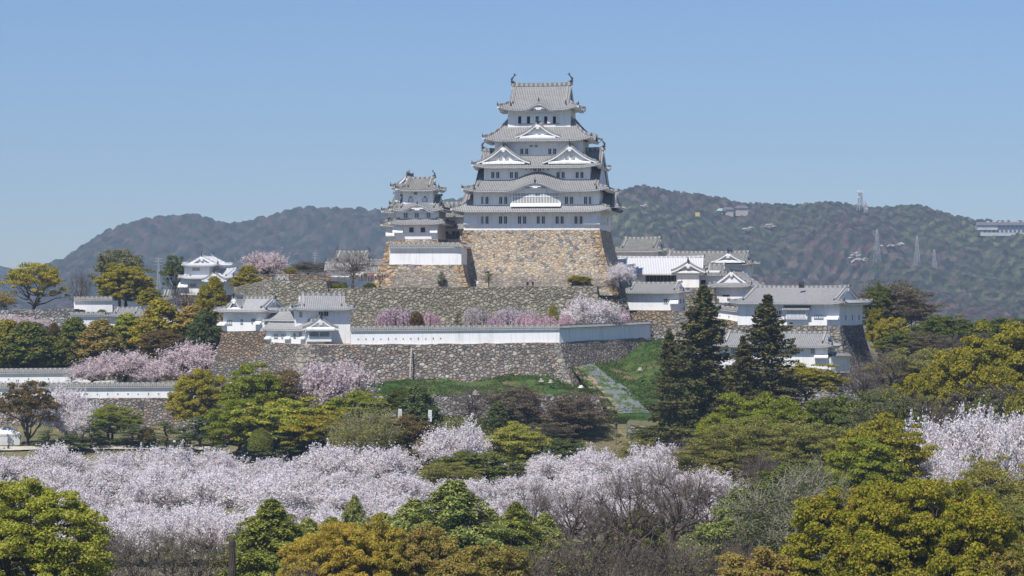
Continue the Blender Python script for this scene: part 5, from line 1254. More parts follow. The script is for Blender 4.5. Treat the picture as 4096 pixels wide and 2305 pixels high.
def build_proto(key, seed):
    r = np.random.default_rng(seed); random.seed(seed)
    kind = key.split('#')[0]
    if kind == 'broad':           # dense clumped broadleaf dome
        H, W = 12., 13.; tips = env_dome(r, 360, W * .9, H - .6, 2.2, lower=.45, lobes=.15)
        segs, par, d = branching(tips, 0, 3.2, r, .38, nb=9)
        Cc, N = clumps(tips, r, .78, 150, up=.4)
        cm = leaf_mesh('crown', Cc, N, .135)
    elif kind == 'broadfine':     # large near tree, smaller sprays
        H, W = 14., 17.; tips = env_dome(r, 640, W * .93, H - .7, 1.0, lower=.5, lobes=.09, shell=.84)
        segs, par, d = branching(tips, 0, 3.5, r, .45, nb=11)
        Cc, N = clumps(tips, r, .82, 200, up=.45)
        cm = leaf_mesh('crown', Cc, N, .115)
    elif kind == 'umbrella':      # spreading crown carried on visible limbs
        H, W = 12., 14.; tips = env_dome(r, 170, W * .9, H - .5, 5.2, lower=.12, lobes=.25, shell=.85)
        segs, par, d = branching(tips, 0, 2.6, r, .42, nb=9)
        Cc, N = clumps(tips, r, .95, 60, up=.4, flat_=.5)
        cm = leaf_mesh('crown', Cc, N, .19)
    elif kind == 'conical':       # upright rounded cone, dense
        H, W = 9., 6.; n = 150; z = 1 + (H - 1.6) * r.random(n) ** .9; a = r.uniform(0, 2 * PI, n)
        rr = (W / 2) * np.clip(1 - ((z - 1) / (H - 1)) ** 1.7, .05, 1) * (.75 + .3 * r.random(n)) * np.where(z < 2, .8, 1)
        tips = np.stack([rr * np.cos(a), rr * np.sin(a), z], 1)
        segs, par, d = branching(tips, 0, 1.6, r, .22, nb=8)
        Cc, N = clumps(tips, r, .72, 85, up=.3, flat_=.9); cm = leaf_mesh('crown', Cc, N, .15)
    elif kind == 'maple':         # layered flat sprays
        H, W = 7., 8.5; tips = env_dome(r, 170, W * .9, H - .3, 2.0, lower=.3, lobes=.22, shell=.6)
        segs, par, d = branching(tips, 0, 1.6, r, .2, nb=8)
        Cc, N = clumps(tips, r, .8, 190, up=.7, flat_=.42, shell=False); cm = leaf_mesh('crown', Cc, N, .10)
    elif kind == 'cherry':
        H, W = 7., 9.; tips = env_dome(r, 310, W * .98, H - .3, 1.9, lower=.25, lobes=.34, shell=.6)
        tips[:, 2] += r.normal(size=len(tips)) * .35
        segs, par, d = branching(tips, 0, 1.5, r, .34, nb=8, min_r=.028)
        # blossom wraps the twigs and runs a little past their ends
        m = 88; t = r.uniform(.22, 1.18, (len(tips), m, 1)); q = par[:, None] + d[:, None] * t + r.normal(size=(len(tips), m, 3)) * .14
        # side spurs
        sp = r.normal(size=(len(tips), m, 3)) * .45 * (r.random((len(tips), m, 1)) < .4); q = q + sp
        # long shoots rising over the outline
        idx = np.where(tips[:, 2] > H * .62)[0][:26]; e = []
        for i in idx:
            v = d[i] / np.linalg.norm(d[i]) * .5 + np.array([r.normal() * .2, r.normal() * .2, .8]); Ln = r.uniform(.4, 1.1)
            p2 = tips[i] + v * Ln; segs.append((bend(tips[i], p2, r, 2, .05), [.025, .02, .012], 3))
            e.append(tips[i] + v * Ln * r.uniform(0, 1.05, (50, 1)) + r.normal(size=(50, 3)) * .08)
        Cc = np.concatenate([q.reshape(-1, 3)] + e); N = r.normal(size=Cc.shape) + np.array([0, -.1, .45]); cm = leaf_mesh('crown', Cc, N, .098, .85)
    elif kind == 'weeping':
        H, W = 4.2, 6.5; tips = env_dome(r, 130, W * .85, H - .15, 2.6, lower=.1, lobes=.15, shell=.6)
        segs, par, d = branching(tips, 0, 1.3, r, .14, nb=7)
        m = 75; t = r.random((len(tips), m, 1)); ln = (tips[:, None, 2:3] - .3) * r.uniform(.35, .95, (len(tips), 1, 1))
        out = tips.copy(); out[:, 2] = 0; out /= np.maximum(np.linalg.norm(out, axis=1, keepdims=True), .3)
        q = tips[:, None] + out[:, None] * t * .5 + np.concatenate([np.zeros_like(t), np.zeros_like(t), -t * ln], 2) + r.normal(size=(len(tips), m, 3)) * .08
        for i in range(0, len(tips), 2): segs.append(([tuple(tips[i]), tuple(tips[i] + out[i] * .5 - np.array([0, 0, ln[i, 0, 0]]))], [.02, .008], 3))
        Cc = q.reshape(-1, 3); N = r.normal(size=Cc.shape) + np.array([0, 0, .4]); cm = leaf_mesh('crown', Cc, N, .10, .8)
    elif kind == 'conifer':       # tall dark conifer with drooping layered boughs
        H, W = 26., 14.; segs = [([(0, 0, -.5), (.1, 0, H * .5), (0, .1, H)], [.42, .25, .03], 7)]; Cs, Ns = [], []
        z = H * .09
        while z < H - .4:
            f = (z / H); R0 = (W / 2) * (1 - f) ** .72 * (.96 if f > .12 else .8)
            nb = int(r.integers(6, 10)); a0 = r.uniform(0, 6.28)
            for b in range(nb):
                a = a0 + 2 * PI * b / nb + r.normal() * .25; z += r.uniform(-.12, .16); Rr = R0 * r.uniform(.45, 1.3)
                if r.random() < .1: continue
                dirv = np.array([math.cos(a), math.sin(a), 0]); rise = r.uniform(-.16, .12) + f * .28
                pts = [tuple(np.array([0, 0, z]) + dirv * Rr * t + np.array([0, 0, rise * Rr * t - .16 * Rr * t * t + .10 * Rr * t ** 4])) for t in (0, .33, .66, 1)]
                segs.append((pts, [.07, .05, .03, .012], 3))
                k = int(34 + Rr * 30); t = r.uniform(.12, 1.02, k) ** .8
                side = np.array([-dirv[1], dirv[0], 0]); wid = (.5 + .16 * Rr) * (1.05 - t) + .2
                off = r.normal(size=k) * wid * .55
                q = dirv[None] * (Rr * t)[:, None] + side[None] * off[:, None] + np.array([0, 0, 1])[None] * (z + rise * Rr * t - .16 * Rr * t * t + .1 * Rr * t ** 4 - np.abs(r.normal(size=k)) * .38 - np.abs(off) * .25)[:, None]
                Cs.append(q); Ns.append(r.normal(size=q.shape) * .5 + np.array([0, 0, .8]) + dirv * .2)
            z += r.uniform(.5, 1.0) * (1 - f * .35)
        Cc = np.concatenate(Cs); cm = leaf_mesh('crown', Cc, np.concatenate(Ns), .24, .55)
    elif kind == 'cedar':         # feathery arching boughs with drooping tips
        H, W = 13., 10.; segs = [([(0, 0, -.5), (.1, 0, H * .5), (0, .1, H)], [.28, .16, .02], 6)]; Cs, Ns = [], []
        z = H * .1
        while z < H - .15:
            f = (z / H); R0 = (W / 2) * min(1, (1 - f) ** .85 * 1.15)
            nb = int(r.integers(6, 9)); a0 = r.uniform(0, 6.28)
            for b in range(nb):
                a = a0 + 2 * PI * b / nb + r.normal() * .3; Rr = R0 * r.uniform(.55, 1.2) + .12
                dirv = np.array([math.cos(a), math.sin(a), 0]); side = np.array([-dirv[1], dirv[0], 0]); rise = .32 * r.uniform(.6, 1.3)
                prof_ = lambda t: rise * Rr * t - .62 * Rr * .6 * t ** 2.4
                pts = [tuple(np.array([0, 0, z + prof_(t)]) + dirv * Rr * t) for t in (0, .4, .7, 1)]
                segs.append((pts, [.05, .035, .02, .01], 3))
                k = int(20 + Rr * 42); t = r.uniform(.08, 1.03, k) ** .75; off = r.normal(size=k) * (.18 * Rr * (1.1 - t) + .12)
                hang = r.random(k) ** 2 * .55
                q = dirv[None] * (Rr * t)[:, None] + side[None] * off[:, None] + np.array([0, 0, 1])[None] * (z + prof_(t) - hang - np.abs(off) * .35)[:, None]
                Cs.append(q); Ns.append(r.normal(size=q.shape) * .45 + np.array([0, 0, .6]) + dirv * .35)
            z += r.uniform(.26, .42)
        Cc = np.concatenate(Cs); cm = leaf_mesh('crown', Cc, np.concatenate(Ns), .16, .38, droop=np.array([0, 0, 1.0]))
    elif kind == 'pine':          # garden pine with flat needle pads
        H, W = 4., 3.6; pads = []; z = 1.0
        while z < H - .2:
            R0 = (W / 2) * (1 - (z / H) ** 1.5) + .25
            for b in range(int(r.integers(3, 5))):
                a = r.uniform(0, 6.28); pads.append((math.cos(a) * R0 * r.uniform(.5, .9), math.sin(a) * R0 * r.uniform(.5, .9), z + r.normal() * .08))
            z += .42
        pads.append((0, 0, H - .2)); tips = np.array(pads)
        segs = [([(0, 0, -.3), (.2, 0, H * .4), (-.1, .1, H * .7), (0, 0, H - .2)], [.14, .11, .07, .03], 6)]
        for p in pads: segs.append((bend((0.05, 0, p[2] - .25), p, r, 2, .1), [.05, .035, .02], 4))
        Cc, N = clumps(tips, r, .62, 110, up=.8, flat_=.26, shell=False); cm = leaf_mesh('crown', Cc, N, .085, .5)
    elif kind == 'clipped':       # clipped round shrub
        H, W = 2.4, 3.6; n = 5200; d = r.normal(size=(n, 3)); d /= np.linalg.norm(d, axis=1, keepdims=True); d[:, 2] = np.abs(d[:, 2])
        Cc = d * np.array([W / 2, W / 2, H]) * (1 + r.normal(size=(n, 1)) * .02 + .03 * np.sin(d[:, :1] * 9) * np.cos(d[:, 1:2] * 7)); cm = leaf_mesh('crown', Cc, d + r.normal(size=d.shape) * .4, .085)
        segs = [([(0, 0, -.3), (0, 0, H * .6)], [.12, .05], 5)]
    elif kind in ('bare', 'early', 'brush', 'broom'):
        H, W = (11., 10.) if kind in ('bare', 'early') else (6., 5.5)
        if kind == 'broom': H, W = 8., 8.
        n = {'bare': 260, 'early': 300, 'brush': 150, 'broom': 200}[kind]
        if kind in ('bare', 'early'): tips = env_dome(r, n, W * .95, H - .2, 3.2, lower=.3, lobes=.2, shell=.55)
        else:
            a = r.uniform(0, 2 * PI, n); q = r.random(n) ** .6; zz = H * (1 - .35 * q ** 2) * r.uniform(.6, 1, n)
            tips = np.stack([np.cos(a) * q * W / 2 * zz / H * 1.1, np.sin(a) * q * W / 2 * zz / H * 1.1, zz], 1)
        fk = {'bare': 2.8, 'early': 2.6, 'brush': .4, 'broom': .5}[kind]
        segs, par, d = branching(tips, 0, fk, r, {'bare': .26, 'early': .26, 'brush': .09, 'broom': .12}[kind], nb={'bare': 8, 'early': 8, 'brush': 14, 'broom': 16}[kind], min_r=.014)
        fine = {'bare': 4, 'early': 2, 'brush': 2, 'broom': 2}[kind]
        for i in range(n):
            dn = d[i] / max(.2, np.linalg.norm(d[i]))
            for j in range(fine):
                p0 = par[i] + d[i] * r.uniform(.3, 1); v = dn * .6 + r.normal(size=3) * .45 + np.array([0, 0, .55]); Ln = r.uniform(.5, 1.2) * (H / 10) ** .5
                segs.append(([tuple(p0), tuple(p0 + v * Ln)], [.012, .006], 3))
        m = {'bare': 4, 'early': 80, 'brush': 6, 'broom': 26}[kind]
        q = (par[:, None] + d[:, None] * r.uniform(.2, 1.1, (n, m, 1)) + r.normal(size=(n, m, 3)) * (.38 if kind == 'early' else .3)).reshape(-1, 3)
        if kind == 'early': q, _n = clumps(tips, r, .72, 110, up=.5, flat_=.6)
        cm = leaf_mesh('crown', q, r.normal(size=q.shape) + np.array([0, 0, .5]), {'bare': .05, 'early': .10, 'brush': .06, 'broom': .075}[kind], .6)
    tm = tubes_mesh('trunk', segs)
    co = np.empty(len(cm.vertices) * 3, dtype=np.float32); cm.vertices.foreach_get('co', co); co = co.reshape(-1, 3)
    PROTO[key] = (cm, tm, float(np.percentile(co[:, 2], 99.8)), 2 * float(np.percentile(np.hypot(co[:, 0], co[:, 1]), 96)))

KINDS = {'broad': 3, 'broadfine': 2, 'umbrella': 2, 'conical': 2, 'maple': 3, 'cherry': 5, 'weeping': 2, 'conifer': 2, 'cedar': 3, 'pine': 3, 'clipped': 1, 'bare': 3, 'early': 3, 'brush': 3, 'broom': 1}
for i_, (k_, n_) in enumerate(KINDS.items()):
    for j_ in range(n_): build_proto(k_ + '#' + str(j_), 100 + i_ * 10 + j_)
cnt = {}
BARK = {'cherry': 'bark_cherry', 'weeping': 'bark_cherry', 'broom': 'bark_pale', 'brush': 'bark_brown', 'bare': 'bark_brown'}
trnd = random.Random(5)
def tree(name, kind, mat, px, ytop, w, D, label, cat='tree', base=None, group=None, bark=None, dy=None):
    j = cnt.get(kind, 0) % KINDS[kind]; cnt[kind] = cnt.get(kind, 0) + 1
    cm, tm, H, W = PROTO[kind + '#' + str(j)]
    x = P(px, D); zb = float(ground_h(x, D)) if base is None else Z(base, D)
    h = Z(ytop, D) - zb; ww = w * D / F
    o = empty(name, (x, D, zb), trnd.uniform(0, 6.28), label, cat, group)
    sx = ww / W; sz = h / H; o.scale = (sx, sx if dy is None else dy / W, sz)
    for part, me, mt in (('crown', cm, mat), ('trunk', tm, bark or BARK.get(kind, 'bark'))):
        c = bpy.data.objects.new(part, me); C.objects.link(c); c.parent = o
        if not me.materials: me.materials.append(None)
        c.material_slots[0].link = 'OBJECT'; c.material_slots[0].material = L[mt]
    return o

TUFT = leaf_mat('grass_tufts', [(.06, .12, .025), (.045, .09, .02), (.085, .125, .035), (.14, .155, .06)], .3)
def add_tufts(obs, n, label, seed, h):
    q, r = tufts('grass', obs, n, label, None, seed, h)
    qx = q[:, 0] / q[:, 1] * F + 2048; qy = HY - (q[:, 2] - CZ) * F / q[:, 1]
    lo = np.interp(qy, [1450, 1528, 1590, 1654, 1700], [2300, 2370, 2425, 2485, 2500]); hi_ = np.interp(qy, [1450, 1528, 1590, 1654, 1700], [2378, 2458, 2532, 2605, 2640])
    keep = ~((qx > lo) & (qx < hi_) & (qx > 2290) & (r.random(len(q)) < .93)); q = q[keep]
    me = leaf_mesh('grass', q, r.normal(size=q.shape) * .6 + np.array([0, -.5, .3]), .16, .45, droop=np.array([0, 0, 1.0])); me.materials.append(TUFT)
    o = bpy.data.objects.new('grass', me); C.objects.link(o); tag(o, label, kind='stuff')
add_tufts([gb1], 26000, 'tufts of lush grass on the bank below the long rampart', 3, .45)
add_tufts([gb2], 30000, 'weeds and tall grass on the steep slope right of the long rampart', 4, .6)
# ------------------------------------------------------------------ planting: name, kind, leaves, px, top py, width px, distance, base py (or None), label
T6 = [
# nearest row along the bottom edge
('camphor_tree','broadfine','camphor_lime',40,1925,700,215,None,'big lime green camphor tree filling the bottom left corner'),
('bare_shrub','brush','brownbud',400,2130,260,238,None,'bare twiggy shrub just right of the lime camphor tree'),
('bare_shrub','brush','greybud',545,2115,300,236,None,'tall bare grey shrub in front of the left cherries'),
('budding_shrub','brush','lime',690,2105,220,240,None,'bare shrub flushed with lime leaf buds among grey twigs'),
('bare_shrub','brush','brownbud',800,2110,280,237,None,'bare brown shrub left of the leftmost cedar'),
('cedar_tree','cedar','cedar_y',1085,2000,420,242,None,'leftmost cedar, yellowish green with wide drooping boughs'),
('cedar_tree','cedar','cedar',1230,2075,260,248,None,'half hidden cedar right of the leftmost cedar'),
('cedar_tree','cedar','cedar',1418,1985,190,252,None,'narrow pointed cedar above the orange camphor tree'),
('cedar_tree','cedar','cedar',1655,2000,430,250,None,'broad grey green cedar with weeping boughs and rounded top'),
('cedar_tree','cedar','cedar',1815,1925,460,246,None,'tallest pointed cedar in the front, at bottom centre'),
('cedar_tree','cedar','cedar_y',2065,2010,280,252,None,'yellow green pointed cedar right of the tallest front cedar'),
('cedar_tree','cedar','cedar',2180,2055,240,255,None,'rightmost small cedar of the centre row beside bare trees'),
('cedar_tree','cedar','cedar_y',1530,2055,300,257,None,'low yellowish cedar between the narrow pointed and the broad weeping one'),
('cedar_tree','cedar','cedar',1960,2035,280,258,None,'dull cedar half hidden behind the tallest front cedar'),
('cedar_tree','cedar','cedar_y',1330,2070,260,260,None,'low cedar left of the narrow pointed one'),
('camphor_tree','broadfine','camphor_orange',1340,2098,440,206,None,'golden orange camphor tree at the bottom left of centre'),
('camphor_tree','broad','camphor_orange',1500,2062,260,209,None,'narrow golden camphor with a knobbed top beside the orange one'),
('camphor_tree','broad','camphor_tan',1700,2110,340,212,None,'tan orange camphor tree with grey limbs at bottom centre'),
('camphor_tree','broad','camphor_tan',1940,2180,420,203,None,'low tan green camphor tree along the bottom edge at centre'),
('bare_shrub','brush','greybud',2120,2180,260,211,None,'grey green shrub between the tan camphor and the brown thicket'),
('bare_shrub','brush','redbud',2250,2130,320,213,None,'leftmost purplish brown bare shrub of the bottom thicket'),
('bare_shrub','brush','brownbud',2400,2120,320,211,None,'second bare shrub from the left in the bottom brown thicket'),
('bare_shrub','brush','redbud',2550,2110,330,214,None,'middle bare shrub of the bottom brown thicket'),
('bare_shrub','brush','brownbud',2700,2120,330,212,None,'fourth bare shrub from the left in the bottom brown thicket'),
('bare_shrub','brush','redbud',2850,2150,300,213,None,'rightmost bare shrub of the bottom brown thicket'),
('bare_shrub','brush','brownbud',1210,2235,260,200,None,'low brown twigs under the golden camphor at the bottom edge'),
('bare_tree','bare','greybud',2130,1925,280,268,None,'leftmost bare tree in front of the right cherries'),
('bare_tree','bare','brownbud',2270,1930,340,264,None,'bare brown tree with thin fan of twigs before the cherries'),
('bare_tree','bare','redbud',2520,1870,420,266,None,'large bare tree with dark forked trunk before the right cherries'),
('bare_tree','bare','brownbud',2690,1835,440,262,None,'tallest bare tree with pale trunk before the right cherries'),
('bare_tree','bare','greybud',2820,1930,360,265,None,'rightmost bare grey tree before the end of the cherry band'),
('bare_tree','bare','redbud',2400,1990,300,270,None,'low bare tree squeezed between two larger bare trees'),
('cedar_tree','cedar','cedar',2960,1955,360,256,None,'feathery green cedar at the right end of the cherry band'),
('cedar_tree','cedar','cedar_y',2560,2030,260,272,None,'dull green cedar seen through the big bare tree'),
('willow_shrub','broom','greygreen',3130,1900,460,248,None,'grey green willow like thicket left of the big right camphor',),
('willow_shrub','broom','greygreen',3260,1840,300,268,None,'grey green bush with upright stems above the big right camphor'),
('bare_tree','bare','greybud',2960,2140,280,222,None,'thin bare grey tree with pale stems at the bottom right of centre'),
('camphor_tree','broad','camphor_tan',3060,2185,420,207,None,'orange green camphor at bottom between bare thicket and big camphor'),
('camphor_tree','broadfine','camphor',3480,1935,640,206,None,'huge olive gold camphor tree, left half of the bottom right dome'),
('camphor_tree','broadfine','camphor',3740,1925,640,200,None,'huge olive gold camphor tree, right half of the bottom right dome'),
('camphor_tree','broad','camphor_tan',4040,2200,360,196,None,'tan camphor tree in the bottom right corner'),
('leafy_tree','early','paleolive',4040,1990,360,228,None,'fresh green loose tree on the right edge above the corner'),
('leafy_tree','early','olive',4000,1830,440,255,None,'olive brown loose tree on the right edge below the white cherries'),
('leafy_tree','early','paleolive',3900,1950,300,245,None,'loose pale olive tree behind the big camphor near right edge'),
# right middle woods
('cherry_tree','cherry','cherry',3745,1640,300,338,None,'white cherry tree, leftmost of the group near the right edge'),
('cherry_tree','cherry','cherry',3920,1630,330,342,None,'white cherry tree, middle one of the group near the right edge'),
('cherry_tree','cherry','cherry',4070,1655,300,332,None,'white cherry tree cut by the right edge of the photo'),
('cherry_tree','cherry','cherry',3800,1800,290,318,None,'low white cherry tree under the right edge cherry group'),
('golden_tree','maple','gold',3530,1665,360,322,None,'bushy golden green tree between olive woods and right cherries'),
('golden_tree','maple','lime',3460,1750,300,316,None,'lower yellow green tree in front of the bushy golden one'),
('cypress_tree','conical','evergreen',3602,1635,48,345,None,'thin dark cypress spire left of the right edge cherries'),
('cypress_tree','conical','evergreen',3655,1660,40,346,None,'shorter thin dark cypress spire touching the right cherries'),
('leafy_tree','early','olive',2930,1690,400,352,None,'olive brown loose tree right of the big dark conifers'),
('leafy_tree','early','olive',3110,1670,420,356,None,'widest olive brown loose tree below the orange tinted shrub'),
('leafy_tree','early','paleolive',3270,1700,360,350,None,'pale olive loose tree left of the golden green tree'),
('leafy_tree','early','olive',2830,1770,300,348,None,'small olive tree just above the right end of the cherry band'),
('bare_tree','bare','greybud',2760,1740,260,352,None,'grey bare shrubby tree below the biggest dark conifer'),
('bare_tree','bare','greybud',3060,1800,260,318,None,'grey bare tree with pale twigs right of the cherry band'),
('evergreen_tree','broad','evergreen',3200,1855,360,305,None,'glossy dark green tree below the olive woods'),
('evergreen_tree','broad','evergreen',3440,1565,420,392,None,'dark green glossy tree below the stone corner at right'),
('evergreen_tree','broad','evergreen',3290,1600,260,386,None,'dark green tree left of the glossy one below the stone corner'),
('lime_tree','maple','lime',3000,1572,270,388,None,'bright lime tree right of the tall dark conifers'),
('lime_tree','maple','lime',3140,1592,240,386,None,'second lime tree, lower and right of the bright lime one'),
('lime_tree','maple','lime',2865,1655,190,380,None,'small lime tree tucked under the dark conifers'),
('tall_conifer','conifer','dark',2815,1146,370,405,1800,'largest tall dark conifer right of the long white wall'),
('tall_conifer','conifer','dark',3072,1182,320,400,1660,'second tall dark conifer, standing before the lower right turret'),
('tall_conifer','conifer','dark',2676,1320,170,410,1700,'thin half bare dark conifer left of the largest one'),
('tall_conifer','conifer','dark',2972,1345,190,398,1660,'thin dark conifer squeezed between the two tall ones'),
('orange_tree','maple','gold',3225,1455,260,429,1620,'orange gold shrubby tree at the foot of the lower right turret'),
('lime_tree','maple','yellow',2930,1480,170,418,1640,'yellow green foliage glowing between the two tall conifers'),
('bare_tree','bare','greybud',3560,1395,340,420,1620,'bare tree with whitish branches before the steep right stone corner'),
('bare_tree','bare','greybud',3450,1450,220,428,1640,'grey creeper like bare tree on the steep right stone face'),
('leafy_tree','early','paleolive',3700,1392,360,424,1640,'pale olive round tree right of the whitish bare tree'),
('golden_tree','broad','gold',3690,1500,240,388,None,'golden green dense tree below the pale olive round tree'),
('golden_tree','broad','gold',3550,1545,220,396,None,'small golden green tree right of the dark glossy tree'),
('camphor_tree','broad','gold',4010,1300,460,402,None,'large golden camphor tree at the right edge below the hills'),
('camphor_tree','broad','gold',3840,1400,380,394,None,'golden camphor tree left of and below the right edge one'),
('camphor_tree','broad','gold',4080,1480,300,384,None,'golden camphor tree cut by the right edge, lower one'),
('leafy_tree','early','brownbud',3960,1540,360,374,None,'brownish loose tree under the golden camphors'),
('bare_tree','bare','redbud',3720,1580,360,372,None,'purplish bare tree above the right edge cherries'),
('evergreen_tree','broad','evergreen',3935,1590,170,360,None,'small dark evergreen above the middle right edge cherry'),
('evergreen_tree','broad','camphor',4080,1590,160,358,None,'small yellow green tree above the cherry cut by right edge'),
('bare_tree','early','brownbud',3580,1125,330,500,1400,'wide brown grey tree behind the right end of the long turret'),
('evergreen_tree','broad','evergreen',3515,1135,100,496,1300,'green topped tree behind the long turret gable'),
('lime_tree','broad','gold',3508,1235,80,492,1400,'yellow green bush touching the right wall of the long turret'),
('evergreen_tree','broad','camphor',3560,1270,150,480,1440,'olive tree with yellow top right of the long turret'),
('evergreen_tree','broad','evergreen',3620,1320,200,464,1460,'dark tree in the dip right of the stone corner'),
('evergreen_tree','broad','evergreen',3790,1262,270,474,1440,'dark brown green round tree below the right hill'),
('evergreen_tree','broad','evergreen',3990,1272,300,476,1440,'second dark round tree below the right hill, near the edge'),
('bare_tree','bare','redbud',3860,1330,380,458,1500,'purple brown bare trees crown below the dark round trees'),
('bare_tree','early','brownbud',3690,1330,240,462,1480,'brown budding tree between bare and dark round trees'),
('leafy_tree','early','paleolive',3480,1690,300,352,None,'pale olive tree behind the bushy golden green tree'),
('leafy_tree','early','greygreen',3560,1560,330,368,None,'grey green loose tree below the whitish bare tree'),
# centre slope
('lime_tree','maple','lime',1010,1455,240,426,None,'lime tree with flat sprays before the ochre left rampart'),
('maple_tree','maple','rust',1125,1485,300,430,None,'brown red maple right of the lime tree under the corner turret'),
('cherry_tree','cherry','cherry_grey',1320,1445,340,432,None,'pale cherry tree before the grey corner stones of the rampart'),
('maple_tree','maple','camphor_lime',1150,1590,340,416,None,'broad yellow olive maple below the pale rampart cherry'),
('maple_tree','maple','lime',960,1600,240,419,None,'shaded lime maple left of the broad yellow olive one'),
('maple_tree','maple','gold',1290,1640,280,410,None,'golden olive maple above the centre of the blossom band'),
('lime_tree','maple','lime',1425,1560,260,426,None,'bright lime tree above the pale stemmed broom thicket'),
('clipped_shrub','clipped','evergreen',1042,1712,104,404,1800,'clipped dome shaped shrub above the left blossom band'),
('clipped_shrub','clipped','rust',587,1706,78,438,1768,'small brown clipped dome shrub among the garden pines'),
('broom_thicket','broom','paleolive',1455,1620,320,396,None,'thicket of upright pale stems with yellowish sprays at centre left'),
('maple_tree','maple','rust',1620,1665,280,404,None,'orange brown maple right of the pale stemmed thicket'),
('maple_tree','maple','rust',1730,1760,220,392,None,'low rusty maple left of the single pink white cherry'),
('evergreen_tree','conical','pine',1672,1545,170,421,1745,'dark green bushy pine on the slope below the drainpipe'),
('evergreen_tree','broad','evergreen',1600,1550,120,424,1680,'dark olive tree joined to the bushy pine below the drainpipe'),
('cherry_tree','cherry','cherry',1835,1675,290,386,None,'single pink white cherry left of the bright yellow maple'),
('yellow_maple','maple','yellow',2062,1692,230,389,None,'bright yellow green maple at the centre of the slope'),
('evergreen_tree','broad','evergreen',1900,1810,340,362,None,'dull green shrubby tree between the two parts of the blossom band'),
('leafy_tree','early','olive',1790,1850,240,352,None,'olive twiggy shrub dipping into the blossom band'),
('reddish_tree','early','redbud',2065,1540,230,434,1740,'reddish budding tree before the low pale rampart, left one'),
('reddish_tree','early','redbud',2300,1565,260,429,1790,'reddish brown budding tree before the low pale rampart, right one'),
('bare_tree','early','brownbud',2180,1690,240,424,1800,'brown tree below the two reddish ones'),
('leafy_tree','bare','greybud',1885,1545,250,434,1720,'grey green twiggy tree before the low pale rampart'),
('evergreen_tree','conical','pine',1990,1608,90,426,1740,'small dark pine left of the reddish trees'),
('evergreen_tree','broad','pine',2240,1755,200,402,None,'dark shrub below the brown tree above the blossom band'),
('evergreen_tree','broad','evergreen',2130,1790,180,396,None,'dark green bush right of the bright yellow maple'),
# left garden
('broad_tree','umbrella','rust',112,1525,250,441,1822,'round brown green tree on a bare trunk beside the white tent'),
('cherry_tree','cherry','cherry',262,1545,230,449,None,'pale cherry tree right of the round brown green tree'),
('cherry_tree','cherry','cherry',330,1640,170,446,None,'lower cherry boughs hanging over the garden pines at left'),
('maple_tree','maple','lime',452,1622,200,446,None,'lime maple before the boulders of the lower left rampart'),
('camphor_tree','broad','camphor',800,1480,225,453,1740,'rust and green round camphor overlapping the lower left white wall'),
('garden_pine','pine','pine',440,1662,174,440,None,'garden pine under the lime maple'),
('garden_pine','pine','pine',360,1702,159,437,None,'garden pine left of the one under the lime maple'),
('garden_pine','pine','pine',525,1697,159,438,None,'garden pine left of the brown clipped dome'),
('garden_pine','pine','pine',660,1687,159,437,None,'garden pine right of the brown clipped dome'),
('garden_pine','pine','pine',195,1720,130,434,None,'low garden pine beside the foot of the round trunk'),
('garden_pine','pine','pine',285,1732,130,435,None,'low garden pine between tree trunk and hedge'),
('garden_pine','pine','pine',740,1707,130,433,None,'garden pine standing alone by the pale path'),
('garden_pine','pine','pine',805,1662,174,438,None,'garden pine below the rust and green camphor'),
('garden_pine','pine','pine',880,1642,188,440,None,'tall garden pine right of the rust and green camphor'),
('garden_pine','pine','pine',950,1672,203,432,None,'spreading garden pine left of the clipped dome'),
('garden_pine','pine','pine',1150,1712,203,408,None,'garden pine right of the clipped dome'),
('garden_pine','pine','pine',1245,1692,203,410,None,'dark garden pine above the blossom band, right of the dome'),
('garden_pine','pine','pine',285,1508,50,473.8,1537,'small cloud pruned pine on the lower left white wall terrace'),
# upper left
('cherry_tree','cherry','cherry_grey',370,1440,200,484,1545,'low cherry tree at the left end of the upper terrace'),
('cherry_tree','cherry','cherry_grey',500,1405,260,485,1548,'middle cherry tree on the terrace between the white walls'),
('cherry_tree','cherry','cherry_grey',620,1450,170,483,1550,'small cherry tree before the third white wall'),
('cherry_tree','cherry','cherry_grey',775,1368,290,484,1550,'largest terrace cherry left of the ochre stone rampart'),
('evergreen_tree','conical','camphor',35,1280,154,503,1480,'olive rounded conical tree at the left edge'),
('evergreen_tree','conical','evergreen',120,1288,209,500,1480,'dark twiggy tree second from the left edge'),
('evergreen_tree','conical','rust',218,1293,88,506,1480,'narrow brown tree left of the dark green cone'),
('evergreen_tree','conical','evergreen',298,1271,143,501,1480,'dark green conical tree below the gatehouse wall'),
('evergreen_tree','conical','camphor_tan',400,1278,187,500,1460,'brown green conical tree left of the dark gateway'),
('lime_tree','conical','camphor_lime',507,1254,132,508,1430,'lime green conical tree right of the dark gateway'),
('evergreen_tree','conical','camphor',642,1198,220,507,1430,'big olive green conical tree right of the gatehouse'),
('red_shrub','broad','rust',645,1320,180,497,1450,'red brown rounded shrub under the big olive conical tree'),
('evergreen_tree','conical','camphor_tan',770,1223,165,506,1400,'brown gold conical tree left of the dark layered pine'),
('pine_tree','conical','pine',818,1240,130,499,1400,'dark green layered pine beside the left corner turret'),
('golden_tree','conical','gold',858,1108,100,512,1300,'taller golden conical tree before the bright white turret'),
('golden_tree','conical','gold',812,1140,70,514,1320,'shorter golden conical tree left of the taller golden one'),
('broad_tree','umbrella','camphor',135,1052,270,541,1280,'spreading olive tree with dark limbs at the far left skyline'),
('broad_tree','umbrella','camphor_tan',10,1170,120,538,1280,'low olive tree at the left edge under the skyline tree'),
('broad_tree','umbrella','greygreen',478,998,240,566,1235,'tall grey green tree against the left hill'),
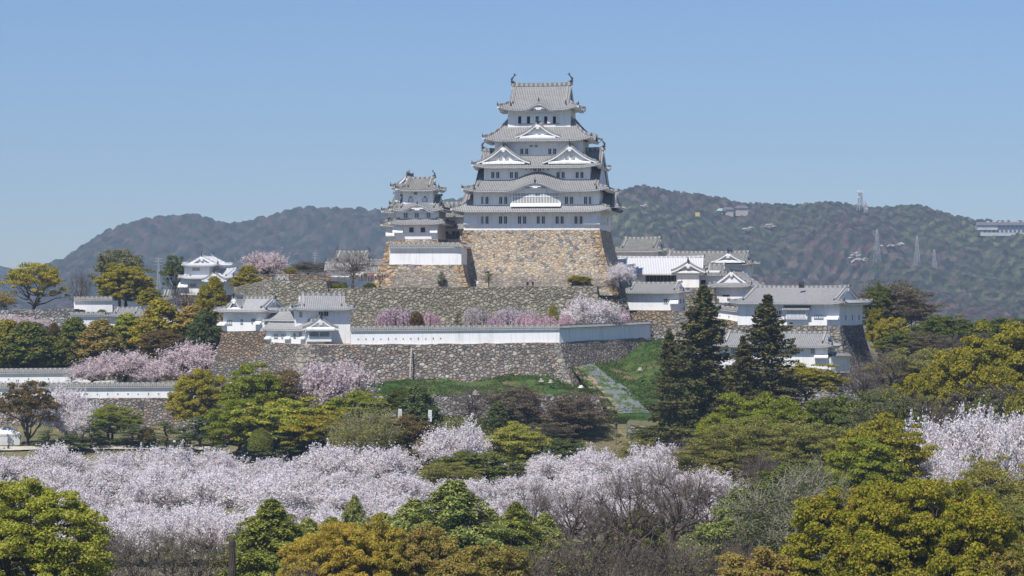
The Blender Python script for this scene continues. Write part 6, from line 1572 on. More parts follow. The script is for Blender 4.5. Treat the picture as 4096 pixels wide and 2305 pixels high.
('evergreen_tree','broad','camphor',502,1055,205,548,1245,'round olive gold tree before the tall grey green one'),
('round_shrub','broad','camphor',600,1152,90,540,1245,'small round olive tree right of the round olive gold tree'),
('bare_tree','bare','greybud',325,1080,110,546,1290,'thin bare tree with pale stem left of the olive trees'),
('pine_tree','umbrella','evergreen',700,1022,110,575,1240,'sparse open pine left of the bright white turret'),
('bare_tree','bare','brownbud',742,1145,130,548,1280,'dark bare tree before the bright white turret base'),
('cherry_tree','cherry','cherry_grey',55,1260,200,527,1330,'blossoming cherry row at the left edge above the evergreens'),
('cherry_tree','cherry','cherry_grey',165,1275,130,526,1340,'blossoming cherry right of the left edge one'),
('cypress_shrub','conical','evergreen',408,1238,50,535,1275,'small spiky green shrub before the higher wall at left'),
('cherry_tree','cherry','cherry_grey',1065,1008,180,516,1125,'pink white cherry on the skyline left of the bare knobby tree'),
('golden_tree','conical','gold',990,1062,110,511,1165,'round golden green tree left of the skyline cherry'),
('round_shrub','broad','gold',1162,1072,60,514,1112,'small golden shrub right of the skyline cherry'),
('bare_tree','early','greybud',1235,1045,150,534,1112,'thin grey bushes behind the railing on the terrace'),
('knobby_tree','bare','greybud',1410,995,210,498,1160,'stout bare tree with a knobby fan of branches on the terrace'),
('low_shrub','broad','lime',1350,1132,70,497,1162,'low yellow green shrub left of the knobby bare tree'),
('low_shrub','broad','lime',1478,1132,50,497,1162,'low yellow green shrub right of the knobby bare tree'),
# terrace under the keep
('weeping_cherry','weeping','pink',1580,1234,165,467.8,1364,'widest deep pink weeping cherry at the left end of the terrace'),
('round_shrub','broad','rust',1668,1246,56,466,1364,'small brown and dark green shrub between two pink cherries'),
('weeping_cherry','weeping','pink',1722,1250,84,467.8,1364,'small deep pink weeping cherry right of the brown shrub'),
('garden_pine','pine','pine',1828,1248,60,466.5,1364,'layered pine between the pink cherries on the terrace'),
('weeping_cherry','weeping','palepink',1905,1228,120,468.8,1364,'pale pink cherry right of the layered pine'),
('weeping_cherry','weeping','palepink',2030,1230,130,469.8,1364,'pale pink cherry at the middle of the terrace row'),
('weeping_cherry','weeping','pink',1980,1270,80,465.8,1364,'low deep pink cherry before the middle pale one'),
('weeping_cherry','weeping','pink',2105,1265,110,465.8,1364,'deep pink cherry right of the middle pale one'),
('weeping_cherry','weeping','palepink',2120,1240,80,470.8,1364,'small pale cherry peeping over two deep pink ones'),
('weeping_cherry','weeping','pink',2190,1264,90,466.3,1364,'deep pink cherry below the yellow green bamboo clump'),
('bamboo_clump','conical','paleolive',2213,1222,56,470.8,1364,'yellow green bamboo clump on the terrace'),
('weeping_cherry','weeping','pink',2262,1262,70,466.8,1364,'deep pink cherry at the left foot of the tall white cherry'),
('cherry_tree','cherry','cherry',2355,1178,235,477.5,1359,'tall white cherry at the right end of the terrace row'),
('weeping_cherry','weeping','pink',2482,1236,96,484.5,1356,'deep pink weeping cherry right of the tall white one'),
('garden_pine','pine','pine',1765,1090,50,485.5,1145,'small layered pine against the bastion below the small keep'),
('garden_pine','pine','pine',1955,1084,58,488,1143,'small layered pine at the left foot of the keep base'),
('low_shrub','broad','camphor',2318,1102,90,488,1141,'low olive shrubs at the right foot of the keep base'),
('cherry_tree','cherry','cherry',2482,1052,130,487,1145,'small white cherry at the right corner of the keep base'),
('bare_tree','bare','greybud',2205,1300,50,460,1310,'tiny bare sapling on the terrace') ,
]
T6 += [('evergreen_tree','broad','evergreen',2640,1700,220,425,None,'dark bush between the stone steps and the thin conifer'),
 ('leafy_tree','early','olive',2560,1752,160,412,None,'olive shrub behind the tall lantern lamp post'),
 ('maple_tree','maple','lime',1530,1700,200,402,None,'green maple right of the pale stemmed thicket')]
T6 = [t for t in T6 if 'tiny bare sapling' not in t[8]]
CAT = {'garden_pine': 'pine tree', 'cherry_tree': 'cherry tree', 'weeping_cherry': 'cherry tree', 'bare_shrub': 'shrub', 'low_shrub': 'shrub', 'round_shrub': 'shrub', 'clipped_shrub': 'shrub', 'red_shrub': 'shrub', 'budding_shrub': 'shrub', 'willow_shrub': 'shrub', 'cypress_shrub': 'shrub', 'bamboo_clump': 'bamboo', 'broom_thicket': 'shrub', 'tall_conifer': 'conifer'}
GRP = {'garden_pine': 'layered pines of the garden and terraces', 'cherry_tree': 'cherry trees in bloom', 'weeping_cherry': 'pink cherries on the terrace', 'bare_shrub': 'bare shrubs along the bottom', 'tall_conifer': 'tall dark conifers', 'cedar_tree': 'cedars in the foreground', 'camphor_tree': 'camphor trees', 'bare_tree': 'bare trees', 'leafy_tree': 'loose spring trees', 'evergreen_tree': 'evergreen trees'}
for nm, kd, mt, px, yt, w, D, bs, lb in T6:
    if kd in ('maple', 'broad', 'broadfine', 'cedar', 'early', 'conical'): w = w * (1.4 if kd == 'cedar' else 1.14)
    tree(nm, kd, mt, px, yt, w, D, lb, CAT.get(nm, 'tree'), bs, GRP.get(nm))
# the long blossom band, row by row from the lawn towards the camera
ORD = ['first', 'second', 'third', 'fourth', 'fifth', 'sixth', 'seventh', 'eighth', 'ninth', 'tenth', 'eleventh', 'twelfth', 'thirteenth', 'fourteenth']
def topline(px):
    return float(np.interp(px, [0, 300, 600, 1000, 1400, 1620, 1760, 1850, 1960, 2100, 2300, 2500, 2620, 2760, 2900], [1815, 1795, 1792, 1795, 1800, 1822, 1858, 1885, 1860, 1815, 1795, 1768, 1782, 1835, 1868]))
rows_ = [('farthest', 366, 215, 0, 250, 0, 2900), ('second', 338, 235, 62, 275, -60, 2950), ('third', 311, 255, 128, 300, 40, 2920), ('nearest', 287, 275, 200, 330, 240, 2700)]
for rn, D, stp, dy_, w, a, b in rows_:
    k = 0; px = a + 30
    while px < b:
        jj = trnd.uniform(-30, 30); yy = topline(px) + dy_ + trnd.uniform(-34, 40)
        side = 'left' if px < 1500 else 'right'
        tree('cherry_tree', 'cherry', 'cherry', px + jj, yy, w * trnd.uniform(.92, 1.15), D + trnd.uniform(-6, 6),
             'white cherry in bloom, %s from left in the %s row of the blossom band' % (ORD[k], rn), 'cherry tree', None, 'cherry trees in bloom')
        k += 1; px += stp
for k, (px, yy) in enumerate(((380, 2040), (560, 2055), (740, 2045), (900, 2050))):
    tree('cherry_tree', 'cherry', 'cherry', px, yy, 270, 268, 'low white cherry behind the bare shrubs at the lower left, %s from the left' % ORD[k], 'cherry tree', None, 'cherry trees in bloom')
# rough undergrowth that nobody could count
def undergrowth(name, x0, x1, y0, y1, n, mat, label, h=1.6, size=.16, dens=None, seed=1):
    r = np.random.default_rng(seed); x = r.uniform(x0, x1, n); y = r.uniform(y0, y1, n)
    m = fbm(x / 9 + 3, y / 9, 3, seed); keep = m > .38; x, y, m = x[keep], y[keep], m[keep]
    if dens is not None: kp = dens(x, y); x, y, m = x[kp], y[kp], m[kp]
    z = ground_h(x, y) + h * (m - .3) * 2.4 * r.random(len(x)) ** .4
    me = leaf_mesh(name, np.stack([x, y, z], 1), r.normal(size=(len(x), 3)) + np.array([0, -.2, .6]), size)
    me.materials.append(L[mat]); o = bpy.data.objects.new(name, me); C.objects.link(o); tag(o, label, kind='stuff'); return o
undergrowth('undergrowth', 22, 140, 345, 432, 130000, 'olive', 'tangled olive undergrowth under the right woods', 2.4, .2, lambda x, y: x / y > .062, 3)
undergrowth('undergrowth', 30, 150, 432, 500, 60000, 'greybud', 'grey brown thicket below the right ramparts', 2.6, .2, lambda x, y: x / y > .145, 4)
undergrowth('undergrowth', -20, 62, 180, 345, 60000, 'greybud', 'brown and green undergrowth in the right foreground', 1.6, .16, lambda x, y: x / y > .05, 5)
undergrowth('undergrowth', -50, 20, 396, 434, 60000, 'evergreen', 'dark shrubs on the slope above the blossom band', 1.7, .17, lambda x, y: (x / y > -.105) & (x / y < .03), 6)
undergrowth('undergrowth', -110, -42, 491, 540, 50000, 'greygreen', 'shrubs between the left trees and walls', 1.6, .18, None, 7)

undergrowth('undergrowth', -60, 12, 205, 262, 60000, 'greybud', 'brown scrub along the bottom left under the bare shrubs', 1.5, .13, None, 8)
# ------------------------------------------------------------------ things on the far hills
M['steel'] = flat('pale_steel', (.40, .41, .42), .6, .05); M['white'] = flat('white_paint', (.78, .78, .77), .7, .06)
M['slate'] = flat('dark_slate', (.13, .12, .13), .8, .2); M['canvas'] = flat('white_canvas', (.74, .73, .70), .9, .08, .8)
M['copper'] = flat('green_copper', (.30, .42, .36), .8); M['yellow'] = flat('yellow_sheet', (.62, .50, .12), .8); M['iron'] = flat('dark_iron', (.06, .06, .065), .6)
M['pipe'] = flat('grey_drainpipe', (.42, .36, .32), .7)
def on_hill(px, py):
    X, Y, Zz = HILL; dy = 10
    for D in np.arange(1510, 3100, dy):
        x = P(px, D); i = int((x - X[0, 0]) / (X[0, 1] - X[0, 0])); j = int(np.searchsorted(Y[:, 0], D))
        if 0 <= i < X.shape[1] and j < Y.shape[0] and Zz[j, i] >= Z(py, D): return D
    return 3000.0
def lattice(name, label, px, yt, yb, wb, D, cat='pylon', arms=(), group=None, dishes=(), thick=.22, wt=.18):
    s = D / F; h = (yb - yt) * s; w = wb * s / 2; root = empty(name, (P(px, D), D, Z(yb, D)), .35, label, cat, group)
    m = MB(); n = 5; ext = -.15 * h
    cs = [(-1, -1), (1, -1), (1, 1), (-1, 1)]
    def c(k, t): q = w * (1 - (1 - wt) * t); return (cs[k][0] * q, cs[k][1] * q, h * t)
    for k in range(4):
        m.tube([(cs[k][0] * w * 1.1, cs[k][1] * w * 1.1, ext), c(k, 0), c(k, 1)], thick, 4)
        for i in range(n):
            a, b = i / n, (i + 1) / n
            m.tube([c(k, a), c((k + 1) % 4, b)], thick * .55, 3); m.tube([c((k + 1) % 4, a), c(k, b)], thick * .55, 3); m.tube([c(k, b), c((k + 1) % 4, b)], thick * .55, 3)
    m.build('lattice_frame', M['steel'], root)
    for t, l in arms:
        a = MB(); L_ = l * s; a.tube([(-L_, 0, h * t), (0, 0, h * t + L_ * .25), (L_, 0, h * t)], thick * .8, 4); a.tube([(-L_, 0, h * t), (L_, 0, h * t)], thick * .7, 4); a.build('cross_arm', M['steel'], root)
    for dx, t, r in dishes:
        a = MB(); a.tube([(dx * s, -r * s * .5 - w * .3, h * t), (dx * s, r * s * .3, h * t)], [r * s, r * s], 10); a.tube([(0, 0, h * t), (dx * s, 0, h * t)], thick, 4); a.build('dish', M['white'], root)
    return root
lattice('communication_mast', 'white communication mast with drum antennas on the right hill crest', 3442, 764, 832, 20, 2960, 'mast', (), None, [(-9, .95, 5), (9, .95, 5), (-9, .62, 4), (8, .6, 4), (0, .96, 5)], .35, .35)
lattice('communication_mast', 'smaller antenna mast beside the tall one on the right hill crest', 3462, 806, 846, 9, 2940, 'mast', (), None, [(5, .9, 4), (-3, .75, 3), (4, .3, 5)], .3, .5)
for px, yt, yb, w, lb in ((3508, 917, 1046, 22, 'tallest pylon with a yellow top on the right hillside'), (3668, 944, 1064, 20, 'middle lattice pylon of three on the right hillside'), (3737, 998, 1072, 16, 'rightmost and shortest pylon on the right hillside')):
    D = on_hill(px, yb)
    r_ = lattice('power_pylon', lb, px, yt, yb, w, D, 'pylon', [(.72, 9), (.83, 8), (.93, 6)], 'power pylons', (), .18)
lattice('power_pylon', 'faint pylon behind the bare branches left of the bright white turret', 634, 1032, 1140, 12, 1400, 'pylon', [(.75, 16), (.86, 16), (.97, 14)], 'power pylons', (), .09)
lattice('power_pylon', 'faint pylon above the terrace railing left of the knobby bare tree', 1260, 1012, 1080, 10, 1700, 'pylon', [(.7, 14), (.84, 14), (.97, 10)], 'power pylons', (), .1)
# hotel on the ridge
D = on_hill(4000, 945) - 14; s_ = D / F
hb = empty('hilltop_hotel', (P(4010, D), D, Z(930, D)), 0, 'long white hotel with dark roof on the right hill crest', 'hotel')
M['stucco'] = flat('hotel_stucco', (.5, .5, .5), .9, .1, .2)
MB().box(-26, 40, 0, 12, -4, 5.5).build('wall', M['stucco'], hb); MB().box(-30, -6, -1.5, 10, 3, 9).build('upper_wall', M['stucco'], hb)
rm_ = MB(); rm_.add([(-32, -3, 8.6), (42, -3, 5.6 + 3), (42, 6, 12.5), (-30, 6, 12.5), (42, 14, 8.6), (-32, 14, 8.6)], [(0, 1, 2, 3), (3, 2, 4, 5)]); rm_.build('roof', M['slate'], hb, norm=False)
MB().box(-6, 40, 0, 11, 5.5, 8.6).build('upper_wall', M['stucco'], hb)
for i in range(12):
    x = -22 + i * 5; MB().box(x, x + 3, -.25, .1, .2, 3.2).build('window', M['slate'], hb)
for i in range(9):
    x = -5 + i * 5; MB().box(x, x + 3.2, -.2, .1, 6, 8).build('window', M['slate'], hb)
for i in range(7): MB().box(-18 + i * 7, -14.5 + i * 7, 4, 6, 12, 13.8).build('dormer', M['stucco'], hb)
# temple
D = on_hill(2950, 850) - 15
tb = empty('hillside_temple', (P(2950, D), D, Z(848, D)), 0, 'cluster of low grey temple roofs in the notch of the right hill', 'temple')
for x0, x1, z0, z1 in ((-19, -4, 0, 3.2), (-3, 14, 1, 5), (-26, -14, -1, 1.6)):
    MB().box(x0 + 1, x1 - 1, 0, 8, z0 - 6, z1).build('wall', M['pipe'], tb)
    m = MB(); m.add([(x0, -1.5, z1 - .3), (x1, -1.5, z1 - .3), (x1 - 3, 4, z1 + 3), (x0 + 3, 4, z1 + 3), (x1, 9.5, z1 - .3), (x0, 9.5, z1 - .3)], [(0, 1, 2, 3), (3, 2, 4, 5), (0, 3, 5), (1, 4, 2)]); m.build('roof', M['copper'] if x1 < -10 else M['slate'], tb, norm=False)
D = on_hill(2790, 866) - 12
yb_ = empty('yellow_board', (P(2790, D), D, Z(866, D)), 0, 'plain square yellow board standing in the woods of the right hill', 'board')
MB().box(-2.6, 2.6, 0, .3, .3, 5.0).build('panel', M['yellow'], yb_); MB().box(-2.3, -2, .3, .6, -4, 4.6).build('post', M['steel'], yb_); MB().box(2, 2.3, .3, .6, -4, 4.6).build('post', M['steel'], yb_)
# bare rock patches on the hill
M['rock'] = flat('pale_rock', (.42, .36, .33), 1, .25, .1)
for px, py, w, h, lb in ((3455, 1040, 90, 12, 'largest pale rock scar on the right hillside left of the pylons'), (3560, 985, 110, 9, 'long thin rock scar above the tallest pylon foot'), (3080, 905, 34, 14, 'small pink rock scar below the temple'), (2990, 918, 30, 10, 'round pale rock left of the pink scar'), (2575, 826, 26, 8, 'pale rock patch near the keep on the right hill'), (3420, 1022, 40, 22, 'upright rock scar joined to the largest one')):
    D = on_hill(px, py + h / 2) - 6; s = D / F; r = random.Random(px); m = MB()
    for i in range(26):
        x, z = r.uniform(-w / 2, w / 2) * s, r.uniform(-h / 2, h / 2) * s; z += x * .12; q = r.uniform(1.6, 4.2)
        vs = [(x + q * r.uniform(.6, 1.1) * math.cos(a) , r.uniform(-1, 2), z + q * .6 * r.uniform(.6, 1.1) * math.sin(a)) for a in (0, 1.05, 2.1, 3.14, 4.2, 5.2)]
        m.add([(x, -2.5, z + .5)] + vs, [(0, i1 + 1, (i1 + 1) % 6 + 1) for i1 in range(6)])
    o = m.build('rock_outcrop', M['rock'], None, norm=False); o.location = (P(px, D), D, Z(py, D)); tag(o, lb, 'rocks', 'rock scars on the right hill')

# ------------------------------------------------------------------ small things on the castle grounds
def gz(px, D): return float(ground_h(P(px, D), D))
D = 443.0
tn = empty('white_tent', (P(30, D), D, Z(1783, D)), .25, 'white canvas tent with pyramid roof at the left edge of the lawn', 'tent')
m = MB(); w_, h_ = 2.35, 2.35
MB().add([(-w_, -w_, h_), (w_, -w_, h_), (w_, w_, h_), (-w_, w_, h_), (-.6, 0, h_ + 1.25), (.6, 0, h_ + 1.25)], [(0, 1, 5, 4), (1, 2, 5), (2, 3, 4, 5), (3, 0, 4)]).build('roof', M['canvas'], tn)
for a in ((-w_, -w_, w_, -w_), (w_, -w_, w_, w_), (-w_, w_, w_, w_), (-w_, -w_, -w_, w_)):
    m = MB(); n = 14; vs = []
    for i in range(n + 1):
        t = i / n; x, y = a[0] + (a[2] - a[0]) * t, a[1] + (a[3] - a[1]) * t; vs += [(x * 1.01, y * 1.01, h_), (x * 1.01, y * 1.01, h_ - .28 - .12 * (i % 2))]
    m.add(vs, [(2 * i, 2 * i + 2, 2 * i + 3, 2 * i + 1) for i in range(n)]); m.build('valance', M['canvas'], tn, norm=False)
for a in ((-w_, w_ * .98, w_, w_ * .98), (w_ * .98, -w_, w_ * .98, w_), (-w_, -w_ * .98, w_ * .9, -w_ * .98)):
    MB().box(min(a[0], a[2]), max(a[0], a[2]) + .03, min(a[1], a[3]), max(a[1], a[3]) + .03, 0, h_).build('side_curtain', M['canvas'], tn)
for x in (-w_, w_):
    for y in (-w_, w_): MB().tube([(x, y, -.2), (x, y, h_)], .04, 6).build('pole', M['steel'], tn)
def railing(name, label, pts, h, mat, step=1.5, rails=(.5, .95), cat='railing', lean=0, r=.06):
    c = Vector(pts[0]); root = empty(name, c, 0, label, cat); P_ = [Vector(p) - c for p in pts]
    for fr in rails: MB().tube([tuple(p + Vector((0, 0, h * fr))) for p in P_], r, 5).build('rail', M[mat], root)
    d = 0
    for a, b in zip(P_[:-1], P_[1:]):
        L_ = (b - a).length; n = max(1, int(L_ / step))
        for i in range(n):
            q = a.lerp(b, i / n); MB().tube([tuple(q + Vector((0, 0, -.3))), tuple(q + Vector((0, 0, h))), tuple(q + Vector((lean, -lean, h + lean * 1.3)))], r * 1.1, 5).build('post', M[mat], root)
railing('wooden_railing', 'dark wooden railing along the terrace where visitors queue', [pt(1160, 1122, 495), pt(1545, 1124, 492)], 1.1, 'wood', 1.4, (.3, .6, .95))
railing('bamboo_fence', 'low picket fence on the stone parapet behind the terrace', [pt(1180, 1100, 511.5), pt(1315, 1099, 511.5)], 1.0, 'wood', .5, (.5, .9), 'fence', 0, .035)
railing('curved_fence', 'wire fence with bent post tops at the foot of the grass slope', [pt(2468, 1672, 436.5), pt(2500, 1664, 437), pt(2560, 1664, 437), pt(2610, 1676, 436)], 1.5, 'iron', 1.1, (.35, .7, .97), 'fence', .25, .045)
def pole(name, label, cat, px, yt, yb, D, r=.06, mat='iron'):
    h = (yb - yt) * D / F; root = empty(name, (P(px, D), D, Z(yb, D)), 0, label, cat); MB().tube([(0, 0, -.5), (0, 0, h)], [r * 1.2, r * .8], 7).build('post', M[mat], root); return root, h
def lantern(root, h, s=1.0, col='white'):
    m = MB(); m.tube([(0, 0, h), (0, 0, h + .55 * s)], [.14 * s, .24 * s], 4); m.build('lantern', M[col], root); m = MB(); m.tube([(0, 0, h + .55 * s), (0, 0, h + .85 * s)], [.32 * s, .04 * s], 4); m.build('lantern_cap', M['iron'], root)
r_, h_ = pole('street_lamp', 'tall lantern lamp post by the path above the right blossom band', 'street lamp', 2464, 1712, 1790, 424, .08, 'wood'); lantern(r_, h_, 1.3, 'slate')
r_, h_ = pole('street_lamp', 'short lantern lamp peeping over the blossom right of the bright yellow maple', 'street lamp', 2198, 1815, 1850, 384, .06); lantern(r_, h_, 1.1)
r_, h_ = pole('street_lamp', 'white headed lamp among garden pines by the pale path', 'street lamp', 697, 1768, 1822, 429, .05); MB().box(-.2, .2, -.15, .15, h_, h_ + .3).build('lamp_head', M['white'], r_)
r_, h_ = pole('utility_pole', 'dark utility pole with crossarm and curved bracket right of the yellow maple', 'utility pole', 2168, 1742, 1822, 392, .17)
MB().box(-.9, .9, -.06, .06, h_ - .35, h_ - .2).build('crossarm', M['iron'], r_); MB().tube([(0, 0, h_ - 1.2), (-.7, 0, h_ - 1.15), (-1.1, 0, h_ - 1.6)], .06, 5).build('bracket', M['steel'], r_)
for px, yt, yb, lb in ((1600, 1636, 1682, 'white sign board with dark writing left of the bushy pine'), (1720, 1640, 1686, 'white sign board with dark writing above the single pink cherry')):
    D = 417.0; h = (yb - yt) * D / F; o = empty('sign_board', (P(px, D), D, Z(yb, D)), .1 if px < 1700 else -.1, lb, 'sign')
    MB().box(-.3, .3, -.05, .05, 0, h).build('board', M['white'], o); MB().box(-.05, .05, .05, .12, -1.2, h).build('post', M['wood'], o)
    t = MB()
    for i in range(4):
        z = h * (.82 - .19 * i); t.box(-.1, .1, -.07, -.052, z - .03, z + .03); t.box(-.02, .02, -.07, -.052, z - .1, z + .1)
    t.build('writing', M['slate'], o)
dp = empty('drainpipe', pt(1640, 1512, 450.5), 0, 'grey drainpipe running down the long stone rampart', 'drainpipe')
b_ = Vector(pt(1646, 1392, 454.2)) - Vector(pt(1640, 1512, 450.5)); MB().tube([(0, -.35, 0), (b_.x * .5, b_.y * .42 - .35, b_.z * .5), (b_.x, b_.y - .25, b_.z)], .13, 7).build('pipe', M['pipe'], dp)
for t in (.35, .7): MB().tube([(b_.x * t, b_.y * t * .9 - .36, b_.z * t - .08), (b_.x * t, b_.y * t * .9 - .36, b_.z * t + .08)], .19, 7).build('pipe_collar', M['pipe'], dp)
def stump(px, py, D, s, label, mat='pipe', cat='tree stump', name='tree_stump', hh=1.0):
    r = random.Random(px); n = 9; vs = []
    for k, (q, z) in enumerate(((1.3, -.3), (1, .1), (.8, .6 * hh), (.6, 1.0 * hh))):
        for i in range(n): a = 2 * PI * i / n; qq = q * r.uniform(.7, 1.25); vs.append((qq * s * math.cos(a), qq * s * math.sin(a), s * (z + (r.uniform(-.3, .3) if k == 3 else 0))))
    fs = [(k * n + i, k * n + (i + 1) % n, (k + 1) * n + (i + 1) % n, (k + 1) * n + i) for k in range(3) for i in range(n)] + [tuple(3 * n + i for i in range(n))]
    o = MB().add(vs, fs).build(name, M[mat], None); o.location = pt(px, py, D); tag(o, label, cat)
stump(2165, 1524, 446, .38, 'left one of two bleached stumps on the grass bank'); stump(2203, 1528, 445, .42, 'right one of two bleached stumps on the grass bank')
stump(1903, 1575, 441, .6, 'bleached stump with roots at the rim of the low pale rampart'); stump(2560, 1478, 455.5, .4, 'small bleached stump on the steep grass slope')
stump(2325, 1548, 450.5, .5, 'white boulder at the lower right corner of the long rampart', 'canvas', 'boulder', 'white_boulder', .5)
tr_ = MB().tube([(0, 0, 0), (.05, 0, 2), (0, .05, 4.9)], [.42, .38, .34], 10).build('cut_trunk', L['bark'], None); tr_.location = (P(928, 235), 235, Z(2365, 235)); tag(tr_, 'limbless cut tree trunk standing left of the leftmost cedar', 'tree trunk')
def hedge(label, pts, w, h, mat='evergreen', n=9000):
    r = np.random.default_rng(n); A = np.array(pts[0]); Bp = np.array(pts[1]); t = r.random((n, 1)); d = Bp - A; L_ = np.linalg.norm(d[:2]); nn = np.array([-d[1], d[0], 0]) / L_
    u = r.uniform(-1, 1, (n, 1)) * w / 2; v = r.random((n, 1)) * h; face = r.random((n, 1)); u = np.where(face < .5, np.sign(u) * w / 2, u); v = np.where(face >= .5, h, v)
    q = A + d * t + nn * u + np.array([0, 0, 1]) * v + r.normal(size=(n, 3)) * .05; N = np.where(face < .5, np.sign(u) * nn, np.array([0, 0, 1.0])) + r.normal(size=(n, 3)) * .5
    me = leaf_mesh('clipped_hedge', q, N, .11); me.materials.append(L[mat]); o = bpy.data.objects.new('clipped_hedge', me); C.objects.link(o); tag(o, label, 'hedge')
hedge('long box cut dark hedge below the low pale rampart', [pt(2100, 1694, 435.5), pt(2515, 1712, 435)], 1.6, 1.9, 'pine', 16000)
hedge('long low hedge behind the garden pines at left', [pt(390, 1783, 441), pt(720, 1783, 441)], 1.0, .9, 'evergreen', 9000)
rampart('low_stone_wall', 'knee high wall of pale dressed blocks along the garden path', [pt(590, 1812, 438.7), pt(905, 1812, 438.7), (P(905, 438.7), 440.5, Z(1786, 439)), (P(590, 438.7), 440.5, Z(1786, 439))], 0, (0.02, 0), 'quoin', cap='turf', seed=41) if False else None
for i, (a, b) in enumerate(((598, 640), (648, 700), (712, 768), (776, 800), (842, 872))):
    m = MB(); x0, x1 = P(a, 439), P(b, 439); zc = Z(1815, 439); hh = (1815 - 1786) * 439 / F
    m.add([(x0 + .1, 439, zc), (x1, 439, zc), (x1 - .15, 439.15, zc + hh), (x0, 439.1, zc + hh * .92), (x0 + .1, 440.2, zc), (x1, 440.2, zc), (x1 - .1, 440.2, zc + hh), (x0, 440.2, zc + hh)], [(0, 1, 2, 3), (3, 2, 6, 7), (1, 5, 6, 2), (0, 3, 7, 4)])
    tag(m.build('stone_block', M['quoin_tan'], None), ['leftmost pale stone block by the garden path', 'second pale stone block from left by the garden path', 'middle pale stone block by the garden path', 'narrow pale stone block by the garden path, fourth from left', 'rightmost pale stone block by the garden path'][i], 'stone block', 'pale stone blocks by the garden path')

# ------------------------------------------------------------------ people
SK = flat('skin', (.42, .26, .19), .6, .05); HAIR = flat('dark_hair', (.02, .018, .016), .5, .1)
CL = {k: flat('cloth_' + k, c, .9, .08) for k, c in dict(black=(.02, .02, .024), navy=(.03, .045, .10), white=(.72, .72, .72), red=(.45, .04, .05), blue=(.25, .42, .62), teal=(.10, .20, .24), brown=(.16, .10, .06), tan=(.50, .33, .18), grey=(.2, .2, .21), pink=(.55, .32, .34)).items()}
def skinned(name, chains, mat, parent, sub=1):
    """chains: lists of (point, radius); first point of a later chain may index an existing vertex as (i,)"""
    vs, es, rs = [], [], []
    for ch in chains:
        prev = None
        for it in ch:
            if len(it) == 1: prev = it[0]; continue
            vs.append(it[0]); rs.append(it[1]); i = len(vs) - 1
            if prev is not None: es.append((prev, i))
            prev = i
    me = bpy.data.meshes.new(name); me.from_pydata(vs, es, []); o = bpy.data.objects.new(name, me); C.objects.link(o); o.parent = parent
    me.materials.append(mat); mod = o.modifiers.new('skin', 'SKIN'); mod.use_smooth_shade = True
    if not me.skin_vertices: pass
    for i, r in enumerate(rs): me.skin_vertices[0].data[i].radius = (r, r)
    me.skin_vertices[0].data[0].use_root = True
    s = o.modifiers.new('smooth', 'SUBSURF'); s.levels = sub; s.render_levels = sub
    return o
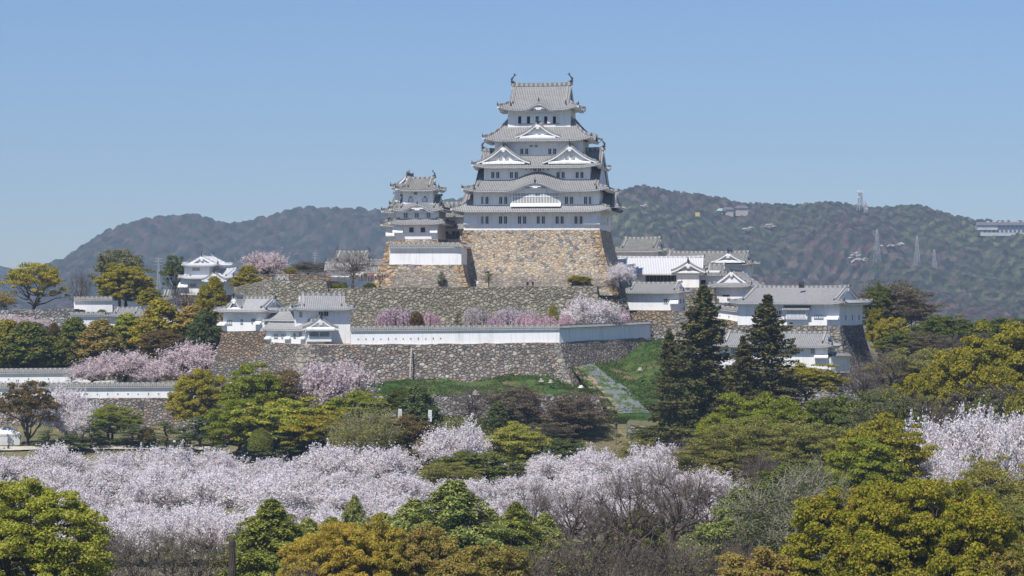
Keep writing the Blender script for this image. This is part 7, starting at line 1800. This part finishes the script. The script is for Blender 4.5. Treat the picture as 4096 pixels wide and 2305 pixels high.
def person(label, px, yb, D, top, bottom, pose='stand', rz=0.0, H=1.66, hair=True, group='visitors', hat=None):
    k = H / 1.7; root = empty('person', (P(px, D), D, Z(yb, D)), rz, label, 'person', group)
    sit = pose == 'sit'; hz = .48 if sit else .92
    S = lambda x, y, z: (x * k, y * k, z * k)
    pel = (0, 0, hz); ch_ = (0, -.02, hz + .36); nk = (0, -.01, hz + .52); hd = (0, -.03, hz + .62); ht = (0, -.02, hz + .74)
    body = [[(S(*pel), .13 * k), (S(0, 0, hz + .16), .115 * k), (S(*ch_), .14 * k), (S(*nk), .055 * k), (S(*hd), .085 * k), (S(*ht), .07 * k)]]
    if sit: lg = [[(-.1, -.04, hz - .02), (-.12, -.44, hz - .02), (-.12, -.46, .08), (-.12, -.6, .04)], [(.1, -.04, hz - .02), (.13, -.44, hz), (.14, -.42, .08), (.14, -.56, .04)]]
    elif pose == 'walk': lg = [[(-.1, 0, hz - .06), (-.11, -.14, .5), (-.11, -.2, .08), (-.11, -.34, .04)], [(.1, 0, hz - .06), (.11, .06, .5), (.11, .26, .1), (.11, .14, .04)]]
    else: lg = [[(-.1, 0, hz - .06), (-.12, -.02, .5), (-.12, 0, .08), (-.13, -.14, .04)], [(.1, 0, hz - .06), (.13, -.02, .5), (.14, 0, .08), (.16, -.14, .04)]]
    for l in lg: body.append([(0,)] + [(S(*p), r * k) for p, r in zip(l, (.085, .06, .042, .04))])
    up = pose == 'photo'
    arms = []
    for s in (-1, 1):
        if up: a = [(s * .19, -.02, hz + .42), (s * .24, -.14, hz + .2), (s * .1, -.34, hz + .42), (s * .06, -.40, hz + .5)]
        elif sit: a = [(s * .19, -.02, hz + .42), (s * .24, -.1, hz + .16), (s * .14, -.32, hz + .08), (s * .1, -.38, hz + .06)]
        else: a = [(s * .19, 0, hz + .42), (s * .25, .01, hz + .14), (s * .25, -.09, hz - .1), (s * .25, -.11, hz - .18)]
        arms.append(a); base = sum(len([q for q in c if len(q) == 2]) for c in body); body.append([(2,)] + [(S(*p), r * k) for p, r in zip(a, (.055, .042, .03, .036))])
        w = a[3]; pi = base + 3; dz = -1 if not up else .6
        for f, (fx, ln) in enumerate(((-.03, .07), (-.01, .085), (.01, .08), (.028, .06))):
            body.append([(pi,), (S(w[0] + fx, w[1] - .01, w[2] + dz * ln * .6), .0095 * k), (S(w[0] + fx, w[1] - .03, w[2] + dz * ln), .008 * k)])
        body.append([(pi,), (S(w[0] - s * .045, w[1] - .03, w[2] + dz * .015), .011 * k), (S(w[0] - s * .05, w[1] - .045, w[2] + dz * .045), .009 * k)])
    body.append([(4,), (S(0, -.13, hz + .625), .014 * k)])
    for s in (-1, 1): body.append([(4,), (S(s * .085, 0, hz + .63), .016 * k)])
    skinned('body', body, SK, root)
    skinned('jacket', [[(S(0, 0, hz - .05), .165 * k), (S(0, 0, hz + .16), .145 * k), (S(*ch_), .165 * k), (S(0, -.01, hz + .47), .08 * k)]] + [[(2,)] + [(S(*p), r * k) for p, r in zip(a[:3], (.075, .06, .05))] for a in arms], CL[top], root)
    skinned('trousers', [[(S(*pel), .15 * k)]] + [[(0,)] + [(S(*p), r * k) for p, r in zip(l[:3], (.105, .08, .062))] for l in lg], CL[bottom], root)
    skinned('shoes', [[(S(*lg[0][2]), .05 * k), (S(*lg[0][3]), .05 * k)]], CL['black'], root); skinned('shoes', [[(S(*lg[1][2]), .05 * k), (S(*lg[1][3]), .05 * k)]], CL['black'], root)
    skinned('hair' if not hat else 'hat', [[(S(0, .02, hz + .6), .085 * k), (S(0, .015, hz + .70), .1 * k), (S(0, 0, hz + .77), .065 * k)]], CL[hat] if hat else HAIR, root)
    e = MB()
    for s in (-1, 1): e.box(s * .035 * k - .008, s * .035 * k + .008, -.125 * k, -.115 * k, (hz + .64) * k, (hz + .655) * k)
    for s in (-1, 1): MB().box(s * .035 * k - .009, s * .035 * k + .009, -.128 * k, -.112 * k, (hz + .64) * k, (hz + .655) * k).build('eye', HAIR, root)
    MB().box(-.022 * k, .022 * k, -.124 * k, -.112 * k, (hz + .572) * k, (hz + .58) * k).build('mouth', CL['pink'], root)
    return root
PP = [
 ('child in a pale blue top beside the white tent at the left edge', 16, 1812, 436.5, 'blue', 'white', 'walk', .4, 1.2, None),
 ('person in black raising hands by the white tent', 33, 1810, 437, 'black', 'teal', 'photo', 1.2, 1.68, None),
 ('person in white behind the round tree trunk on the left lawn', 146, 1806, 437.5, 'white', 'grey', 'stand', 0, 1.65, None),
 ('person in a red jacket on the left lawn right of the trunk', 162, 1808, 437, 'red', 'navy', 'stand', .6, 1.66, None),
 ('person in black walking alone on the pale path, left of centre pines', 661, 1820, 436.8, 'black', 'black', 'walk', 1.4, 1.7, None),
 ('leftmost seated person in black on the pale path', 812, 1822, 437, 'black', 'navy', 'sit', .3, 1.66, None),
 ('middle seated person in black and white on the pale path', 828, 1822, 437.2, 'white', 'black', 'sit', -.3, 1.66, None),
 ('rightmost seated person in navy on the pale path', 846, 1821, 437, 'navy', 'black', 'sit', .1, 1.66, None),
 ('person in a long tan coat at the right end of the garden path', 954, 1818, 437, 'tan', 'tan', 'stand', .8, 1.66, 'tan'),
 ('standing visitor in brown, leftmost before the gabled turret', 2872, 1222, 500.5, 'brown', 'grey', 'stand', .2, 1.7, None),
 ('crouching visitor in white before the gabled turret', 2892, 1222, 500.3, 'white', 'grey', 'sit', 0, 1.6, 'tan'),
 ('standing visitor in black, third from left before the gabled turret', 2918, 1222, 500.5, 'black', 'black', 'stand', -.3, 1.72, None),
 ('seated visitor in dark grey, rightmost before the gabled turret', 2928, 1222, 500.2, 'grey', 'navy', 'sit', 0, 1.62, None),
 ('visitor with a pale blue top on the stone steps by the conifer', 2569, 1746, 427.5, 'blue', 'navy', 'walk', 1.5, 1.66, 'white'),
 ('visitor in black at the left foot of the great keep base', 1901, 1151, 487, 'black', 'navy', 'stand', .5, 1.66, None),
 ('visitor in white at the left foot of the great keep base', 1910, 1150, 486.8, 'white', 'white', 'stand', 0, 1.6, None),
 ('left one of two dark visitors below the middle of the keep base', 2110, 1153, 486.5, 'black', 'black', 'stand', 0, 1.6, None),
 ('right one of two dark visitors below the middle of the keep base', 2131, 1152, 486.5, 'navy', 'black', 'stand', .4, 1.62, None),
]
for lb, px, yb, D, tp, bt, ps, rz, H, hat in PP: person(lb, px, yb, D, tp, bt, ps, rz, H, True, 'visitors', hat)
q_ = ['white', 'brown', 'navy', 'black', 'pink', 'grey', 'red', 'white', 'black', 'tan', 'navy', 'black']
for i in range(12):
    px = 1436 + i * 9.2 + (i % 3) * 2
    person('%s visitor from left in the queue behind the wooden railing, wearing %s' % (ORD[i], q_[i]), px, 1124, 495 + (i % 3) * 1.1, q_[i], 'black' if i % 2 else 'navy', 'stand', .5 * (i % 5) - 1, 1.6 + .03 * (i % 4))
fl_ = empty('floodlight', (P(3205, 481), 481, Z(1146, 481)), 0, 'small dark floodlight on the ridge of the long right turret', 'floodlight')
MB().box(-.5, .1, -.2, .2, .3, .9).build('lamp_housing', M['iron'], fl_); MB().box(.25, .55, -.15, .15, .1, .95).build('lamp_housing', M['iron'], fl_); MB().box(-.5, .55, -.06, .06, -.3, .3).build('bracket', M['iron'], fl_)
# ------------------------------------------------------------------ haze
nt = NT('haze_air'); nt.n.remove(nt.b)
vol = nt.node('ShaderNodeVolumePrincipled'); vol.inputs['Color'].default_value = (.56, .74, 1.0, 1); vol.inputs['Density'].default_value = 1.25e-4; vol.inputs['Anisotropy'].default_value = 0.0
nt.link(vol.outputs[0], nt.n['Material Output'].inputs['Volume'])
hz = MB().box(-1700, 1300, -20, 6000, -3, 420).build('haze', nt.m); tag(hz, kind='stuff')
scene.cycles.volume_step_rate = 4
